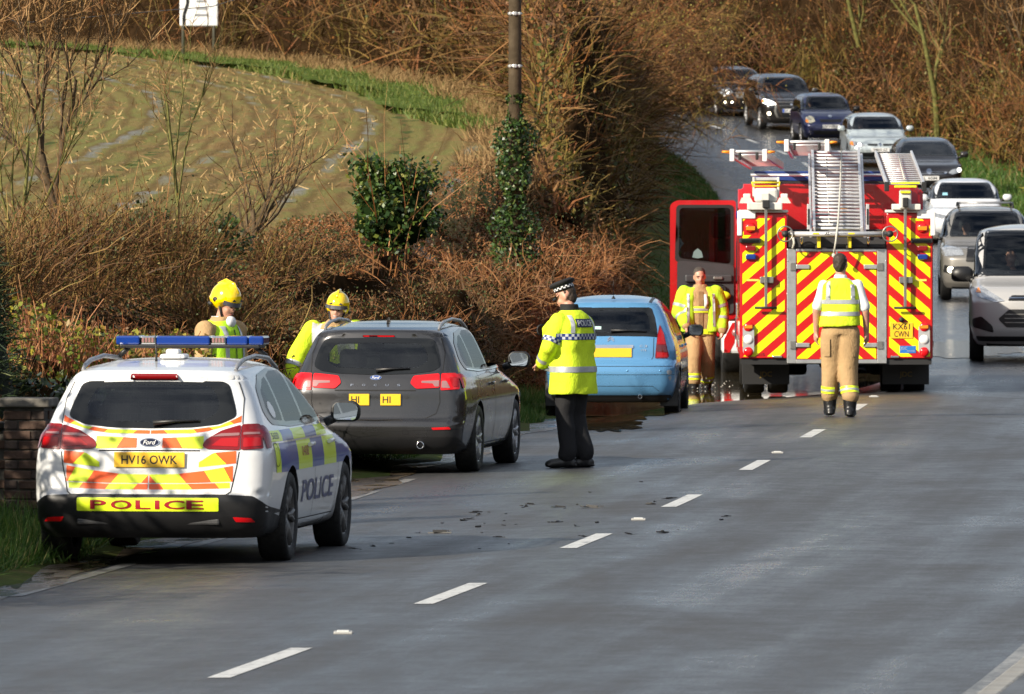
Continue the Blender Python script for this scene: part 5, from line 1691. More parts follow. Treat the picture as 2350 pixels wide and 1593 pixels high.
for v in ('right', 'left'):
    c.line('door_gap', [(1.12, .97), (1.05, .80), (1.28, .42), (1.34, .29)], v, M_gap, .007)
    c.line('door_gap', [(2.04, .97), (2.06, .60), (2.04, .29)], v, M_gap, .007)
    c.line('door_gap', [(3.22, .96), (3.20, .60), (3.10, .29), (1.34, .29)], v, M_gap, .007)
    c.line('fuel_flap', [(.45 + .085 * math.cos(t), .79 + .085 * math.sin(t)) for t in np.linspace(0, 2 * PI, 24)], v, M_gap, .005, off=.006)
    for y in (1.78, 2.72):
        P, ok = c.project(np.array([[y, .83], [y + .2, .835]]), v)
        sd = 1 if v == 'right' else -1
        MB().tube([tuple(P[0] + np.array([sd * .02, 0, 0])), tuple(P[1] + np.array([sd * .025, 0, 0]))], .016, 8).build('door_handle', M_pw, c.root)
roof_rails(c, M_alloy)
c.body(M_pw, M_under, .039)
front_face(c)
for sd in (-1, 1):
    door_mirror(c.root, sd * 1.0, 3.02, 1.045, sd, M_trim, 1.05)
    for y in c.axles:
        wheel(c.root, sd * .80, y, c.wr, .215, M_alloyd, sd, 5)
# roof: light bar, antenna box, whip aerial
lb = MB(); lb.box((0, 2.0, 1.555), (1.06, .26, .03), .012); lbo = lb.build('light_bar', M_trim, c.root)
for x0, x1, m in ((-.56, -.375, M_bluelens), (-.255, .155, M_bluelens), (.275, .44, M_bluelens), (.44, .56, M_bluelens)):
    MB().box(((x0 + x1) / 2, 2.0, 1.598), (x1 - x0 - .006, .28, .066), .014).build('blue_lens', m, lbo)
for x in (-.315, .215):
    MB().box((x, 2.0, 1.598), (.112, .27, .062), .01).build('work_lamp', M_chrome, lbo)
    for k in range(4):
        MB().box((x - .036 + k * .024, 1.862, 1.60), (.016, .01, .036), .004).build('led', M_clear, lbo)
for sd in (-1, 1):
    MB().tube([(sd * .48, 2.0, 1.545), (sd * .56, 2.0, 1.475)], .02, 6).build('bar_foot', M_trim, lbo)
ab = MB(); ab.box((-.01, 1.25, 1.492), (.19, .22, .035), .02); ab.box((-.02, 1.27, 1.525), (.10, .14, .04), .018); ab.build('antenna_box', M_white, c.root)
MB().tube([(-.10, .98, 1.45), (-.10, .98, 1.50), (-.105, .97, 1.66)], [.012, .005, .003], 8).build('roof_aerial', M_trim, c.root)
# cargo cage behind the rear seats
b = MB()
for k in range(19):
    x = -.52 + k * 1.04 / 18; b.tube([(x, 1.18, .80), (x * .92, 1.24, 1.34)], .0022, 4)
for k in range(11):
    z = .82 + k * .05; b.tube([(-.52, 1.19 + k * .004, z), (.52, 1.19 + k * .004, z)], .0022, 4)
cg = b.build('cargo_cage', M_alloyd, c.root); cg['kind'] = 'stuff'

# ---------------------------------------------------------------- grey estate
GC = estate('grey_estate_car', 'dark grey estate car with yellow plate pieces parked ahead of the police car', (-1.30, 90.2, rz(-1.2, 91) + .012), -R(7.8), .965, M_pgrey)
c = GC
r_out = rounded([(0, .965), (.35, .975), (.55, 1.00), (.625, 1.045), (.62, 1.10), (.585, 1.22), (.545, 1.30), (.50, 1.318), (0, 1.325), (-.50, 1.318), (-.545, 1.30), (-.585, 1.22), (-.62, 1.10), (-.625, 1.045), (-.55, 1.00), (-.35, .975)], .03, 3)
r_in = rounded([(0, 1.025), (.40, 1.035), (.49, 1.09), (.495, 1.15), (.43, 1.26), (0, 1.27), (-.43, 1.26), (-.495, 1.15), (-.49, 1.09), (-.40, 1.035)], .05, 4)
estate_glass(c, r_out, r_in, open_driver=True, gm=M_glass)
c.decal('high_brake_light', rounded([(-.16, 1.335), (.16, 1.335), (.16, 1.358), (-.16, 1.358)], .008), 'rear', M_redb, off=.012, step=.03)
li = rounded([(.345, .90), (.37, .955), (.62, .978), (.63, .84), (.40, .83), (.345, .88)], .02)
lo_ = rounded([(.637, .978), (.765, .982), (.79, .94), (.805, .90), (.812, .825), (.637, .815)], .015)
ls_ = rounded([(.25, .83), (.30, .845), (.42, .93), (.36, .97), (.25, .97)], .01)
for sd in (1, -1):
    mi = (lambda q: q if sd > 0 else mirror(q))
    a = c.decal('tail_light', mi(li), 'rear', M_redb, off=.010, step=.022)
    c.decal('lamp_lens', mi(rounded([(.45, .905), (.62, .91), (.62, .85), (.58, .85), (.56, .88), (.45, .885)], .008)), 'rear', M_clear, off=.014, step=.02, parent=a)
    b_ = c.decal('tail_light', mi(lo_), 'rear', M_redb, off=.010, step=.016)
    c.decal('lamp_lens', mi(rounded([(.645, .905), (.69, .905), (.73, .835), (.645, .84)], .008)), 'rear', M_clear, off=.013, step=.016, parent=b_)
    c.decal('brake_lens', mi(rounded([(.71, .94), (.78, .94), (.79, .90), (.79, .85), (.75, .85)], .01)), 'rear', M_red, off=.013, step=.016, parent=b_)
c.both('tail_light_side', ls_, 'right', M_redb, off=.010, step=.02)
c.line('tailgate_gap', [(-.63, .815), (-.635, .70), (-.60, .59), (-.50, .545), (0, .525), (.50, .545), (.60, .59), (.635, .70), (.63, .815)], 'rear', M_gap, .008)
for sd in (1, -1):
    c.line('tailgate_gap', [(sd * .605, 1.32), (sd * .655, 1.18), (sd * .65, .99)], 'rear', M_gap, .006)
c.line('tailgate_crease', [(-.40, .815), (.40, .815)], 'rear', M_gap, .012)
c.decal('badge', [(.058 * math.cos(t), .937 + .024 * math.sin(t)) for t in np.linspace(0, 2 * PI, 28, endpoint=False)], 'rear', M_chrome, off=.006, step=.02)
bd = c.decal('badge', [(.052 * math.cos(t), .937 + .0195 * math.sin(t)) for t in np.linspace(0, 2 * PI, 28, endpoint=False)], 'rear', mat('badge bright blue', (.02, .06, .25), .2), off=.008, step=.02)
c.print('lettering', 'Ford', (0, .937), .026, 'rear', M_white, off=.010, bold=.005, shear=.35, font_w=.078, parent=bd)
for ch, xx in zip('FOCUS', (-.23, -.115, 0, .115, .23)):
    c.print('model_letter', ch, (xx, .865), .020, 'rear', M_chrome, off=.007, font_w=.030)
for xx, w_, t_ in ((-.155, .20, 'H'), (.155, .20, 'H')):
    p = plate(c.root, None, Matrix.Translation((xx, .062, .725)) @ Matrix.Rotation(-.05, 4, 'X'), M_plate_y, w=w_, h=.112)
    flat_text('lettering', 'H', .066, Matrix.Translation((-.05, -.0055, 0)), M_ink, p, bold=.012)
    flat_text('lettering', 'I', .066, Matrix.Translation((-.005, -.0055, 0)), M_ink, p, bold=.012)
wiper(c, .0, .995, .33, 1.02)
c.decal('bumper_valance', rounded([(-.80, .36), (.80, .36), (.84, .30), (.84, .20), (-.84, .20), (-.84, .30)], .02), 'rear', M_trim, off=.006, step=.03)
c.line('bumper_crease', [(-.82, .44), (0, .415), (.82, .44)], 'rear', M_gap, .005)
c.both('bumper_reflector', rounded([(.56, .455), (.73, .462), (.745, .438), (.575, .434)], .006), 'rear', M_redb, off=.010, step=.02)
c.line('tow_cover', rounded([(.28, .39), (.335, .39), (.335, .435), (.28, .435)], .01) , 'rear', M_gap, .004, closed=True)
exhaust(c, .455, .285, .036, -.01)
for v in ('right', 'left'):
    c.line('door_gap', [(1.14, .97), (1.08, .80), (1.28, .42), (1.34, .27)], v, M_gap, .008)
    c.line('door_gap', [(2.04, .97), (2.07, .62), (2.02, .27)], v, M_gap, .012)
    c.line('door_gap', [(3.22, .96), (3.20, .60), (3.10, .27), (1.34, .27)], v, M_gap, .008)
    c.line('window_trim', [(.66, 1.015), (1.3, .985), (2.3, .985), (3.2, 1.0)], v, M_chrome, .014, off=.007)
    for y in (1.78, 2.72):
        P, ok = c.project(np.array([[y, .85], [y + .2, .855]]), v)
        sd = 1 if v == 'right' else -1
        MB().tube([tuple(P[0] + np.array([sd * .02, 0, 0])), tuple(P[1] + np.array([sd * .025, 0, 0]))], .016, 8).build('door_handle', M_pgrey, c.root)
roof_rails(c, M_alloy)
c.body(M_pgrey, M_under, .039)
front_face(c)
for sd in (-1, 1):
    m_ = door_mirror(c.root, sd * 1.02, 3.0, 1.06, sd, M_trim, 1.05)
    for y in c.axles:
        wheel(c.root, sd * .80, y, c.wr, .215, M_alloy, sd, 5)
b = MB(); b.prism([(-.015, 0), (.015, 0), (.006, .055), (-.002, .055)], .92, 1.02, 'Y')
b.build('shark_fin_aerial', M_pgrey, c.root).location = (0, 0, 1.458)
# small rain beads on the roof are left to the coat texture

# ---------------------------------------------------------------- light blue hatchback
HC = Car('blue_hatchback', 'light blue five door hatchback standing in the puddle behind the police officer', 3.85,
         side=[(.0, .72), (.20, .74), (.28, .79), (.42, .825), (.60, .838), (.75, .835), (.88, .815), (.96, .79), (1.05, .755), (1.2, .695), (1.34, .62), (1.44, .55), (1.56, .42)],
         plan=[(-.2, .88), (0.0, .905), (.3, .955), (.8, 1.0), (2.9, 1.0), (3.4, .95), (3.85, .82), (4.0, .78)],
         rear=[(.0, .16), (.24, .09), (.32, .03), (.42, .006), (.55, .0), (.63, .012), (.69, .05), (.72, .075), (.85, .09), (1.0, .12), (1.15, .20), (1.32, .32), (1.385, .35), (1.40, .30), (1.43, .32), (1.46, .45), (1.50, .8), (1.58, 1.3)],
         front=[(.0, 3.6), (.2, 3.68), (.32, 3.8), (.48, 3.85), (.62, 3.82), (.75, 3.70), (.85, 3.45), (.95, 3.1), (1.02, 2.9), (1.2, 2.55), (1.36, 2.2), (1.47, 1.85), (1.56, 1.5)],
         roof=[(-.3, 1.40), (.3, 1.44), (.8, 1.49), (1.4, 1.515), (1.9, 1.50), (2.4, 1.38), (3.9, .9)],
         loc=(1.15, 112.15, rz(1.2, 113.2) - .01), rz=-R(3.4), axles=(.70, 3.14), wr=.295, half=.838, rear_c=.13, scale=.95)
c = HC
ro = rounded([(0, 1.01), (.45, 1.005), (.575, .995), (.565, 1.10), (.54, 1.22), (.495, 1.345), (.46, 1.358), (0, 1.362), (-.46, 1.358), (-.495, 1.345), (-.54, 1.22), (-.565, 1.10), (-.575, .995), (-.45, 1.005)], .02, 3)
ri = rounded([(0, 1.055), (.46, 1.055), (.49, 1.08), (.46, 1.24), (.40, 1.315), (0, 1.325), (-.40, 1.315), (-.46, 1.24), (-.49, 1.08), (-.46, 1.055)], .04, 4)
c.window('rear_window', ro, [ri], 'rear', M_frit, M_glass, names=['rear_window'])
so = rounded([(.55, 1.02), (.55, 1.12), (.75, 1.35), (1.3, 1.42), (1.9, 1.39), (2.4, 1.22), (2.8, 1.01), (1.6, .985)], .06, 4)
s1 = rounded([(.66, 1.05), (.68, 1.13), (.84, 1.31), (1.05, 1.37), (1.38, 1.38), (1.36, 1.02)], .03)
s2 = rounded([(1.44, 1.02), (1.46, 1.385), (1.86, 1.36), (2.3, 1.205), (2.62, 1.03)], .03)
for v in ('right', 'left'):
    c.window('side_window', so, [s1, s2], v, M_frit, M_sideg, names=['rear_door_window', 'front_door_window'])
c.window('windscreen', rounded([(-.60, 1.03), (.60, 1.03), (.46, 1.38), (-.46, 1.38)], .05), [rounded([(-.56, 1.05), (.56, 1.05), (.43, 1.355), (-.43, 1.355)], .05)], 'front', M_frit, M_screen, names=['windscreen'])
M_seatb = mat('blue grey seat cloth', (0.06, 0.09, 0.12), .9, var=.3, vscale=20)
seats(c.root, .95, x=(-.34, .34), top=1.16, m=M_seatb, back_w=.5); seats(c.root, 1.75, top=1.28)
MB().box((0, 2.7, .86), (1.25, .5, .16), .05).build('dashboard', M_seat, c.root)
for sd in (1, -1):
    mi = (lambda q: q if sd > 0 else mirror(q))
    a = c.decal('tail_light', mi(rounded([(.545, .735), (.70, .735), (.712, .76), (.652, 1.02), (.595, 1.15), (.572, 1.02), (.56, .90)], .012)), 'rear', M_red2, off=.010, step=.016)
    c.decal('brake_lens', mi(rounded([(.565, .75), (.695, .75), (.69, .80), (.562, .81)], .008)), 'rear', M_red, off=.013, step=.02, parent=a)
    c.decal('upper_lens', mi(rounded([(.565, .915), (.672, .905), (.645, 1.03), (.605, 1.11), (.58, 1.02)], .008)), 'rear', M_red, off=.013, step=.02, parent=a)
    c.decal('lower_lens', mi(rounded([(.56, .825), (.69, .815), (.675, .89), (.562, .90)], .008)), 'rear', mat('smoked red lens', (.10, .004, .006), .15, coat=1), off=.013, step=.02, parent=a)
c.decal('high_brake_light', rounded([(-.11, 1.372), (.13, 1.372), (.13, 1.386), (-.11, 1.386)], .004), 'rear', M_redb, off=.012, step=.03)
c.line('tailgate_gap', [(-.53, .99), (-.525, .76), (-.50, .715), (.50, .715), (.525, .76), (.53, .99)], 'rear', M_gap, .007)
c.line('bumper_crease', [(-.76, .638), (.76, .638)], 'rear', M_gap, .006)
c.line('bumper_crease', [(-.78, .535), (.78, .535)], 'rear', M_gap, .005)
c.line('bumper_crease', [(-.60, .33), (-.50, .395), (.52, .395), (.60, .33)], 'rear', M_gap, .005)
c.decal('bumper_skirt', rounded([(-.74, .285), (.74, .285), (.74, .20), (-.74, .20)], .01), 'rear', M_trim, off=.006)
for x in (-.47, -.2, .21, .61):
    MB().lathe([(.0, -.004), (.012, -.004), (.014, .01)], (x, float(c.project(np.array([[x, .585]]), 'rear')[0][0][1]), .585), 'Y', 12).build('parking_sensor', M_pblue, c.root)
c.decal('paint_scuff', rounded([(.685, .585), (.735, .595), (.755, .57), (.74, .53), (.70, .535)], .02), 'rear', mat('grey primer scuff', (.30, .33, .36), .7), off=.003, step=.02)
c.decal('paint_scuff', rounded([(.70, .50), (.735, .525), (.75, .50), (.73, .455), (.715, .49)], .012), 'rear', MATS['grey primer scuff'], off=.003, step=.02)
c.decal('handle_bar', rounded([(-.28, .86), (.28, .86), (.28, .90), (-.28, .90)], .015), 'rear', M_chrome, off=.012, step=.03)
p = plate(c.root, None, Matrix.Translation((0, .08, .805)) @ Matrix.Rotation(-.06, 4, 'X'), M_plate_y, w=.52, h=.111)
# maker's double chevron, model letters
for dz in (0, .024):
    for sd in (-1, 1):
        c.line('badge_chevron', [(0, .975 + dz), (sd * .040, .945 + dz)], 'rear', M_chrome, .012, off=.008)
for ch, xx in (('C', .375), ('3', .43)):
    c.print('model_letter', ch, (xx, .885), .028, 'rear', M_chrome, off=.008, font_w=.036)
c.print('trim_letters', 'VTR', (.405, .835), .026, 'rear', M_chrome, off=.008, font_w=.075)
c.decal('window_sticker', [(-.26, 1.09), (-.12, 1.088), (-.12, 1.125), (-.26, 1.127)], 'rear', mat('pale sticker', (.42, .60, .58), .5), off=.007)
wiper(c, .0, 1.062, .44, 1.055, .024)
exhaust(c, .365, .265, .026, .04)
for v in ('right', 'left'):
    c.line('door_gap', [(.78, 1.0), (.92, .62), (1.10, .45), (1.12, .27)], v, M_gap, .008)
    c.line('door_gap', [(1.42, 1.0), (1.45, .62), (1.42, .27)], v, M_gap, .008)
    c.line('door_gap', [(2.62, 1.0), (2.66, .60), (2.6, .27), (1.12, .27)], v, M_gap, .008)
    c.line('rub_strip', [(1.16, .56), (2.6, .56)], v, M_trim, .05, off=.008)
    for y in (1.20, 2.10):
        P, ok = c.project(np.array([[y, .87], [y + .17, .872]]), v)
        sd = 1 if v == 'right' else -1
        MB().tube([tuple(P[0] + np.array([sd * .02, 0, 0])), tuple(P[1] + np.array([sd * .02, 0, 0]))], .017, 8).build('door_handle', M_pblue, c.root)
for sd in (-1, 1):
    c.line('roof_strip', [(sd * .475, .42), (sd * .485, 1.2), (sd * .47, 2.0)], 'top', M_trim, .035, off=.004)
c.body(M_pblue, M_under, .038)
c.both('headlight', rounded([(.42, .68), (.68, .80), (.72, .70), (.60, .62)], .02), 'front', M_headl, off=.006)
c.decal('grille', rounded([(-.40, .30), (.40, .30), (.46, .45), (-.46, .45)], .03), 'front', M_grille, off=.004, step=.05)
for sd in (-1, 1):
    door_mirror(c.root, sd * .95, 2.5, 1.04, sd, M_trim, .95)
    wheel(c.root, sd * .735, c.axles[0], c.wr, .185, M_alloyd, sd, 7)
    wheel(c.root, sd * .735, c.axles[1], c.wr, .185, M_alloyd, sd, 7)
    MB().box((sd * .71, .36, .25), (.22, .012, .22), .005).build('mud_flap', M_trim, c.root)
b = MB(); b.lathe([(.028, 0), (.018, .018), (.008, .035), (.0, .036)], (0.015, .50, 1.462), 'Z', 16); b.tube([(.015, .50, 1.49), (.015, .44, 1.70)], [.0035, .002], 6); b.build('roof_aerial', M_trim, c.root)
# ================================================================== fire engine (rear face at y = 0, forward +y)
FE = thing('fire_engine', 'red and yellow chevron fire engine with ladders on its roof and cab door open', 'fire engine', (4.08, 120.6, rz(4.1, 122.5) + .01), R(-1.0))
fe = FE
M_fred = mat('fire engine red', (0.42, 0.004, 0.008), .3, coat=.7, var=.12, vscale=3)
M_fyl = mat('chevron yellow film', (0.88, 0.83, 0.0), .4, coat=.3)
M_frd = mat('chevron red film', (0.50, 0.004, 0.005), .4, coat=.3)
M_alu = mat('brushed aluminium', (0.55, 0.55, 0.54), .35, .75, var=.25, vscale=9)
M_alul = mat('pale ladder aluminium', (0.66, 0.66, 0.67), .38, .55, var=.2, vscale=6)
M_cream = mat('cream grey casting', (0.60, 0.59, 0.55), .5, var=.15, vscale=8)
M_steel = mat('dull steel', (0.30, 0.29, 0.27), .4, .8, var=.3, vscale=15)
M_blk = mat('black rubber', (0.012, 0.012, 0.013), .6)
M_dkin = mat('dark locker recess', (0.030, 0.028, 0.030), .6)
M_bline = mat('royal blue panel', (0.02, 0.05, 0.21), .35)
M_orng = mat('orange tip', (0.85, 0.28, 0.01), .4)
M_yelp = mat('yellow painted steel', (0.80, 0.62, 0.02), .4)
M_rope = mat('pale rope', (0.52, 0.50, 0.44), .9, bmp=.6, bscale=120)
def fbox(name, x0, x1, y0, y1, z0, z1, m, bev=.0, parent=None):
    b = MB(); b.box(((x0 + x1) / 2, (y0 + y1) / 2, (z0 + z1) / 2), (x1 - x0, y1 - y0, z1 - z0), bev)
    return b.build(name, m, parent or fe)
def clip_poly(poly, x0, x1, z0, z1):
    def cl(P, f, g):
        out = []
        for i in range(len(P)):
            a, b = P[i - 1], P[i]
            fa, fb = f(a), f(b)
            if fb >= 0:
                if fa < 0: out.append(g(a, b, fa, fb))
                out.append(b)
            elif fa >= 0: out.append(g(a, b, fa, fb))
        return out
    g = lambda a, b, fa, fb: (a[0] + (b[0] - a[0]) * fa / (fa - fb), a[1] + (b[1] - a[1]) * fa / (fa - fb))
    for f in (lambda p: p[0] - x0, lambda p: x1 - p[0], lambda p: p[1] - z0, lambda p: z1 - p[1]):
        poly = cl(poly, f, g)
        if not poly: return []
    return poly
def chevrons(x0, x1, z0, z1, y, slope, phase, parent, period=.262, frac=.5):
    """yellow stripes on the red panel; slope +1 rises to the right"""
    k = math.tan(R(41)) * slope
    for i in range(-12, 24):
        zb_ = phase + i * period
        q = [(x0, zb_ + k * 0), (x1, zb_ + k * (x1 - x0)), (x1, zb_ + k * (x1 - x0) + period * frac), (x0, zb_ + period * frac)]
        q = clip_poly(q, x0, x1, z0, z1)
        if len(q) >= 3:
            MB().poly([(p[0], y, p[1]) for p in q]).build('chevron_stripe', M_fyl, parent, recalc=False)
# body: two side locker stacks with a deep well for ladders between them
for sd in (-1, 1):
    x0, x1 = (-1.215, -.615) if sd < 0 else (.63, 1.215)
    bdy = fbox('locker_body', x0, x1, 0.0, 4.3, .47, 2.31, M_fred, .02)
    p = fbox('rear_panel', x0 + .012, x1 - .012, -.010, .0, .485, 2.25, M_frd, .0)
    chevrons(x0 + .035, x1 - .035, .50, 2.24, -.0125, 1 if sd < 0 else -1, .10, p)
    fbox('roof_edge', x0 - .01, x1 + .01, -.02, .5, 2.31, 2.345, M_cream, .01)
    # corner guards
    xo = -1.215 if sd < 0 else 1.215
    fbox('corner_guard', xo - .03, xo + .03, -.03, .06, 2.02, 2.335, M_white, .012)
    fbox('corner_guard', min(xo, xo - sd * .20), max(xo, xo - sd * .20), -.028, .05, 2.235, 2.335, M_white, .012)
    # lamp cluster at the bottom
    cx = sd * 1.105
    pts = [(cx + .072 * math.cos(t), (.845 if math.sin(t) > 0 else .585) + .072 * math.sin(t)) for t in np.linspace(0, 2 * PI, 36, endpoint=False)]
    cl_ = MB(); cl_.prism(pts, -.05, -.012); cl = cl_.build('lamp_cluster', mat('grey lamp housing', (.36, .36, .37), .5), fe)
    for z, m, m2 in ((.875, M_redb, M_amber), (.715, M_clear, None), (.56, M_redb, None)):
        MB().lathe([(.0, -.072), (.03, -.070), (.052, -.062), (.060, -.05)], (cx, 0, z), 'Y', 24).build('lamp_lens', M_white if m is M_clear else m, cl)
        if m2: MB().box((cx, -.072, z), (.100, .012, .04), .004).build('indicator_lens', m2, cl)
    # high indicator, marker lamps, scene light
    cx = sd * 1.08
    q = fbox('lamp_mount', cx - .085, cx + .085, -.016, -.004, 2.03, 2.21, M_frd)
    MB().lathe([(.0, -.05), (.04, -.047), (.06, -.036), (.068, -.015)], (cx, 0, 2.12), 'Y', 24).build('lamp_lens', M_redb, q)
    MB().box((cx, -.05, 2.115), (.115, .012, .05), .004).build('indicator_lens', M_amber, q)
    fbox('scene_light', cx - .14, cx + .13, -.07, -.012, 1.93, 1.99, M_blk, .012)
    fbox('scene_light_lens', cx - .11, cx + .10, -.078, -.07, 1.945, 1.975, M_frit, .004)
    fbox('red_marker_lamp', cx - .06 + sd * .0, cx + .07, -.055, -.012, 1.828, 1.895, mat('dark red beacon', (.20, .004, .008), .12, coat=1), .014)
    fbox('blue_beacon', cx - .06, cx + .07, -.06, -.012, 1.722, 1.79, M_bluelens, .014)
    # pull-down handle for the ladder gantry
    hx_ = -.885 if sd < 0 else .865
    fbox('gantry_pole', hx_ - .018, hx_ + .018, -.115, -.085, 1.125, 2.42, M_steel, .004)
    MB().tube([(hx_ - .14, -.10, 1.115), (hx_ + .14, -.10, 1.115)], .016, 8).build('gantry_grip', M_blk, fe)
    kb = fbox('pole_bracket', hx_ - .075, hx_ + .095, -.09, -.012, 1.425, 1.505, M_steel, .006)
    fbox('warning_label', *((hx_ - .24, hx_ - .09) if sd < 0 else (hx_ + .12, hx_ + .27)), -.0145, -.0135, 1.45, 1.475, mat('pale yellow label', (.8, .62, .10), .5))
    fbox('locker_latch', (-.80 if sd < 0 else .68), (-.68 if sd < 0 else .79), -.03, -.012, .485, .51, M_chrome, .004)
    # side flank trim
    fbox('side_rub_rail', sd * 1.222 - .008, sd * 1.222 + .008, .1, 4.2, .62, .70, M_alu, .004)
    # mud flaps, twin rear wheels
    xa, xb = (-1.18, -.58) if sd < 0 else (.60, 1.19)
    fl = fbox('mud_flap', xa, xb, .85, .87, .13, .47, M_blk, .004)
    flat_text('flap_lettering', 'JDC', .085, Matrix.Translation(((xa + xb) / 2, .845, .25)), mat('faded gold print', (.20, .13, .02), .7), fl, bold=.01)
    for wx in (.72, 1.02):
        wheel(fe, sd * wx, 1.75, .46, .26, M_steel, sd, kind='disc', rim_r=.27)
# middle: door frame, twin doors, dark recess above
fbox('well_back', -.615, .63, .35, .40, .45, 2.10, M_dkin)
fbox('well_floor', -.615, .63, .05, 4.3, .44, .50, M_dkin)
fr = fbox('door_frame', -.62, -.505, -.012, .03, .415, 1.855, M_alu, .006)
fbox('door_frame', .515, .635, -.012, .03, .415, 1.855, M_alu, .006)
fbox('door_frame', -.505, .515, -.012, .03, .415, .463, M_alu, .004)
fbox('door_frame', -.505, .515, -.012, .03, 1.822, 1.855, M_alu, .004)
for xx in (-.607, .622):
    for zz in np.arange(.5, 1.85, .2):
        MB().lathe([(.0, -.016), (.006, -.016), (.008, -.011)], (xx, 0, float(zz)), 'Y', 8).build('bolt', M_chrome, fe)
for sd in (-1, 1):
    x0, x1 = (-.503, .002) if sd < 0 else (.008, .513)
    dr = fbox('rear_door', x0, x1, -.008, .02, .466, 1.82, M_frd, .003)
    chevrons(x0 + .01, x1 - .012, .475, 1.81, -.0105, 1 if sd < 0 else -1, .36, dr)
    fbox('door_edge', (x1 - .008 if sd < 0 else x0 - .002), (x1 + .002 if sd < 0 else x0 + .006), -.014, .0, .466, 1.82, M_alu, .0, dr)
    for z in (1.63, .645):
        xa, xb = (-.505, -.335) if sd < 0 else (.345, .515)
        h = fbox('door_hinge', xa, xb, -.035, -.009, z - .028, z + .028, M_alu, .008, dr)
        fbox('hinge_plate', (xa - .075 if sd < 0 else xb), (xa if sd < 0 else xb + .075), -.03, -.011, z - .05, z + .05, M_steel, .005, h)
# rear: plate, builder's badge, reversing camera
plate(fe, None, Matrix.Translation((.82, -.02, .83)), M_plate_y, w=.285, h=.203, th=.074, two=('KX61', 'CWN'))
bj = fbox('builder_badge', .80, 1.0, -.016, -.012, .545, .635, mat('badge sky blue', (.02, .16, .50), .4))
flat_text('lettering', 'JDC', .045, Matrix.Translation((.85, -.0175, .60)), M_alul, bj, bold=.0)
flat_text('lettering', 'BUILDERS', .016, Matrix.Translation((.94, -.0175, .572)), M_alul, bj)
MB().lathe([(.0, -.07), (.03, -.068), (.034, -.03), (.034, -.012)], (.82, 0, .965), 'Y', 16).build('reversing_camera', M_blk, fe)
flat_text('fleet_number', '8115', .035, Matrix.Translation((-.95, -.0145, .525)), M_ink, fe)
# shelf and underside
fbox('tail_shelf', -1.2, 1.2, .02, .7, .40, .47, M_blk)
fbox('chassis', -.42, .42, .2, 7.2, .42, .62, M_under)
fbox('tow_hitch', -.10, .10, .05, .4, .30, .42, M_under, .02)
for x in (-.5, .62):
    fbox('under_tank', x - .16, x + .16, 2.2, 3.1, .22, .50, M_under, .05)
MB().lathe([(.0, 1.5), (.19, 1.55), (.22, 1.75), (.19, 1.95), (.0, 2.0)], (0, 0, .46), 'Y', 20).build('rear_differential', M_under, fe)
# roof kit: gantry beam with end wheels
MB().tube([(-.60, -.22, 2.045), (.66, -.22, 2.045)], .033, 14).build('gantry_beam', M_alul, fe)
flat_text('beam_lettering', 'AS', .036, Matrix.Translation((-.12, -.2545, 2.05)), M_ink, fe, bold=.02)
flat_text('beam_lettering', 'FIRE & RESCUE EQUIPMENT', .018, Matrix.Translation((.03, -.2545, 2.05)), M_ink, fe, width=.22)
for x in (-.26, .185):
    fbox('beam_label', x - .04, x + .04, -.256, -.2535, 2.04, 2.06, M_yelp)
for sd in (-1, 1):
    x = -.645 if sd < 0 else .67
    w_ = MB()
    a = np.linspace(0, 2 * PI, 25)
    w_.tube([(x + .095 * math.cos(t), -.26 + .0 * t, 2.045 + .095 * math.sin(t)) for t in a], .010, 6, cap=False)
    for t in (0.5, 2.6, 4.7):
        w_.tube([(x, -.26, 2.045), (x + .095 * math.cos(t), -.26, 2.045 + .095 * math.sin(t))], .007, 5)
    wo = w_.build('beam_wheel', M_steel, fe)
    MB().lathe([(.0, -.30), (.04, -.295), (.045, -.24)], (x, 0, 2.045), 'Y', 18).build('hub', M_blk, wo)
for x in (-.44, .40):
    b = MB(); b.tube([(x, -.20, 2.03), (x, -.17, 1.95), (x, -.03, 1.90)], .018, 8); b.build('beam_bracket', M_chrome, fe)
for x in (-.22, .165):
    fbox('beam_clamp', x - .022, x + .022, -.15, .0, 1.87, 2.03, M_yelp, .004)
    fbox('clamp_foot', x - .045, x + .045, -.10, .0, 1.855, 1.90, M_blk, .01)
fbox('rear_cross_plate', -.6, .62, .0, .06, 1.87, 2.0, M_dkin, .01)
# ladders
def ladder(name, a, b, w, n, stile=(.028, .07), rung=.013, m=M_alul, parent=None, sections=1, dx=.0, offs=None):
    """two stiles and rungs from a (near end centre) to b; local right stays level"""
    a, b = Vector(a), Vector(b)
    d = (b - a); L_ = d.length; d.normalize()
    rt = Vector((1, 0, 0)); rt = (rt - d * rt.dot(d)).normalized(); up = rt.cross(d)
    M = Matrix((( rt.x, d.x, up.x, a.x), (rt.y, d.y, up.y, a.y), (rt.z, d.z, up.z, a.z), (0, 0, 0, 1)))
    root = bpy.data.objects.new(name, None); COL.objects.link(root); root.parent = parent or fe
    for sd in (-1, 1):
        bb = MB(); bb.box((sd * w / 2, L_ / 2, 0), (stile[0], L_, stile[1]), .006)
        o = bb.build('ladder_stile', m, root); o.matrix_local = M
    rm = None
    for k in range(n):
        y = L_ * (k + .5) / n
        if rm is None:
            q = MB().tube([(-w / 2, 0, 0), (w / 2, 0, 0)], rung, 8); o = q.build('ladder_rung', m, root); rm = o.data
        else:
            o = link('ladder_rung', rm, root)
        o.matrix_local = M @ Matrix.Translation((0, y, 0))
    return root
ladder('main_ladder', (.02, -.12, 2.09), (.06, 4.35, 3.10), .60, 23, stile=(.035, .09), rung=.020)
ladder('main_ladder', (.02, .02, 2.02), (.06, 4.5, 3.02), .68, 21, stile=(.03, .09), rung=.018)
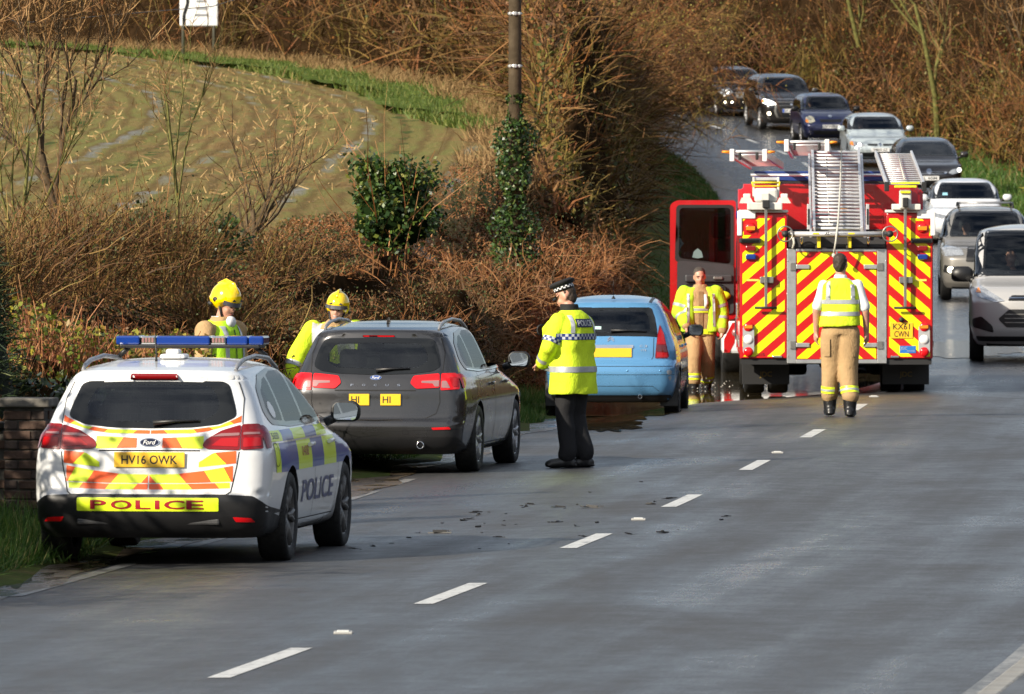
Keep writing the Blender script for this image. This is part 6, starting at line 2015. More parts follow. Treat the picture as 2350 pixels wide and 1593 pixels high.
for sd in (-1, 1):
    fbox('stile_pad', .02 + sd * .37 - .02, .02 + sd * .37 + .02, -.16, -.13, 2.10, 2.42, M_alul, .004)
    fbox('grip_strip', .02 + sd * .37 - .012, .02 + sd * .37 + .012, -.166, -.16, 2.16, 2.36, M_blk, .003)
ladder('short_ladder', (.865, -.1, 2.66), (.79, 3.2, 3.06), .46, 16, stile=(.03, .075), rung=.012)
for x0 in (.63, 1.10):
    fbox('ladder_end_cap', x0 - .03, x0 + .03, -.16, -.09, 2.58, 2.70, M_blk, .008)
for z, w in ((2.685, .36), (2.64, .28)):
    fbox('ladder_stop_bar', .865 - w / 2, .865 + w / 2, -.19, -.16, z - .013, z + .013, mat('lime bar', (.62, .80, .02), .4), .004)
fbox('ladder_cradle', .79, .94, -.14, .1, 2.36, 2.60, M_cream, .02)
fbox('cradle_base', .70, 1.06, -.10, .35, 2.345, 2.42, M_cream, .012)
fbox('cradle_latch', .83, .90, -.18, -.13, 2.38, 2.50, M_blk, .01)
fbox('cradle_pin', .80, .93, -.17, -.15, 2.555, 2.585, M_yelp, .004)
# left gantry head
fbox('cradle_base', -1.12, -.68, -.10, .4, 2.345, 2.44, M_cream, .012)
fbox('cradle_head', -1.03, -.74, .0, .35, 2.44, 2.62, M_cream, .03)
fbox('cradle_block', -.955, -.845, -.10, .02, 2.46, 2.56, M_cream, .012)
fbox('cradle_latch', -.93, -.84, -.16, -.1, 2.37, 2.47, M_blk, .01)
for x in (-1.13, -.66):
    b = MB(); b.prism([(x - .09, 2.43), (x + .09, 2.43), (x + .05, 2.50), (x - .06, 2.50)], -.02, .18); b.build('cradle_wing', M_cream, fe)
    fbox('wing_cap', x - .04, x + .05, .0, .15, 2.495, 2.55, M_cream, .012)
MB().tube([(-1.06, .1, 2.70), (-1.05, .1, 2.645), (-.72, .1, 2.645), (-.71, .1, 2.70)], .012, 6).build('yellow_yoke', M_yelp, fe)
MB().tube([(-1.05, .1, 2.69), (-.72, .1, 2.69)], .012, 6).build('yellow_yoke', M_yelp, fe)
for x in (-1.04, -.73):
    fbox('cradle_post', x - .014, x + .014, .1, .14, 2.5, 2.76, M_cream, .004)
fbox('cradle_roller', -1.03, -.74, .12, .16, 2.715, 2.755, M_alul, .008)
# the two extension ladders stowed further forward, ends towards the camera
for x0, y0, z0, x1, y1, z1, w in ((-1.09, 2.2, 3.045, -.82, 6.2, 2.90, .42), (-.34, 2.4, 3.17, -.22, 6.4, 3.04, .52)):
    ld = ladder('stowed_ladder', (x0, y0, z0), (x1, y1, z1), w, 12, stile=(.04, .09))
    for sd in (-1, 1):
        fbox('stile_end', x0 + sd * w / 2 - .03, x0 + sd * w / 2 + .03, y0 - .06, y0, z0 - .09, z0 + .07, M_white, .01)
        MB().tube([(x0 + sd * (w / 2 + .03), y0 - .03, z0 + .03), (x0 + sd * (w / 2 + .13), y0 - .03, z0 + .035)], [.022, .012], 8).build('stile_tip', M_orng, fe)
        fbox('stile_roller', x0 + sd * (w / 2 - .1) - .02, x0 + sd * (w / 2 - .1) + .02, y0 - .05, y0, z0 - .07, z0 + .03, M_blk, .012)
    MB().tube([(x0 - w / 2, y0 - .02, z0 + .035), (x0 + w / 2, y0 - .02, z0 + .035)], .022, 8).build('head_rung', M_alul, fe)
# ropes
MB().tube([(.13, .4 + 3.6, 3.09), (.09, 2.2, 2.66), (.02, -.10, 2.18), (.0, -.27, 2.05), (-.01, -.275, 1.95), (-.035, -.25, 1.80)], .012, 8).build('rope', M_rope, fe)
MB().ball((-.035, -.25, 1.775), .026, .024, .03).build('rope_knot', M_rope, fe)
MB().tube([(-.07, 4.0, 3.03), (-.08, 2.0, 2.57), (-.085, .2, 2.17)], .007, 6).build('rope', M_rope, fe)
MB().tube([(.845, 2.6, 3.03), (.85, 1.4, 2.88), (.86, .1, 2.73)], .010, 6).build('rope', M_rope, fe)
MB().tube([(-.545, -.02, 2.0), (-.53, -.03, 1.93), (-.55, -.03, 1.86)], .016, 6).build('rope', M_rope, fe)
fbox('yellow_buffer', .07, .17, 1.2, 1.3, 2.28, 2.36, M_orng, .02)
# crew cab and superstructure ahead of the ladders
sp = MB(); sp.prism([(-1.05, 2.0), (1.0, 2.0), (1.0, 2.60), (.93, 2.66), (-.98, 2.66), (-1.05, 2.60)], 2.9, 4.3); sp.build('pump_bay_roof', M_fred, fe)
fbox('blue_roof_panel', -1.0, 1.02, 4.4, 4.5, 2.70, 2.83, M_bline, .01)
MB().tube([(-1.05, 3.6, 2.78), (1.05, 3.6, 2.78)], .018, 8).build('roof_rail', M_alul, fe)
cab = MB(); cab.prism([(4.32, .60), (7.75, .60), (7.78, 1.25), (7.62, 2.15), (7.35, 2.55), (7.15, 2.66), (4.32, 2.66)], -1.2, 1.2, 'X'); co_ = cab.build('cab', M_fred, fe)
bpy.context.view_layer.update()
_b = bmesh.new(); _b.from_mesh(co_.data); bmesh.ops.bevel(_b, geom=list(_b.edges), offset=.07, segments=3, affect='EDGES'); _b.to_mesh(co_.data); _b.free()
for p in co_.data.polygons: p.use_smooth = True
lbm = fbox('light_bar', -1.02, 1.02, 6.4, 6.75, 2.66, 2.72, M_blk, .01)
for sd in (-1, 1):
    fbox('blue_lens', sd * .58 - .42, sd * .58 + .42, 6.42, 6.73, 2.70, 2.80, M_bluelens, .03, lbm)
for x in (-1.08,):
    fbox('roof_spot_lamp', x - .05, x + .05, 4.6, 4.7, 2.50, 2.58, M_clear, .015)
fbox('cab_side_window', -1.206, -1.2, 4.7, 5.6, 1.75, 2.35, M_frit)
fbox('cab_side_window', 1.2, 1.206, 4.7, 5.6, 1.75, 2.35, M_frit)
fbox('windscreen', -1.1, 1.1, 7.60, 7.66, 1.45, 2.2, M_frit, .02)
# front bumper and lamps seen past the body on the left
fbb = fbox('front_bumper', -1.23, 1.23, 7.35, 7.95, .44, .86, M_white, .05)
mat('lit amber lamp', (.9, .4, .05), .2, emit=(1, .45, .05), estr=2.5)
for sd in (-1, 1):
    wheel(fe, sd * 1.03, 6.45, .46, .29, M_steel, sd, kind='disc', rim_r=.27)
# open cab door on the near side, standing square to the cab
M_dtrim = mat('grey door trim', (0.035, 0.036, 0.040), .55, var=.2, vscale=6)
door = bpy.data.objects.new('cab_door', None); COL.objects.link(door); door.parent = fe; door.location = (-1.22, 7.05, 0); door.rotation_euler = (0, 0, R(3)); door.scale = (1.02, 1, 1)
def dpoly(name, pts, y0, y1, m, hole=None):
    V, F = tri_fill(pts, [hole] if hole else [], .2)
    n = len(V)
    P = np.concatenate([np.stack([V[:, 0], 0 * V[:, 0] + y0, V[:, 1]], 1), np.stack([V[:, 0], 0 * V[:, 0] + y1, V[:, 1]], 1)])
    o = link(name, mesh_np(name, P, np.concatenate([F, F[:, ::-1] + n])), door, m)
    return o
dsk = rounded([(-.86, .86), (.0, .86), (.0, 2.44), (-.78, 2.44), (-.86, 2.38)], .05)
win = rounded([(-.78, 1.64), (-.05, 1.56), (-.05, 2.36), (-.76, 2.36)], .06)
dpoly('door_skin', dsk, .0, .06, M_fred, win)
dpoly('door_trim', rounded([(-.77, .93), (-.03, .93), (-.03, 1.58), (-.77, 1.64)], .05), -.03, -.005, M_dtrim)
dpoly('window_seal', rounded([(-.80, 1.62), (-.03, 1.54), (-.03, 2.38), (-.78, 2.38)], .06), -.012, .0, M_blk, rounded([(-.75, 1.67), (-.07, 1.59), (-.07, 2.34), (-.74, 2.34)], .06))
dpoly('window_pane', win, .025, .032, glass('cab door glass', (.28, .31, .29), .6))
b = MB(); b.box((-.36, -.05, 1.40), (.62, .05, .10), .02); b.build('arm_rest', M_dtrim, door)
b = MB(); b.box((-.42, -.06, 1.15), (.55, .05, .34), .05); b.build('door_pocket', M_seat, door)
b = MB(); b.box((-.24, -.085, 1.405), (.12, .03, .04), .01); b.build('door_pull', M_steel, door)
b = MB(); b.ball((-.22, -.08, 1.17), .15, .05, .07); b.build('folded_jacket', M_fyel, door)
b = MB(); b.box((-.18, .30, 2.10), (.26, .16, .34), .06); b.build('wing_mirror', M_blk, door)
b = MB(); b.box((-.13, .30, 1.72), (.26, .16, .42), .06); b.build('wing_mirror', M_blk, door)
MB().box((-.18, .213, 2.10), (.20, .008, .26), .003).build('mirror_glass', M_mirror, door); MB().box((-.13, .213, 1.72), (.20, .008, .34), .003).build('mirror_glass', M_mirror, door)
b = MB(); b.prism([(-.57, 1.68), (-.50, 1.665), (-.43, 1.68), (-.45, 1.76), (-.50, 1.80), (-.55, 1.76)], .018, .022); b.build('door_crest', mat('pale crest', (.14, .22, .22), .5), door)
fbox('step_panel', -1.22, -1.19, 6.0, 7.1, .50, .86, M_fred)
# offside mirror seen at the right
fbox('wing_mirror', 1.22, 1.38, 6.9, 7.1, 1.75, 2.30, M_blk, .05)
# ================================================================== people
M_skin = mat('skin', (0.52, 0.27, 0.19), .5, var=.12, vscale=18)
M_hair = mat('dark brown hair', (0.035, 0.022, 0.014), .7, var=.4, vscale=60)
M_hairg = mat('greying hair', (0.055, 0.045, 0.036), .7, var=.4, vscale=60)
M_boot = mat('black boot leather', (0.012, 0.012, 0.013), .35, var=.3, vscale=20)
M_navy = mat('black uniform cloth', (0.006, 0.006, 0.008), .85, bmp=.3, bscale=60)
def cloth(name, col, var=.18, scale=5, bs=26, bstr=.5, rough=.8, spec=.3):
    if name in MATS: return MATS[name]
    m, nt, b = _nodes(name)
    f = tex(nt, scale, 5, .65, dist=.6)
    nt.links.new(ramp(nt, [(.3, tuple(c * (1 - var) for c in col)), (.7, tuple(min(1, c * (1 + var * .5)) for c in col))], f).outputs[0], b.inputs['Base Color'])
    b.inputs['Roughness'].default_value = rough; b.inputs['Specular IOR Level'].default_value = spec
    g_ = tex(nt, bs, 4, .6, dist=1.2, mapping=(1, 1, .6))
    bump(nt, b, g_, bstr, .02)
    MATS[name] = m
    return m
M_tan = cloth('tan turnout cloth', (0.42, 0.275, 0.135), .22, 4)
M_hiv = cloth('hi vis yellow cloth', (0.66, 0.86, 0.03), .14, 6, 16, .6)
M_hivg = cloth('hi vis green yellow cloth', (0.46, 0.80, 0.03), .16, 6, 16, .6)
M_tape = mat('silver reflective tape', (0.42, 0.44, 0.46), .35, .25, var=.2, vscale=12)
M_limet = mat('lime reflective tape', (0.72, 0.88, 0.03), .4)
M_hely = mat('yellow helmet shell', (0.90, 0.62, 0.0), .15, coat=.8)
M_visor = mat('smoked visor', (0.10, 0.10, 0.11), .08, .3, coat=1)
M_shirt = cloth('white shirt cotton', (0.72, 0.72, 0.74), .06, 4, 20, .3)
def V3(*a): return Vector(a)
class Lump:
    """collects rounded solids, fuses them into one continuous skin"""
    def __init__(s): s.bm = bmesh.new(); s.mb = MB(); s.mb.bm.free(); s.mb.bm = s.bm
    def limb(s, pts, rad, seg=14):
        pts = [Vector(p) for p in pts]
        s.mb.tube(pts, rad, seg)
        for p, r in zip(pts, rad): s.mb.ball(p, r * .99, seg=12, rings=8)
        return s
    def ball(s, c, *r, M=None): s.mb.ball(c, *r, M=M); return s
    def loft(s, rings, seg=28, power=2.3):
        """rings: (centre, rx, ry, tiltx) horizontal superellipses"""
        R_ = []
        for c, rx, ry, *rest in rings:
            tl = rest[0] if rest else 0.0; yw = rest[1] if len(rest) > 1 else 0.0
            M = Matrix.Rotation(yw, 3, 'Z') @ Matrix.Rotation(tl, 3, 'X')
            row = []
            for k in range(seg):
                a = 2 * PI * k / seg
                ca, sa = math.cos(a), math.sin(a)
                q = Vector((rx * math.copysign(abs(ca) ** (2 / power), ca), ry * math.copysign(abs(sa) ** (2 / power), sa), 0))
                row.append(s.bm.verts.new(Vector(c) + M @ q))
            R_.append(row)
        for i in range(len(R_) - 1):
            for k in range(seg):
                s.bm.faces.new((R_[i][k], R_[i][(k + 1) % seg], R_[i + 1][(k + 1) % seg], R_[i + 1][k]))
        s.bm.faces.new(R_[0][::-1]); s.bm.faces.new(R_[-1])
        return s
    def fuse(s, name, m, parent, voxel=.012, smooth=4, crumple=0.0, freq=9.0, cut_below=None):
        bmesh.ops.recalc_face_normals(s.bm, faces=s.bm.faces)
        me = bpy.data.meshes.new(name); s.bm.to_mesh(me); s.bm.free()
        o = link(name, me, None)
        r = o.modifiers.new('r', 'REMESH'); r.mode = 'VOXEL'; r.voxel_size = voxel
        if smooth:
            q = o.modifiers.new('s', 'SMOOTH'); q.factor = .5; q.iterations = smooth
        bpy.context.view_layer.update()
        me2 = bpy.data.meshes.new_from_object(o.evaluated_get(bpy.context.evaluated_depsgraph_get()))
        o.modifiers.clear(); o.data = me2
        bpy.data.meshes.remove(me)
        if crumple > 0:
            n = len(me2.vertices)
            co = np.zeros(n * 3, np.float32); me2.vertices.foreach_get('co', co); co = co.reshape(-1, 3)
            no = np.zeros(n * 3, np.float32); me2.vertices.foreach_get('normal', no); no = no.reshape(-1, 3)
            rg = np.random.default_rng(len(name) * 7 + n)
            d = np.zeros(n)
            for q_ in range(9):
                kv = rg.normal(size=3) * freq * (1.0 if q_ < 5 else 2.3) * np.array([1, 1, .75])
                wp = np.sin(co @ (kv * .6)[::-1] + q_)
                d += (1.0 if q_ < 5 else .45) * np.sin(co @ kv + 1.3 * wp + rg.uniform(0, 6))
            d = -np.abs(d / 2.4) * 1.6 + .6
            co = co + no * (d[:, None] * crumple)
            me2.vertices.foreach_set('co', co.astype(np.float32).ravel()); me2.update()
        me2.polygons.foreach_set('use_smooth', np.ones(len(me2.polygons), bool))
        me2.materials.clear(); me2.materials.append(m)
        o.parent = parent
        return o
def bvh_of(o):
    me = o.data
    return BVHTree.FromPolygons([tuple(v.co) for v in me.vertices], [tuple(p.vertices) for p in me.polygons])
def wrap(name, tree, p0, p1, t0, t1, m, parent, rmax=.4, rmin=0.0, n=56, off=.006, a0=0.0, a1=2 * PI, slope=None):
    """a strip of tape laid round a limb or trunk, between heights t0 and t1 along p0 -> p1"""
    p0, p1 = Vector(p0), Vector(p1); ax = (p1 - p0).normalized()
    u = ax.cross(Vector((0, 1, 0)) if abs(ax.y) < .8 else Vector((1, 0, 0))).normalized(); w = ax.cross(u)
    V, ok = [], []
    rows = 3
    for k in range(n + 1):
        a = a0 + (a1 - a0) * k / n
        dr = u * math.cos(a) + w * math.sin(a)
        for j in range(rows):
            t = t0 + (t1 - t0) * j / (rows - 1)
            c = p0 + ax * t
            h, nn, i, dist = tree.ray_cast(c + dr * 1.0, -dr, 1.2)
            if h is None or (h - c).length > rmax:
                V.append((0, 0, 0)); ok.append(False)
            else:
                V.append(tuple(h + dr * off)); ok.append(True)
    F = []
    for k in range(n):
        for j in range(rows - 1):
            a, b, c_, d = k * rows + j, (k + 1) * rows + j, (k + 1) * rows + j + 1, k * rows + j + 1
            if ok[a] and ok[b] and ok[c_] and ok[d]:
                if max((Vector(V[a]) - Vector(V[b])).length, (Vector(V[d]) - Vector(V[c_])).length) < .09:
                    F.append((a, b, c_, d))
    if not F: return None
    me = mesh_np(name, np.array(V), np.array(F), True)
    bm = bmesh.new(); bm.from_mesh(me); bmesh.ops.delete(bm, geom=[v for v in bm.verts if not v.link_faces], context='VERTS'); bm.to_mesh(me); bm.free()
    return link(name, me, parent, m)
def patch(name, tree, poly, yside, m, parent, off=.006, step=.03, T=None, holes=()):
    """flat shape in x,z laid on the front (+y) or back (-y) of a garment"""
    V, F = tri_fill(poly, holes, step)
    return drape(name, tree, V, F, yside, m, parent, off, T)
def drape(name, tree, V, F, yside, m, parent, off=.006, T=None):
    P, ok = [], []
    for x, z in V:
        o = Vector((x, yside * 1.0, z)); d = Vector((0, -yside, 0))
        if T is not None: o = T @ o; d = T.to_3x3() @ d
        h, nn, i, dist = tree.ray_cast(o, d, 2.0)
        ok.append(h is not None); P.append(tuple(h - d * off) if h is not None else (0, 0, 0))
    ok = np.array(ok); F = F[ok[F].all(1)]
    if len(F) == 0: return None
    P = np.array(P)
    L_ = np.linalg.norm(P[F] - P[np.roll(F, 1, 1)], axis=2).max(1)
    F = F[L_ < .15]
    me = mesh_np(name, P, F, True)
    return link(name, me, parent, m)
def head(L, c, s=1.0, tilt_=0.0, yaw=0.0, roll=0.0):
    """skull, jaw, nose, brow, ears; the face looks along +y. returns its matrix"""
    M = Matrix.Translation(c) @ Matrix.Rotation(yaw, 4, 'Z') @ Matrix.Rotation(tilt_, 4, 'X') @ Matrix.Rotation(roll, 4, 'Y')
    def B(p, rx, ry, rz): L.ball(M @ Vector(p) * 1.0, rx * s, ry * s, rz * s, M=M.to_3x3().to_4x4())
    B((0, -.012 * s, .03 * s), .077, .095, .095)
    B((0, .02 * s, -.035 * s), .062, .072, .075)
    B((0, .055 * s, -.085 * s), .036, .032, .030)
    B((0, .088 * s, -.012 * s), .012, .018, .026)
    B((0, .098 * s, -.026 * s), .014, .012, .011)
    B((0, .070 * s, .022 * s), .048, .020, .014)
    B((0, .080 * s, -.058 * s), .022, .010, .008)
    for sd in (-1, 1):
        B((sd * .076 * s, -.012 * s, -.008 * s), .010, .022, .032)
        B((sd * .038 * s, .062 * s, -.030 * s), .022, .018, .020)
    return M
def face(parent, M, s=1.0):
    for sd in (-1, 1):
        b = MB(); b.ball(M @ Vector((sd * .031 * s, .0795 * s, .004 * s)), .0105 * s, .007 * s, .0055 * s, 10, 8); b.build('eye', mat('eye', (.08, .06, .05), .25), parent)
        b = MB(); p = [M @ Vector((sd * x * s, y * s, .024 * s + dz * s)) for x, y, dz in ((.014, .0905, 0), (.032, .0865, .004), (.050, .072, -.002))]; b.tube(p, .0045 * s, 6); b.build('eyebrow', M_hair, parent)
    b = MB(); b.tube([M @ Vector((x * s, y * s, -.0585 * s)) for x, y in ((-.024, .083), (0, .0905), (.024, .083))], .0042 * s, 6); b.build('mouth', mat('lips', (.33, .11, .09), .5), parent)
def hand(L, wrist, direc, palm, s=1.0, curl=.5, thumb_side=1):
    """palm and five fingers; direc points along the hand, palm is the palm's facing"""
    d = Vector(direc).normalized(); p = Vector(palm).normalized(); p = (p - d * p.dot(d)).normalized()
    x = d.cross(p) * thumb_side       # towards the thumb
    w = Vector(wrist)
    L.limb([w, w + d * .045 * s, w + d * .085 * s], [.026 * s, .032 * s, .030 * s], 10)
    for sx_ in (-.018, .018):
        L.limb([w + d * .03 * s + x * sx_ * s, w + d * .09 * s + x * sx_ * 1.3 * s], [.020 * s, .017 * s], 8)
    for k, (off, ln) in enumerate(((.030, .072), (.010, .080), (-.010, .075), (-.029, .058))):
        b = w + d * .092 * s + x * off * s
        a1, a2, a3 = curl * .6, curl * 1.3, curl * 1.9
        q = [b]
        for a, f in ((a1, .42), (a2, .32), (a3, .26)):
            q.append(q[-1] + (d * math.cos(a) + p * math.sin(a)) * ln * f * s)
        L.limb(q, [.0098 * s, .0092 * s, .0085 * s, .0075 * s], 8)
    t0 = w + d * .028 * s + x * .026 * s
    q = [t0, t0 + (d * .6 + x * .75 + p * .25).normalized() * .038 * s]
    q.append(q[-1] + (d * .9 + x * .3 + p * .35).normalized() * .030 * s); q.append(q[-1] + (d * .95 + p * .3).normalized() * .022 * s)
    L.limb(q, [.014 * s, .0115 * s, .010 * s, .008 * s], 8)
def boot(name, ankle, toe_dir, parent, m=None, s=1.0, shaft=.16, floor=None):
    a = Vector(ankle); t = Vector(toe_dir); t.z = 0; t.normalize(); f = (a.z - .085) if floor is None else floor
    L = Lump()
    L.limb([(a.x, a.y, a.z + shaft), a + V3(0, 0, .02), (a.x, a.y, f + .055)], [.062 * s, .056 * s, .052 * s])
    h = V3(a.x, a.y, f)
    L.limb([h - t * .045 + V3(0, 0, .045), h + t * .07 + V3(0, 0, .045), h + t * .15 + V3(0, 0, .036), h + t * .185 + V3(0, 0, .032)], [.044 * s, .046 * s, .043 * s, .031 * s])
    for q in (-.05, .0, .06, .12, .17):
        c = h + t * q; L.ball((c.x, c.y, f + .017), .045 * s, .045 * s, .017)
    return L.fuse(name, m or M_boot, parent, .012, 5)
def shoulders_to(L, sh, el, wr, r=(.055, .045, .035)): L.limb([sh, el, wr], list(r))

# ---------------------------------------------------------------- police officer, seen from behind, head bowed to the left
# local frame: +y is forward of the body; the body is turned so its back faces the camera with the left shoulder forward
OFF = thing('person', 'police officer in long yellow high visibility coat and chequered cap, back turned', 'person', (.585, 91.6, rz(.55, 91.7)), R(48))
p = OFF
J = dict(hipL=(-.085, 0, .92), hipR=(.085, 0, .92), kneeL=(-.085, .03, .50), kneeR=(.09, .035, .50), ankL=(-.08, .0, .09), ankR=(.10, -.06, .09), shL=(-.19, .02, 1.39), shR=(.18, .02, 1.38), elL=(-.295, .05, 1.15), elR=(.27, .06, 1.14), wrL=(-.20, .22, 1.00), wrR=(.20, .22, 1.00), neck=(0, .04, 1.50), head=(0, .10, 1.635))
L = Lump()
hm = head(L, J['head'], 1.02, R(-20), R(28))
L.limb([(0, .03, 1.44), (0, .06, 1.56)], [.062, .056])
L.loft([((0, 0, .90), .16, .11), ((0, .0, 1.05), .15, .10), ((0, .01, 1.25), .175, .115), ((0, .015, 1.42), .17, .10), ((0, .02, 1.49), .08, .07)])
for s_ in 'LR':
    shoulders_to(L, J['sh' + s_], J['el' + s_], J['wr' + s_])
    L.limb([J['hip' + s_], J['knee' + s_], J['ank' + s_]], [.085, .058, .042])
    hand(L, J['wr' + s_], (0.35 if s_ == 'L' else -.35, .8, -.2), (0, -.3, -1), 1.0, .6, 1 if s_ == 'L' else -1)
    L.limb([V3(*J['ank' + s_]), V3(*J['ank' + s_]) + V3(0, .12, -.05)], [.04, .03])
body = L.fuse('body', M_skin, p, .013, 2)
face(body, hm, 1.02)
# trousers
L = Lump()
L.loft([((0, 0, .86), .17, .125), ((0, 0, .98), .17, .12)])
for s_ in 'LR':
    h, k, a = (Vector(J[q + s_]) for q in ('hip', 'knee', 'ank'))
    L.limb([h, k + V3(0, .01, 0), a + V3(0, -.01, .06)], [.115, .092, .082])
    L.limb([a + V3(0, .0, .10), a + V3(0, .01, .03)], [.085, .088])
L.fuse('trousers', M_navy, p, .016, 3, .006, 5)
for s_ in 'LR': boot('shoe', J['ank' + s_], (-.67, .74, 0), p, M_boot, 1.12, .06)
# coat
L = Lump()
L.loft([((0, 0, .69), .262, .20), ((0, 0, .73), .270, .205), ((0, 0, .95), .248, .19), ((0, .005, 1.09), .215, .165), ((0, .01, 1.25), .235, .168), ((0, .015, 1.38), .235, .155), ((0, .02, 1.455), .17, .12), ((0, .03, 1.50), .095, .09)], power=2.6)
for s_ in 'LR':
    shoulders_to(L, J['sh' + s_], J['el' + s_], J['wr' + s_], (.092, .088, .080))
coat = L.fuse('coat', M_hiv, p, .014, 3, .012, 4.5)
tr = bvh_of(coat)
ax0, ax1 = (0, 0, 0), (0, 0, 2)
M_chk = mat('blue chequer', (0.012, 0.03, 0.16), .5)
M_chkw = mat('silver chequer', (0.45, 0.48, 0.52), .4)
wrap('reflective_band', tr, ax0, ax1, .915, .970, M_tape, coat, rmax=.31)
bnd = wrap('chequer_band', tr, ax0, ax1, 1.225, 1.285, M_chk, coat, rmax=.30)
for j in range(2):
    for k in range(48):
        if (k + j) % 2 == 0:
            wrap('chequer', tr, ax0, ax1, 1.229 + j * .027, 1.255 + j * .027, M_chkw, bnd or coat, rmax=.30, n=2, a0=2 * PI * k / 48, a1=2 * PI * (k + 1) / 48, off=.009)
for s_ in 'LR':
    e, w_ = Vector(J['el' + s_]), Vector(J['wr' + s_]); sh = Vector(J['sh' + s_])
    Ls = (w_ - e).length; Lu = (e - sh).length
    wrap('sleeve_tape', tr, e, w_, Ls * .55, Ls * .55 + .045, M_tape, coat, rmax=.14, n=28)
    ub = wrap('sleeve_chequer', tr, sh, e, Lu * .62, Lu * .62 + .05, M_chk, coat, rmax=.15, n=28)
    for j in range(2):
        for k in range(18):
            if (k + j) % 2 == 0:
                wrap('chequer', tr, sh, e, Lu * .62 + .002 + j * .023, Lu * .62 + .024 + j * .023, M_chkw, ub or coat, rmax=.15, n=2, a0=2 * PI * k / 18, a1=2 * PI * (k + 1) / 18, off=.009)
for sx_ in (-1, 1):
    patch('brace_tape', tr, [(sx_ * .135, 1.29), (sx_ * .175, 1.29), (sx_ * .150, 1.46), (sx_ * .115, 1.46)], -1, M_tape, coat, off=.007)
bk = patch('police_panel', tr, rounded([(-.105, 1.345), (.105, 1.345), (.105, 1.425), (-.105, 1.425)], .006), -1, mat('navy panel', (.012, .015, .07), .5), coat, off=.009)
TV, TF = text_mesh('POLICE', .055, 1, .015); TV = TV * np.array([.185 / (TV[:, 0].max() - TV[:, 0].min()), 1])
drape('lettering', tr, TV + np.array([0, 1.385]), TF, -1, M_tape, bk or coat, off=.013)
L = Lump(); L.loft([((0, .03, 1.455), .115, .105), ((0, .045, 1.50), .090, .088), ((0, .055, 1.565), .083, .085)]); L.fuse('collar', M_navy, p, .010, 2)
L = Lump(); L.limb([(-.17, .14, 1.38), (-.17, .19, 1.32), (-.165, .20, 1.26)], [.035, .045, .035]); L.fuse('radio_pouch', M_hiv, p, .010, 2)
# hair, cap
def cap_hair(parent, M, m, s=1.0, top=True, low=-.05):
    L = Lump(); L.ball(M @ Vector((0, -.026 * s, .030 * s)), .080 * s, .090 * s, .096 * s, M=M.to_3x3().to_4x4())
    L.ball(M @ Vector((0, -.050 * s, -.015 * s)), .068 * s, .058 * s, .075 * s, M=M.to_3x3().to_4x4())
    return L.fuse('hair', m, parent, .008, 2, .003, 40)
cap_hair(body, hm, M_hair)
cp = MB()
cp.lathe([(.0, .155), (.10, .152), (.125, .140), (.128, .125), (.105, .105), (.097, .100), (.094, .060), (.0, .058)], axis='Z', seg=32)
capo = cp.build('peaked_cap', M_navy, p); capo.matrix_local = hm @ Matrix.Translation((0, -.012, .004))
cb = MB(); cb.lathe([(.0975, .064), (.0985, .097)], axis='Z', seg=40); cb_ = cb.build('cap_band', M_ink, capo)
for j in range(2):
    for k in range(30):
        if (k + j) % 2 == 0:
            a = 2 * PI * k / 30
            b = MB(); b.lathe([(.1005, .068 + j * .013), (.1005, .081 + j * .013)], axis='Z', seg=1, a0=a, a1=a + 2 * PI / 30, smooth=False); b.build('cap_chequer', M_shirt, cb_, recalc=False)
pk = MB(); pk.prism([(.088 * math.cos(t), .088 * math.sin(t) + .02) for t in np.linspace(.35, PI - .35, 12)] + [(.078 * math.cos(t), .045 * math.sin(t) + .075 + .03) for t in np.linspace(PI, 0, 12)], .0, .006, 'Z')
pko = pk.build('cap_peak', mat('patent black', (.006, .006, .007), .12), capo); pko.matrix_local = Matrix.Translation((0, .004, .060)) @ Matrix.Rotation(R(-24), 4, 'X')

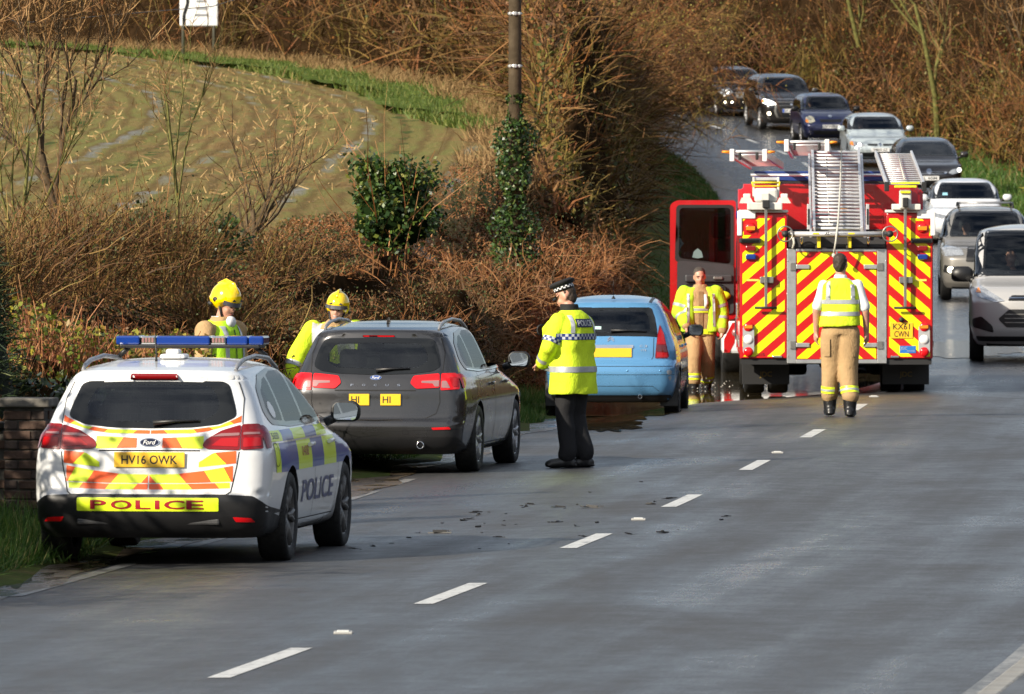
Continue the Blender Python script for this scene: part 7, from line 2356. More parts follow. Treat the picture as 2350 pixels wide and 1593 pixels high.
# ---------------------------------------------------------------- shared turnout parts
def helmet(parent, M, s=1.0):
    b = MB()
    b.ball((0, 0, 0), .128 * s, .155 * s, .150 * s, 28, 18)
    for v in b.bm.verts:
        if v.co.z < -.02 * s:
            k_ = min(1, max(0, (.07 * s - v.co.y) / (.06 * s)))
            v.co.z = -.02 * s + (v.co.z + .02 * s) * (.10 + .72 * k_)
            v.co.x *= 1 + .10 * k_; v.co.y *= 1 + .06 * k_
        if abs(v.co.x) < .025 * s and v.co.z > 0: v.co.z *= 1.05
    h = b.build('helmet', M_hely, parent); h.matrix_local = M @ Matrix.Translation((0, -.014 * s, .066 * s))
    cr = MB(); cr.tube([(0, .135 * s, .075 * s), (0, .06 * s, .148 * s), (0, -.04 * s, .160 * s), (0, -.12 * s, .105 * s)], [.012 * s, .017 * s, .017 * s, .012 * s], 8); cr.build('crest_ridge', M_hely, h)
    fp = MB(); fp.prism([(-.085 * s, .015 * s), (.085 * s, .015 * s), (.03 * s, .05 * s), (0, .088 * s), (-.03 * s, .05 * s)], .0, .006 * s); fpo = fp.build('front_plate', M_blk, h); fpo.matrix_local = Matrix.Translation((0, .1500 * s, -.012 * s)) @ Matrix.Rotation(R(-24), 4, 'X').inverted()
    st = []
    for k in range(16):
        r_ = .020 if k % 2 == 0 else .009
        a = 2 * PI * k / 16; st.append((r_ * s * math.cos(a), .045 * s + r_ * s * math.sin(a)))
    sb = MB(); sb.prism(st, .007 * s, .009 * s); sbo = sb.build('star_badge', M_chrome, h); sbo.matrix_local = fpo.matrix_local.copy()
    vz = MB(); vz.lathe([(.130 * s, .0), (.137 * s, -.040 * s)], axis='Z', seg=20, a0=R(22), a1=R(158)); vo = vz.build('visor', M_visor, h); vo.matrix_local = Matrix.Translation((0, .028 * s, .004 * s)) @ Matrix.Rotation(R(-6), 4, 'X')
    for sd in (-1, 1):
        MB().ball((sd * .128 * s, -.02 * s, -.02 * s), .012 * s, .03 * s, .024 * s).build('side_fitting', M_blk, h)
        MB().ball((sd * .122 * s, -.075 * s, -.075 * s), .014 * s, .028 * s, .02 * s).build('vent_slot', M_blk, h)
    return h
def vest_braces(tr, parent, y, m, x0=.10, z0=1.14, z1=1.47, w=.045):
    for sx_ in (-1, 1):
        patch('brace_tape', tr, [(sx_ * x0, z0), (sx_ * (x0 + w), z0), (sx_ * (x0 + w * .8), z1), (sx_ * (x0 - .005), z1)], y, m, parent, off=.008)

# ---------------------------------------------------------------- firefighter seen from behind, walking to the engine
FF = thing('person', 'bareheaded firefighter in yellow vest and tan trousers walking towards the fire engine', 'person', (3.735, 109.0, rz(3.7, 109)), R(-2))
FF.scale = (1.04, 1.04, 1.04)
p = FF
J = dict(hipL=(-.09, 0, .93), hipR=(.09, 0, .93), kneeL=(-.105, .045, .50), kneeR=(.085, -.01, .50), ankL=(-.115, .10, .105), ankR=(.105, -.10, .095), shL=(-.185, 0, 1.44), shR=(.185, 0, 1.44), elL=(-.262, -.02, 1.17), elR=(.275, -.03, 1.16), wrL=(-.265, .05, .93), wrR=(.285, .04, .92))
L = Lump()
hm = head(L, (0, .015, 1.665), 1.0, R(-4), R(-14))
L.limb([(0, 0, 1.46), (0, .005, 1.60)], [.060, .056])
L.loft([((0, 0, .90), .16, .11), ((0, 0, 1.08), .15, .10), ((0, 0, 1.28), .18, .115), ((0, 0, 1.44), .175, .10), ((0, 0, 1.51), .08, .07)])
for s_, q in (('L', -1), ('R', 1)):
    L.limb([J['sh' + s_], J['el' + s_], J['wr' + s_]], [.058, .045, .031])
    L.limb([J['hip' + s_], J['knee' + s_], J['ank' + s_]], [.085, .058, .042])
    hand(L, J['wr' + s_], (0, .18, -1), (-q * .8, .1, 0), 1.0, .45, -q)
    L.limb([V3(*J['ank' + s_]), V3(*J['ank' + s_]) + V3(0, .12, -.05)], [.04, .03])
body = L.fuse('body', M_skin, p, .013, 2)
face(body, hm); cap_hair(body, hm, M_hair)
L = Lump()
L.loft([((0, 0, .90), .185, .14), ((0, 0, 1.02), .18, .13)])
for s_ in 'LR':
    h, k, a = (Vector(J[q + s_]) for q in ('hip', 'knee', 'ank'))
    L.limb([h + V3(0, 0, -.02), h.lerp(k, .5), k, k.lerp(a, .6), a + V3(0, 0, .13)], [.130, .120, .104, .098, .100])
trs = L.fuse('trousers', M_tan, p, .016, 3, .009, 4)
tt = bvh_of(trs)
for s_ in 'LR':
    k, a = Vector(J['knee' + s_]), Vector(J['ank' + s_]); ln = (a - k).length
    wrap('cuff_tape', tt, k, a, ln - .235, ln - .160, M_limet, trs, rmax=.16, n=30)
    wrap('cuff_tape', tt, k, a, ln - .208, ln - .185, M_tape, trs, rmax=.16, n=30, off=.010)
    boot('boot', J['ank' + s_], (-.12 if s_ == 'L' else .12, 1, 0), p, M_boot, 1.28, .10)
for q in (-1, 1):
    patch('cargo_pocket', tt, rounded([(q * .115, .66), (q * .185, .66), (q * .185, .86), (q * .115, .86)], .01), -1, M_tan, trs, off=.016)
L = Lump()
L.loft([((0, 0, 1.28), .19, .12), ((0, 0, 1.44), .19, .11), ((0, 0, 1.52), .085, .078)])
for s_ in 'LR':
    sh, el = Vector(J['sh' + s_]), Vector(J['el' + s_])
    L.limb([sh, sh.lerp(el, .5), sh.lerp(el, .86)], [.064, .062, .070])
L.fuse('shirt', M_shirt, p, .016, 3, .005, 5)
L = Lump(); L.loft([((0, 0, 1.50), .080, .075), ((0, .004, 1.555), .066, .066)]); L.fuse('shirt_collar', M_shirt, p, .009, 2)
L = Lump()
L.loft([((0, 0, .985), .232, .165), ((0, 0, 1.0), .236, .168), ((0, 0, 1.15), .222, .155), ((0, 0, 1.32), .215, .148), ((0, 0, 1.44), .205, .128), ((0, 0, 1.495), .125, .10), ((0, .005, 1.515), .09, .085)], power=2.7)
vest = L.fuse('vest', M_hiv, p, .015, 3, .008, 5)
tr = bvh_of(vest)
wrap('reflective_band', tr, ax0, ax1, 1.105, 1.150, M_tape, vest, rmax=.3)
wrap('reflective_band', tr, ax0, ax1, 1.235, 1.280, M_tape, vest, rmax=.3)
vest_braces(tr, vest, -1, M_tape, .115, 1.28, 1.485); vest_braces(tr, vest, 1, M_tape, .115, 1.28, 1.485)

# ---------------------------------------------------------------- firefighter in helmet, in profile, with a mask at his throat
F1 = thing('person', 'helmeted firefighter in green yellow vest with white dust mask round his neck', 'person', (-2.50, 82.3, gz(-2.5, 82.3)), R(-126))
p = F1
z0 = -gz(-2.5, 82.3) * 0
J = dict(hipL=(-.09, 0, .93), hipR=(.09, 0, .93), kneeL=(-.10, .02, .50), kneeR=(.10, .02, .50), ankL=(-.11, 0, .09), ankR=(.11, 0, .09), shL=(-.215, 0, 1.44), shR=(.215, 0, 1.44), elL=(-.29, -.02, 1.16), elR=(.29, .02, 1.17), wrL=(-.22, .20, 1.02), wrR=(.22, .24, 1.06))
L = Lump()
hm = head(L, (0, .05, 1.66), 1.02, R(-16), R(0))
L.limb([(0, .0, 1.46), (0, .025, 1.58)], [.062, .058])
L.loft([((0, 0, .90), .16, .11), ((0, 0, 1.08), .15, .10), ((0, 0, 1.28), .18, .115), ((0, 0, 1.44), .175, .10), ((0, 0, 1.51), .08, .07)])
for s_, q in (('L', -1), ('R', 1)):
    shoulders_to(L, J['sh' + s_], J['el' + s_], J['wr' + s_])
    L.limb([J['hip' + s_], J['knee' + s_], J['ank' + s_]], [.085, .058, .042])
    hand(L, J['wr' + s_], (-q * .6, .7, .1), (0, 0, -1), 1.0, .6, -q)
    L.limb([V3(*J['ank' + s_]), V3(*J['ank' + s_]) + V3(0, .12, -.05)], [.04, .03])
body = L.fuse('body', M_skin, p, .013, 2); face(body, hm, 1.02)
helmet(body, hm, .92)
M_strap = mat('black webbing', (.012, .012, .014), .7)
MB().tube([hm @ Vector((-.085, .0, .0)), hm @ Vector((-.06, .03, -.09)), hm @ Vector((0, .045, -.118)), hm @ Vector((.06, .03, -.09)), hm @ Vector((.085, 0, 0))], .010, 6).build('chin_strap', M_strap, body)
b = MB(); b.ball((0, .105, 1.515), .058, .042, .052); b.build('dust_mask', M_shirt, body)
MB().tube([(-.05, .10, 1.53), (-.075, .02, 1.56), (-.05, -.06, 1.56)], .005, 6).build('mask_strap', M_shirt, body); MB().tube([(.05, .10, 1.53), (.075, .02, 1.56), (.05, -.06, 1.56)], .005, 6).build('mask_strap', M_shirt, body)
def tan_suit(p, J, jacket=True):
    L = Lump()
    L.loft([((0, 0, .88), .185, .14), ((0, 0, 1.0), .18, .13)])
    for s_ in 'LR':
        h, k, a = (Vector(J[q + s_]) for q in ('hip', 'knee', 'ank'))
        L.limb([h, h.lerp(k, .5), k, k.lerp(a, .6), a + V3(0, 0, .13)], [.128, .118, .104, .098, .100])
    t = L.fuse('trousers', M_tan, p, .017, 3, .009, 4)
    for s_ in 'LR': boot('boot', J['ank' + s_], (-.12 if s_ == 'L' else .12, 1, 0), p, M_boot, 1.25, .12)
    if jacket:
        L = Lump()
        L.loft([((0, 0, .84), .22, .165), ((0, 0, 1.0), .215, .155), ((0, 0, 1.25), .215, .15), ((0, 0, 1.43), .205, .125), ((0, .01, 1.51), .11, .10), ((0, .02, 1.56), .090, .090)])
        for s_ in 'LR':
            L.limb([J['sh' + s_], J['el' + s_], J['wr' + s_]], [.092, .082, .072])
        jk = L.fuse('jacket', M_tan, p, .016, 3, .010, 5)
        return t, jk
    return t, None
t_, jk = tan_suit(p, J)
L = Lump()
L.loft([((0, 0, .99), .242, .178), ((0, 0, 1.15), .234, .172), ((0, 0, 1.32), .226, .165), ((0, 0, 1.43), .205, .142), ((0, .0, 1.495), .135, .112), ((0, .01, 1.53), .112, .105)], power=2.6)
v_ = L.fuse('vest', M_hivg, p, .015, 3, .007, 5)
tr = bvh_of(v_)
wrap('reflective_band', tr, ax0, ax1, 1.12, 1.17, M_tape, v_, rmax=.3)
vest_braces(tr, v_, 1, M_tape, .09, 1.17, 1.48); vest_braces(tr, v_, -1, M_tape, .09, 1.17, 1.48)
patch('zip', tr, [(-.006, .99), (.006, .99), (.006, 1.45), (-.006, 1.45)], 1, M_blk, v_, off=.009)
jt = bvh_of(jk)
e, w_ = Vector(J['elR']), Vector(J['wrR'])
for s_ in 'LR':
    e, w_ = Vector(J['el' + s_]), Vector(J['wr' + s_]); wrap('sleeve_tape', jt, e, w_, (w_ - e).length * .72, (w_ - e).length * .72 + .05, M_limet, jk, rmax=.13, n=26)

# ---------------------------------------------------------------- smiling firefighter leaning by the grey car
F2 = thing('person', 'smiling helmeted firefighter leaning in beside the dark grey estate car', 'person', (-1.77, 94.0, -.05), R(172))
F2.scale = (.96, .96, .96)
p = F2
J = dict(hipL=(-.09, -.10, .90), hipR=(.09, -.10, .90), kneeL=(-.10, .0, .49), kneeR=(.10, .0, .49), ankL=(-.11, -.05, .09), ankR=(.11, -.05, .09), shL=(-.26, .12, 1.36), shR=(.17, .12, 1.35), elL=(-.36, .16, 1.08), elR=(.33, .14, 1.10), wrL=(-.30, .34, 1.02), wrR=(.40, .25, .88))
L = Lump()
hm = head(L, (-.09, .20, 1.55), 1.0, R(0), R(0), R(-6))
L.limb([(-.05, .12, 1.38), (-.08, .17, 1.48)], [.060, .056])
L.loft([((0, -.10, .88), .16, .11), ((-.01, -.04, 1.05), .15, .10, R(-15)), ((-.03, .06, 1.24), .18, .115, R(-22)), ((-.05, .11, 1.37), .175, .10, R(-20)), ((-.06, .13, 1.43), .08, .07)])
for s_, q in (('L', -1), ('R', 1)):
    shoulders_to(L, J['sh' + s_], J['el' + s_], J['wr' + s_])
    L.limb([J['hip' + s_], J['knee' + s_], J['ank' + s_]], [.085, .058, .042])
    hand(L, J['wr' + s_], (0, .7, -.4), (0, -.3, -1), 1.0, .5, -q)
    L.limb([V3(*J['ank' + s_]), V3(*J['ank' + s_]) + V3(0, .12, -.05)], [.04, .03])
body = L.fuse('body', M_skin, p, .013, 2); face(body, hm, 1.0)
b = MB(); b.tube([hm @ Vector((x, y, -.057)) for x, y in ((-.020, .0865), (0, .0930), (.020, .0865))], .0035, 6); b.build('teeth', M_shirt, body)
helmet(body, hm, .92)
MB().tube([hm @ Vector((-.085, .0, .0)), hm @ Vector((-.06, .03, -.09)), hm @ Vector((0, .045, -.118)), hm @ Vector((.06, .03, -.09)), hm @ Vector((.085, 0, 0))], .010, 6).build('chin_strap', M_strap, body)
t_, _ = tan_suit(p, J, False)
L = Lump()
L.loft([((0, -.10, .84), .21, .16), ((-.01, -.06, 1.0), .21, .15, R(-12)), ((-.03, .06, 1.24), .215, .155, R(-22)), ((-.05, .11, 1.37), .205, .13, R(-20)), ((-.06, .14, 1.42), .10, .10, R(-15)), ((-.07, .16, 1.46), .085, .088, R(-15))])
L.fuse('jacket', M_tan, p, .017, 3, .01, 5)
L = Lump()
L.loft([((-.01, -.06, .98), .235, .175, R(-12)), ((-.03, .06, 1.23), .235, .175, R(-22)), ((-.05, .11, 1.36), .215, .148, R(-20)), ((-.06, .13, 1.415), .15, .115, R(-18))], power=2.6)
for s_ in 'LR': L.limb([J['sh' + s_], J['el' + s_], J['wr' + s_]], [.105, .095, .085])
v_ = L.fuse('vest', M_hiv, p, .016, 3, .008, 5)
tr = bvh_of(v_)
M_tapew = mat('pale reflective tape', (0.62, 0.63, 0.65), .4)
for sx_ in (-1, 1):
    cx_ = -.05 + sx_ * .135
    patch('brace_tape', tr, [(cx_ - .09, 1.10), (cx_ + .09, 1.10), (cx_ + .08, 1.46), (cx_ - .07, 1.46)], 1, M_tapew, v_, off=.008)
for s_ in 'LR':
    e, w_ = Vector(J['el' + s_]), Vector(J['wr' + s_]); wrap('sleeve_tape', tr, e, w_, .10, .15, M_tape, v_, rmax=.15, n=26)

# ---------------------------------------------------------------- firefighter wading towards the camera
F3 = thing('person', 'bareheaded firefighter in open yellow coat wading through the flood water', 'person', (2.46, 125.3, rz(2.46, 125.3)), R(183))
F3.scale = (.95, .95, .95)
p = F3
J = dict(hipL=(-.09, 0, .93), hipR=(.09, 0, .93), kneeL=(-.10, .02, .50), kneeR=(.10, .20, .54), ankL=(-.10, -.17, .12), ankR=(.10, .20, .12), shL=(-.215, 0, 1.44), shR=(.215, 0, 1.44), elL=(-.31, .0, 1.16), elR=(.30, .03, 1.16), wrL=(-.30, .10, .93), wrR=(.21, .20, 1.0))
L = Lump()
hm = head(L, (0.01, .03, 1.655), 1.05, R(-8), R(4), R(3))
L.limb([(0, 0, 1.46), (0, .01, 1.58)], [.066, .062])
L.loft([((0, 0, .90), .16, .11), ((0, 0, 1.08), .16, .11), ((0, 0, 1.28), .185, .12), ((0, 0, 1.44), .175, .10), ((0, 0, 1.51), .08, .07)])
for s_, q in (('L', -1), ('R', 1)):
    shoulders_to(L, J['sh' + s_], J['el' + s_], J['wr' + s_])
    L.limb([J['hip' + s_], J['knee' + s_], J['ank' + s_]], [.085, .058, .042])
    hand(L, J['wr' + s_], (-q * .15, .3, -1), (-q, .2, 0), 1.0, .7, -q)
    L.limb([V3(*J['ank' + s_]), V3(*J['ank' + s_]) + V3(0, .12, -.05)], [.04, .03])
body = L.fuse('body', M_skin, p, .013, 2); face(body, hm, 1.05); 
L = Lump(); L.ball(hm @ Vector((0, -.022, .052)), .086, .096, .090, M=hm.to_3x3().to_4x4()); L.ball(hm @ Vector((0, -.040, .0)), .084, .062, .085, M=hm.to_3x3().to_4x4()); L.fuse('hair', M_hairg, body, .008, 2, .003, 40)
t_, jk = tan_suit(p, J)
tt = bvh_of(t_)
for s_ in 'LR':
    k, a = Vector(J['knee' + s_]), Vector(J['ank' + s_]); ln = (a - k).length
    wrap('cuff_tape', tt, k, a, ln - .22, ln - .13, M_limet, t_, rmax=.16, n=30); wrap('cuff_tape', tt, k, a, ln - .19, ln - .16, M_tape, t_, rmax=.16, n=30, off=.010)
jt = bvh_of(jk)
wrap('chest_band', jt, ax0, ax1, 1.20, 1.25, M_limet, jk, rmax=.27); wrap('hem_band', jt, ax0, ax1, .87, .92, M_limet, jk, rmax=.3)
wrap('chest_band', jt, ax0, ax1, 1.215, 1.235, M_tape, jk, rmax=.27, off=.010)
for z0, z1, m_, o_ in ((1.17, 1.255, M_limet, .012), (1.195, 1.23, M_tape, .016), (.875, .945, M_limet, .012)): patch('chest_tape', jt, [(-.10, z0), (.10, z0), (.10, z1), (-.10, z1)], 1, m_, jk, off=o_)
patch('storm_flap', jt, [(-.03, .95), (.03, .95), (.03, 1.46), (-.03, 1.46)], 1, cloth('dark tan flap', (.26, .16, .075)), jk, off=.009)
# open coat: two halves with sleeves
for s_, q in (('L', -1), ('R', 1)):
    L = Lump()
    L.limb([J['sh' + s_], J['el' + s_], Vector(J['el' + s_]).lerp(Vector(J['wr' + s_]), .8)], [.112, .105, .095])
    L.loft([((q * .165, -.01, .90), .115, .185), ((q * .16, -.01, 1.15), .105, .185), ((q * .15, -.01, 1.36), .105, .165), ((q * .125, -.01, 1.46), .08, .12), ((q * .09, .0, 1.52), .05, .10)])
    co_ = L.fuse('open_coat', M_hivg, p, .016, 3, .010, 5)
    ct = bvh_of(co_)
    patch('brace_tape', ct, [(q * .165, .98), (q * .20, .98), (q * .19, 1.43), (q * .155, 1.43)], 1, M_tape, co_, off=.007)
    e, w_ = Vector(J['el' + s_]), Vector(J['wr' + s_])
    wrap('sleeve_tape', ct, e, w_, .07, .11, M_tape, co_, rmax=.16, n=26)
    wrap('sleeve_tape', ct, Vector(J['sh' + s_]), e, .17, .21, M_tape, co_, rmax=.17, n=26)
L = Lump(); L.loft([((0, .01, 1.48), .105, .10), ((0, .015, 1.54), .088, .088)]); L.fuse('collar', M_navy, p, .012, 2)
MB().tube([(-.06, .16, 1.42), (-.075, .17, 1.30), (-.06, .165, 1.24)], [.02, .03, .02], 8).build('radio_set', M_tapew, p)
# ================================================================== oncoming cars
CARDEF = dict(
    hatch=dict(L=4.0, H=1.47, W=.87, hood=.93, cowl=1.0, nose=.60, ws=1.02, roof0=1.95, wr=.31),
    saloon=dict(L=4.55, H=1.44, W=.88, hood=.90, cowl=1.55, nose=.58, ws=1.0, roof0=2.35, wr=.315),
    suv=dict(L=4.4, H=1.64, W=.89, hood=1.05, cowl=1.3, nose=.75, ws=1.13, roof0=2.05, wr=.35),
    pickup=dict(L=5.0, H=1.76, W=.90, hood=1.10, cowl=1.5, nose=.80, ws=1.18, roof0=2.3, wr=.37),
    van=dict(L=4.97, H=1.98, W=.985, hood=1.16, cowl=.98, nose=.86, ws=1.22, roof0=1.85, wr=.34))
def oncoming(name, label, kind, paint_m, loc, rzv, ov=None, cat='car', slope=0.0):
    q = dict(CARDEF[kind]); q.update(ov or {})
    L, H, W, hood, cowl, nose, ws, r0, wr = (q[k] for k in ('L', 'H', 'W', 'hood', 'cowl', 'nose', 'ws', 'roof0', 'wr'))
    zb = q.get('zb', .22)
    tall = kind in ('van',)
    side = [(0, W * .86), (zb, W * .90), (zb + .12, W * .965), (.55, W), (hood - .12, W * .995), (hood, W * .965), (ws, W * .93), ((ws + H) / 2, W * (.86 if not tall else .91)), (H - .12, W * (.74 if not tall else .84)), (H, W * .62), (H + .1, W * .5)]
    rear = [(0, .1), (.3, .02), (.5, 0), (.8, .05), (1.0, .12), (H - .1, .42 if not tall else .1), (H, .7 if not tall else .25), (H + .1, 1.2)]
    front = [(0, L - .2), (zb, L - .14), (.36, L - .03), (.48, L), (nose, L - .02), (nose + .10, L - .12), ((nose + hood) / 2 + .06, L - .32), (hood, L - cowl + .2), (ws, L - cowl), ((ws + H) / 2, L - (cowl + r0) / 2 - .0), (H - .06, L - r0 + .05), (H, L - r0 - .35), (H + .1, L - r0 - 1.1)]
    roof = [(-.3, H - .10), (.5, H - .04), (L - r0 - .5, H), (L - r0 + .1, H - .03), (L, ws)]
    c = Car(name, label, L, side, [(-.2, .9), (0, .93), (.6, 1), (L - .9, 1), (L - .3, .95), (L, .86), (L + .2, .8)], rear, front, roof, loc, rzv, axles=(q.get('ra', .85), L - q.get('fo', .86)), wr=wr, half=W, zb=zb, front_c=q.get('fc', .18), crown=.05, cat=cat, group='queue of oncoming vehicles', tilt_=slope, k=(.14, .16, .10))
    wz0, wz1 = ws + .03, H - .12
    a0, a1 = W * .80, W * (.645 if not tall else .76)
    c.window('windscreen', rounded([(-a0, wz0 - .02), (a0, wz0 - .02), (a1, wz1 + .03), (-a1, wz1 + .03)], .07), [rounded([(-a0 + .04, wz0 + .015), (a0 - .04, wz0 + .015), (a1 - .03, wz1), (-a1 + .03, wz1)], .06)], 'front', M_frit, M_screen, step=.06, names=['windscreen'])
    y1 = L - cowl - .05; yt = L - r0 - .05
    back = .6 if not tall else 2.6
    so = rounded([(back, ws - .01), (back + .15, wz1 - .02), (yt - .1, wz1 + .02), (yt + .15, wz1 - .06), (y1, ws)], .08)
    mid = (back + y1) / 2 - .1
    s1 = rounded([(back + .10, ws + .03), (back + .24, wz1 - .06), (mid - .04, wz1 - .03), (mid - .04, ws + .03)], .05)
    s2 = rounded([(mid + .04, ws + .03), (mid + .04, wz1 - .03), (yt - .1, wz1 - .03), (yt + .1, wz1 - .10), (y1 - .14, ws + .03)], .05)
    for v in ('right', 'left'):
        c.window('side_window', so, [s1, s2], v, M_frit, M_glass, step=.07, names=['rear_side_window', 'front_side_window'])
    MB().box((0, y1 - .25, ws - .16), (W * 1.5, .6, .2), .05).build('dashboard', M_seat, c.root)
    seats(c.root, yt - .45, x=(-.37, .37), top=ws + .22)
    q['y1'], q['yt'], q['wz0'] = y1, yt, wz0
    return c, q
def finish(c, q, m, step=.06, rim=None, spokes=5, mirror_m=None, wheel_kind='alloy', steer=0.0):
    c.body(m, M_under, step)
    W = q['W']
    for sd in (-1, 1):
        h = door_mirror(c.root, sd * (W + .10), q['y1'] - .30, q['ws'] + .03, sd, mirror_m or m, 1.0 if q['H'] < 1.9 else 1.5)
        h.rotation_euler = (0, 0, 0)
        for i, y in enumerate(c.axles):
            wheel(c.root, sd * (W - .115), y, q['wr'], .21, rim or M_alloy, sd, spokes, kind=wheel_kind)
    for v in ('right', 'left'):
        mid = (.6 + q['y1']) / 2 - .1
        c.line('door_gap', [(mid, q['ws'] - .02), (mid, .32)], v, M_gap, .01)
        c.line('door_gap', [(q['y1'], q['ws'] - .05), (q['y1'] - .12, .32)], v, M_gap, .01)
def lamps(c, pts, m=None, drl=None, amber=None):
    for sd in (1, -1):
        mi = (lambda p: p if sd > 0 else mirror(p))
        h = c.decal('headlight', mi(rounded(pts, .025)), 'front', m or M_headl, off=.008, step=.035)
        if drl:
            c.decal('lit_bulb', mi([(drl[0] + drl[2] * math.cos(t), drl[1] + drl[2] * math.sin(t)) for t in np.linspace(0, 2 * PI, 14, endpoint=False)]), 'front', M_lampdip, off=.012, step=.03, parent=h)
        if amber: c.decal('indicator', mi(rounded(amber, .01)), 'front', M_amber, off=.012, step=.03, parent=h)
def fplate(c, z, text, x=0.0):
    P, ok = c.project(np.array([[x, z]]), 'front')
    p = plate(c.root, text, Matrix.Translation((x, P[0][1] + .012, z)) @ Matrix.Rotation(PI, 4, 'Z'), M_plate_w, th=.07)
    return p
def sit(x, d): return (x, d, rz(x, d))
def face_cam(x, d, dx): return PI + dx
def queue_pos(d, off): return float(CL(d)) + off
def hdg(d): return PI - math.atan(float(CL(d + 2) - CL(d - 2)) / 4)
def place(d, off, L):
    """nose of the car at distance d on the oncoming lane: origin is its tail"""
    h = hdg(d + L / 2)
    x = queue_pos(d, off)
    fx, fy = -math.sin(h), math.cos(h)
    px, py = x - fx * L, d - fy * L
    zt, zn = rz(px, py), rz(x, d)
    return (px, py, zt + .01), h, math.atan2(zn - zt, L)
def driver(c, q, x=.36, col=(0.10, 0.11, 0.14), hairm=None):
    t = thing('person', None, 'person')
    return t
M_pblack = paint('black paint', (0.006, 0.006, 0.008), .2, .25, dirt=.2)
M_pnavy = paint('navy blue paint', (0.008, 0.014, 0.070), .35, .3, dirt=.2)
M_pice = paint('ice silver paint', (0.50, 0.57, 0.60), .35, .35, dirt=.2)
M_pdark = paint('dark plum black paint', (0.012, 0.011, 0.015), .4, .28, dirt=.2)
M_pwhite = paint('clean white paint', (0.70, 0.72, 0.76), .0, .3, dirt=.25)
M_psilver = paint('warm silver paint', (0.20, 0.19, 0.175), .3, .35, dirt=.35)
M_pvan = paint('silver van paint', (0.42, 0.415, 0.41), .15, .35, dirt=.3)
CARS = []
# van, nearest
loc, h, sl = place(139.0, 1.86, 4.97)
c, q = oncoming('van', 'silver panel van with black door mirrors at the right edge of the picture', 'van', M_pvan, loc, h, cat='van', slope=sl)
lamps(c, [(.46, .88), (.60, .86), (.86, .94), (.90, 1.02), (.82, 1.10), (.66, 1.00)], amber=[(.80, .99), (.88, 1.0), (.84, 1.07)])
c.decal('grille', rounded([(-.44, .50), (.44, .50), (.56, .62), (.40, .76), (-.40, .76), (-.56, .62)], .03), 'front', M_grille, off=.006, step=.05)
for z in (.57, .63, .69): c.line('grille_bar', [(-.46, z), (.46, z)], 'front', M_steel, .012, off=.012)
c.decal('upper_grille', rounded([(-.42, .885), (.42, .885), (.36, .96), (-.36, .96)], .02), 'front', M_grille, off=.006, step=.05)
c.line('chrome_bar', [(-.40, .92), (.40, .92)], 'front', M_chrome, .018, off=.012)
c.both('fog_recess', rounded([(.62, .42), (.92, .50), (.93, .62), (.80, .66), (.64, .52)], .03), 'front', M_trim, off=.006, step=.04)
c.decal('bumper_lip', rounded([(-.85, .30), (.85, .30), (.88, .37), (-.88, .37)], .02), 'front', M_trim, off=.006, step=.05)
c.both('door_panel_line', [(3.0, .6), (3.9, .6), (3.9, .615), (3.0, .615)], 'right', M_gap)
finish(c, q, M_pvan, .05, M_steel, wheel_kind='disc', mirror_m=M_trim); CARS.append((c, q, True))
# silver pick-up style off-roader
loc, h, sl = place(182.0, 1.55, 5.0)
c, q = oncoming('off_roader', 'muddy silver off roader with roof rails and fog lamps behind the van', 'pickup', M_psilver, loc, h, cat='car', slope=sl)
lamps(c, [(.45, .86), (.50, .98), (.72, 1.04), (.86, 1.0), (.88, .90), (.80, .84)])
c.decal('grille', rounded([(-.42, .74), (.42, .74), (.38, 1.02), (-.38, 1.02)], .03), 'front', M_grille, off=.006, step=.05)
for x in (-.2, 0, .2): c.line('grille_bar', [(x, .75), (x, 1.0)], 'front', M_chrome, .02, off=.012)
c.both('fog_recess', rounded([(.56, .50), (.84, .54), (.82, .68), (.58, .64)], .02), 'front', M_trim, off=.006)
c.both('fog_lamp', [(.70 + .06 * math.cos(t), .59 + .06 * math.sin(t)) for t in np.linspace(0, 2 * PI, 14, endpoint=False)], 'front', M_lampon, off=.014, step=.03)
c.decal('bumper_intake', rounded([(-.45, .44), (.45, .44), (.48, .58), (-.48, .58)], .03), 'front', M_grille, off=.006, step=.05)
c.line('bonnet_scoop', [(-.22, 4.0), (.22, 4.0)], 'top', M_gap, .04)
for sd in (-1, 1):
    MB().tube([(sd * .52, .5, 1.74), (sd * .52, .7, 1.80), (sd * .52, 2.2, 1.82), (sd * .52, 2.55, 1.80), (sd * .52, 2.65, 1.74)], .022, 8).build('roof_rail', M_trim, c.root)
for y in (.9, 1.5, 2.1): MB().tube([(-.52, y, 1.815), (.52, y, 1.815)], .016, 6).build('cross_bar', M_alloy, c.root)
finish(c, q, M_psilver, .055, M_alloy, 6); CARS.append((c, q, True))
# white hatchback
loc, h, sl = place(222.0, 2.0, 4.4)
c, q = oncoming('white_car', 'white car with dark windscreen half hidden behind the silver off roader', 'saloon', M_pwhite, loc, h, dict(L=4.4, H=1.46), slope=sl)
lamps(c, [(.50, .66), (.84, .74), (.86, .66), (.60, .58)])
c.decal('grille', rounded([(-.5, .36), (.5, .36), (.55, .52), (-.55, .52)], .03), 'front', M_grille, off=.006, step=.06)
c.decal('tax_disc', [(.42, wz), (.54, wz), (.53, wz + .06), (.42, wz + .06)] if (wz := 1.08) else [], 'front', mat('pale blue sticker', (.25, .5, .62), .5), off=.009)
finish(c, q, M_pwhite); CARS.append((c, q, True))
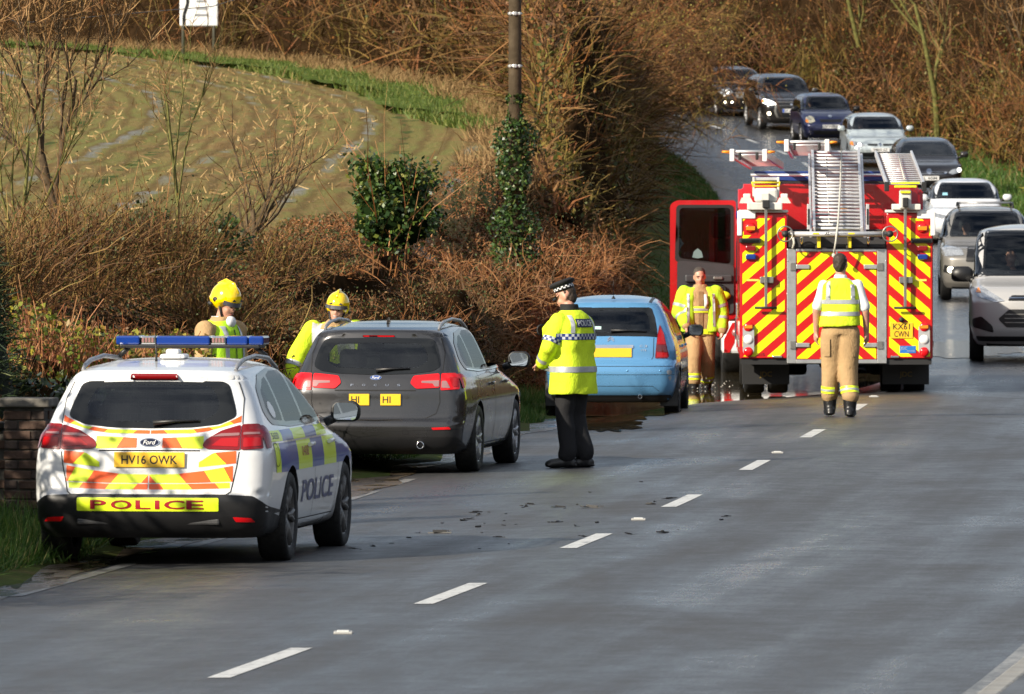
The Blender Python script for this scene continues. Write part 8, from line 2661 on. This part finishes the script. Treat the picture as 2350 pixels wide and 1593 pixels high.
# dark hatchback
loc, h, sl = place(252.0, 2.22, 4.4)
c, q = oncoming('dark_hatchback', 'dark plum hatchback with one bright headlamp beside the green verge', 'hatch', M_pdark, loc, h, dict(L=4.4, H=1.48, W=.905, cowl=1.15, roof0=2.15), slope=sl)
lamps(c, [(.50, .62), (.60, .70), (.86, .76), (.88, .66), (.62, .58)], drl=(.80, .69, .055))
c.decal('grille', rounded([(-.46, .60), (.46, .60), (.48, .655), (-.48, .655)], .02), 'front', M_chrome, off=.007, step=.05)
c.decal('grille_mesh', rounded([(-.40, .61), (.40, .61), (.42, .645), (-.42, .645)], .015), 'front', M_grille, off=.010, step=.05)
c.decal('badge', [(.07 * math.cos(t), .66 + .07 * math.sin(t)) for t in np.linspace(0, 2 * PI, 18, endpoint=False)], 'front', M_chrome, off=.014, step=.04)
c.decal('bumper_intake', rounded([(-.55, .30), (.55, .30), (.6, .40), (-.6, .40)], .03), 'front', M_grille, off=.006, step=.06)
fplate(c, .49, 'SL 60M'); finish(c, q, M_pdark); CARS.append((c, q, False))
# ice silver saloon
loc, h, sl = place(271.0, 2.0, 4.5)
c, q = oncoming('ice_silver_saloon', 'pale ice silver saloon with round mirrors in the middle of the queue', 'saloon', M_pice, loc, h, slope=sl)
lamps(c, [(.40, .60), (.52, .68), (.80, .74), (.84, .64), (.66, .56)], drl=(.58, .63, .05), amber=[(.74, .60), (.83, .63), (.81, .72), (.75, .70)])
for sd in (-1, 1): c.decal('grille', [(sd * .08, .60), (sd * .34, .61), (sd * .36, .655), (sd * .08, .66)][::sd], 'front', M_grille, off=.007, step=.05)
c.decal('badge', [(.0, .58), (.05, .635), (.0, .69), (-.05, .635)], 'front', M_chrome, off=.012, step=.04)
c.decal('bumper_intake', rounded([(-.6, .30), (.6, .30), (.62, .42), (-.62, .42)], .03), 'front', M_grille, off=.006, step=.06)
fplate(c, .49, 'YM02 EZ'); finish(c, q, M_pice); CARS.append((c, q, True))
# blue hatchback
loc, h, sl = place(285.5, 2.0, 3.62)
c, q = oncoming('small_blue_hatchback', 'small dark blue hatchback with oval headlamps in the queue', 'hatch', M_pnavy, loc, h, dict(L=3.62, H=1.50, W=.83, cowl=.88, roof0=1.6, hood=.98, nose=.62), slope=sl)
lamps(c, [(.46, .72), (.50, .84), (.60, .88), (.72, .82), (.74, .70), (.60, .66)], m=mat('yellowed lamp', (.48, .46, .36), .2, .2, coat=1), amber=[(.66, .68), (.735, .70), (.72, .78), (.66, .76)])
c.decal('grille', rounded([(-.30, .70), (.30, .70), (.34, .78), (-.34, .78)], .02), 'front', M_grille, off=.006, step=.05)
c.decal('badge', [(.06 * math.cos(t), .86 + .04 * math.sin(t)) for t in np.linspace(0, 2 * PI, 14, endpoint=False)], 'front', M_chrome, off=.010, step=.04)
c.decal('bumper_intake', rounded([(-.5, .34), (.5, .34), (.54, .46), (-.54, .46)], .03), 'front', M_grille, off=.006, step=.06)
fplate(c, .575, 'VX02'); finish(c, q, M_pnavy, mirror_m=M_trim); CARS.append((c, q, True))
# black off-roader
loc, h, sl = place(294.0, 2.0, 4.3)
c, q = oncoming('black_off_roader', 'black off roader with bold chrome edged grille near the bend', 'suv', M_pblack, loc, h, slope=sl)
lamps(c, [(.46, .80), (.52, .88), (.78, .96), (.85, .92), (.84, .84), (.70, .78)], amber=[(.78, .85), (.85, .86), (.84, .93), (.78, .93)], m=M_lampdip)
gp = rounded([(-.40, .42), (.40, .42), (.48, .60), (.44, .86), (-.44, .86), (-.48, .60)], .03)
c.decal('grille_frame', rounded([(-.46, .40), (.46, .40), (.54, .60), (.48, .89), (-.48, .89), (-.54, .60)], .03), 'front', M_steel, off=.006, step=.05)
c.decal('grille', gp, 'front', M_grille, off=.010, step=.05)
c.decal('badge', [(.0, .77), (.05, .80), (.0, .84), (-.05, .80)], 'front', M_chrome, off=.016, step=.04)
c.both('fog_lamp', [(.68 + .05 * math.cos(t), .53 + .05 * math.sin(t)) for t in np.linspace(0, 2 * PI, 14, endpoint=False)], 'front', M_lampon, off=.014, step=.03)
fp_ = fplate(c, .62, 'SX 60MK', .02)
MB().box((-.235, -.006, 0), (.045, .004, .105)).build('euro_band', mat('plate blue', (.02, .10, .55), .4), fp_)
finish(c, q, M_pblack, rim=M_alloy); CARS.append((c, q, True))
# black estate, last in sight
loc, h, sl = place(303.0, 2.15, 4.7)
c, q = oncoming('black_estate', 'black estate car last in the queue under the overhanging branches', 'saloon', M_pblack, loc, h, dict(L=4.7, H=1.50, W=.90, hood=.97, nose=.66), slope=sl)
lamps(c, [(.44, .74), (.50, .86), (.64, .88), (.86, .80), (.87, .70), (.66, .66)], drl=(.62, .77, .06))
c.decal('grille', rounded([(-.36, .60), (.36, .60), (.40, .78), (-.40, .78)], .03), 'front', M_steel, off=.006, step=.05)
for x in (.50, .70): c.both('running_lamp', [(x + .03 * math.cos(t), .46 + .03 * math.sin(t)) for t in np.linspace(0, 2 * PI, 10, endpoint=False)], 'front', M_lampon, off=.012, step=.03)
c.decal('bumper_intake', rounded([(-.6, .30), (.6, .30), (.65, .42), (-.65, .42)], .03), 'front', M_grille, off=.006, step=.06)
finish(c, q, M_pblack, rim=M_alloy); CARS.append((c, q, True))
# drivers: head, shoulders and arms behind the wheel (right-hand drive)
DL = ('driver in dark jacket at the wheel of the silver van', 'driver with raised hands at the wheel of the silver off roader', 'driver behind the windscreen of the white car', None, 'driver in red top inside the ice silver saloon', 'driver inside the small dark blue hatchback', 'bald driver inside the black off roader', 'driver inside the black estate under the branches')
L = Lump()
hm = head(L, (0, .02, .62), 1.0)
L.limb([(0, 0, .42), (0, .01, .56)], [.062, .058]); L.loft([((0, -.05, .0), .18, .12), ((0, -.03, .22), .19, .12), ((0, 0, .38), .19, .10), ((0, 0, .46), .08, .07)])
for sd in (-1, 1):
    L.limb([(sd * .19, 0, .37), (sd * .25, .18, .15), (sd * .13, .42, .22)], [.06, .05, .035]); hand(L, (sd * .13, .42, .22), (-sd * .2, .5, .6), (0, -1, .2), 1.0, 1.0, -sd)
proto = L.fuse('body', M_skin, None, .022, 1)
L = Lump(); L.loft([((0, -.05, .0), .20, .14), ((0, -.03, .22), .21, .14), ((0, 0, .38), .20, .12), ((0, 0, .45), .11, .10)])
for sd in (-1, 1): L.limb([(sd * .19, 0, .37), (sd * .25, .18, .15), (sd * .16, .36, .20)], [.08, .07, .055])
protoj = L.fuse('jacket', cloth('driver jacket', (.03, .03, .035)), None, .024, 2)
L = Lump(); L.ball((0, -.008, .66), .083, .098, .092); L.ball((0, -.03, .61), .074, .07, .08)
protoh = L.fuse('hair', M_hair, None, .02, 1)
jm = [protoj.data]
for col in ((.22, .02, .03), (.10, .11, .13), (.16, .13, .08)):
    me = protoj.data.copy(); me.materials.clear(); me.materials.append(cloth('driver top %d' % len(jm), col)); jm.append(me)
for i, (c, q, has) in enumerate(CARS):
    if not has: continue
    t = thing('person', DL[i], 'person', group='drivers waiting in the queue')
    t.matrix_world = Matrix.Translation(c.root.location) @ c.root.rotation_euler.to_matrix().to_4x4() @ Matrix.Translation((.37, q['yt'] - .22, q['ws'] - .46 + (.1 if i == 0 else 0)))
    link('body', proto.data, t); link('jacket', jm[(1 if i == 4 else 3 if i == 1 else i % 3)], t)
    if i != 6: link('hair', protoh.data, t)
for o in (proto, protoj, protoh): bpy.data.objects.remove(o)

# ================================================================== brick wall, sign, debris
wall = thing('brick_wall', 'low shaded brick garden wall with end pillar and coping at the left edge', 'wall', (-3.62, 74.3, gz(-3.7, 74.3) - .02), R(-8))
M_brick = mat('old brown brick', (0.060, 0.032, 0.020), .85, var=.5, vscale=7, bmp=.5, bscale=40)
M_brick2 = mat('dark brick', (0.038, 0.024, 0.018), .85, var=.5, vscale=7, bmp=.5, bscale=40)
M_mort = mat('mortar', (0.055, 0.05, 0.042), .95, var=.3, vscale=12)
M_cope = mat('coping stone', (0.11, 0.10, 0.085), .85, var=.4, vscale=6, bmp=.4, bscale=30)
bme = []
for L_ in (.215, .1025):
    b = MB(); b.box((0, 0, 0), (L_, .1025, .065), .006, seg=1); me = bpy.data.meshes.new('brick'); b.bm.to_mesh(me); b.bm.free(); bme.append(me)
rr = random.Random(3)
def brick(x, y, z, k, rot=0.0):
    me = bme[k].copy() if False else bme[k]
    o = bpy.data.objects.new('brick', me); COL.objects.link(o); o.parent = wall
    o.location = (x + rr.uniform(-.003, .003), y + rr.uniform(-.004, .004), z); o.rotation_euler = (rr.uniform(-.02, .02), rr.uniform(-.015, .015), rot + rr.uniform(-.012, .012))
    return o
bme[0].materials.append(M_brick); bme[1].materials.append(M_brick2)
MB().box((-.165, .165, .475), (.31, .31, .95), .0).build('mortar_core', M_mort, wall)
MB().box((-1.45, .2, .38), (2.3, .19, .76), .0).build('mortar_core', M_mort, wall)
for r_ in range(12):
    z = .04 + r_ * .077
    if r_ % 2 == 0:
        brick(-.10, .045, z, 0); brick(-.27, .045, z, 1)
        brick(-.045, .20, z, 0, PI / 2)
    else:
        brick(-.055, .045, z, 1); brick(-.222, .045, z, 0); brick(-.045, .26, z, 0, PI / 2); brick(-.045, .14, z, 1, PI / 2) if False else None
for r_ in range(10):
    z = .04 + r_ * .077
    for k in range(10):
        brick(-.44 - k * .226 - (.113 if r_ % 2 else 0), .145, z, 0)
MB().box((-.17, .16, .985), (.42, .42, .07), .015).build('coping', M_cope, wall)
MB().box((-1.5, .2, .80), (2.26, .30, .06), .012).build('coping', M_cope, wall)

sign = thing('road_sign', 'large white direction sign with black route line beyond the field hedge', 'sign', (-8.56, 262.0, gz(-8.56, 262.0)), R(2))
MB().box((0, 0, 2.05), (1.04, .04, 2.3), .03).build('sign_board', mat('white sign sheet', (.80, .81, .82), .5), sign)
for x in (-.42, .42): MB().tube([(x, .06, -.2), (x, .06, 3.0)], .05, 10).build('post', M_steel, sign)
b = MB()
path = [(-.40, .92), (-.40, 1.20), (-.30, 1.50), (-.30, 3.1)]
for i in range(3):
    (x0, z0), (x1, z1) = path[i], path[i + 1]
    t = Vector((x1 - x0, z1 - z0)).normalized(); nn = Vector((-t.y, t.x)) * .045
    b.poly([(x0 - nn.x, -.024, z0 - nn.y), (x0 + nn.x, -.024, z0 + nn.y), (x1 + nn.x, -.024, z1 + nn.y), (x1 - nn.x, -.024, z1 - nn.y)])
b.build('route_line', M_ink, sign)
for i, (z, w) in enumerate(((1.32, .32), (1.12, .28), (.92, .30), (.74, .36))):
    MB().box((.08, -.023, z + .45), (w, .002, .065)).build('place_name', mat('grey sign print', (.25, .26, .28), .6), sign)
# broken trim scattered on the road
M_deb = mat('black broken plastic', (0.010, 0.010, 0.011), .4)
rr = random.Random(17)
spots = [(-1.05, 72.6), (-.92, 73.1), (-1.2, 72.2)]
for k in range(40):
    d = rr.uniform(71.5, 81.5); x = -1.15 + (d - 72) * .11 + abs(rr.gauss(0, .75))
    spots.append((x, d))
for k in range(9):
    spots.append((rr.uniform(.2, 1.4), rr.uniform(74, 88)))
spots += [(5.02, 88.6), (4.88, 79.5), (4.2, 74.0), (5.25, 76.0), (1.75, 78.2), (1.68, 77.4), (-1.75, 70.9), (-1.62, 71.3)]
dm = []
for k in range(6):
    b = MB(); s_ = (.05, .035, .09, .06, .12, .04)[k]
    n = rr.randint(4, 6)
    pts = sorted([(rr.uniform(-s_, s_), rr.uniform(-s_ * .6, s_ * .6)) for _ in range(n)], key=lambda p: math.atan2(p[1], p[0]))
    b.prism(pts, 0, .010 + .012 * rr.random(), 'Z')
    if k % 2 == 0: b.box((0, 0, .018), (s_ * .9, .012, .022), .0)
    bmesh.ops.recalc_face_normals(b.bm, faces=b.bm.faces)
    me = bpy.data.meshes.new('debris_shard'); b.bm.to_mesh(me); b.bm.free(); me.materials.append(M_deb); dm.append(me)
for i, (x, d) in enumerate(spots):
    o = bpy.data.objects.new('debris_shard', dm[i % 6]); COL.objects.link(o)
    s_ = rr.uniform(.35, 1.05); o.scale = (s_, s_, s_ * rr.uniform(.35, .9))
    o.location = (x, d, rz(x, d) + .002); o.rotation_euler = (rr.uniform(-.15, .15), rr.uniform(-.1, .1), rr.uniform(0, 6.28))
    lab = 'black plastic shard lying alone on the empty right hand lane' if x > 4 else 'black shard beside the front wheel of the police car' if d < 73.5 and x < -.6 else 'black shard near the white centre line dashes' if x > float(CL(d)) - 1.0 else 'black shard in the scatter ahead of the police car' if d < 78 else 'black shard in the scatter towards the police officer'
    tag(o, lab, 'debris', 'plastic debris scattered on the road')
# splash round the wading firefighter
M_foam = mat('splash foam', (0.55, 0.54, 0.50), .25)
b = MB(); rr = random.Random(4)
for k in range(90):
    a = rr.uniform(0, 6.28); r_ = abs(rr.gauss(.16, .12))
    b.ball((2.40 + r_ * math.cos(a) * 1.6, 125.25 + r_ * math.sin(a), -.06 + abs(rr.gauss(0, .06))), rr.uniform(.004, .011), seg=6, rings=4)
sp_ = b.build('water_splash', M_foam); tag(sp_, 'drops of water splashing round the wading boots', 'splash', kind='stuff')
# fallen leaves on the footway and verge
n = 500
d = RNG.uniform(48, 75, n); re = RNG.uniform(.16, 1.2, n); x = CL(d) + WRIGHT(d) + re
V, F = leaf_quads(np.stack([x, d, road_z(np.minimum(x - CL(d), WRIGHT(d)), d) + .122], 1), RNG.uniform(.015, .04, n), flat=.85)
tag(veg('fallen_leaves', [(V, F)], M_brleaf), 'brown fallen leaves scattered on the right footway', 'leaves', kind='stuff')

# ================================================================== second fire engine behind the first, facing the camera
F2E = thing('second_fire_engine', 'second red fire engine facing the camera, mostly hidden behind the first', 'fire engine', (4.17, 134.5, rz(3.6, 136) + .02), R(1.0))
def sbox(name, x0, x1, y0, y1, z0, z1, m, bev=.0, parent=None):
    return fbox(name, x0, x1, y0, y1, z0, z1, m, bev, parent or F2E)
b = MB(); b.prism([(.10, .62), (2.4, .62), (2.4, 2.25), (.75, 2.25), (.45, 2.15), (.12, 1.4), (.06, 1.2)], -1.2, 1.2, 'X'); cb2 = b.build('cab', M_fred, F2E)
_b = bmesh.new(); _b.from_mesh(cb2.data); bmesh.ops.bevel(_b, geom=list(_b.edges), offset=.06, segments=3, affect='EDGES'); _b.to_mesh(cb2.data); _b.free()
sbox('body', -1.2, 1.2, 2.45, 5.4, .55, 2.2, M_fred, .03)
b = MB(); b.prism([(-1.08, 1.36), (1.08, 1.36), (1.0, 2.08), (-1.0, 2.08)], -.01, .02); ws2 = b.build('windscreen', M_frit, F2E); ws2.matrix_local = Matrix.Translation((0, .14, 1.45)) @ Matrix.Rotation(R(-17), 4, 'X') @ Matrix.Translation((0, -.06, -1.45))
bm2 = sbox('front_bumper', -1.22, 1.22, -.06, .5, .36, .82, M_white, .05)
for i in range(8):
    x0 = -1.3 + i * .36
    qd = clip_poly([(x0, .36), (x0 + .17, .36), (x0 + .40, .82), (x0 + .23, .82)], -1.2, 1.2, .38, .80)
    if len(qd) > 2: MB().poly([(p_[0], -.064, p_[1]) for p_ in qd]).build('bumper_stripe', M_frd, bm2, recalc=False)
for sd in (-1, 1):
    sbox('headlight', sd * 1.0 - .15, sd * 1.0 + .15, -.02, .12, .86, 1.08, M_headl, .03)
    sbox('indicator', sd * 1.155 - .05, sd * 1.155 + .05, -.03, .12, .87, 1.06, MATS['lit amber lamp'], .02)
    MB().lathe([(.0, -.09), (.05, -.085), (.06, -.06)], (sd * 1.03, 0, .66), 'Y', 20).build('fog_lamp', M_clear, F2E)
    for y in (1.35, 4.3): wheel(F2E, sd * 1.03, y, .46, .29, M_steel, sd, kind='disc', rim_r=.27)
    sbox('beacon', sd * .62 - .4, sd * .62 + .4, .9, 1.2, 2.25, 2.36, M_bluelens, .03)
    sbox('roof_lamp', sd * 1.05 - .06, sd * 1.05 + .06, .52, .6, 2.10, 2.18, M_clear, .015)
print('objects', len(bpy.data.objects))
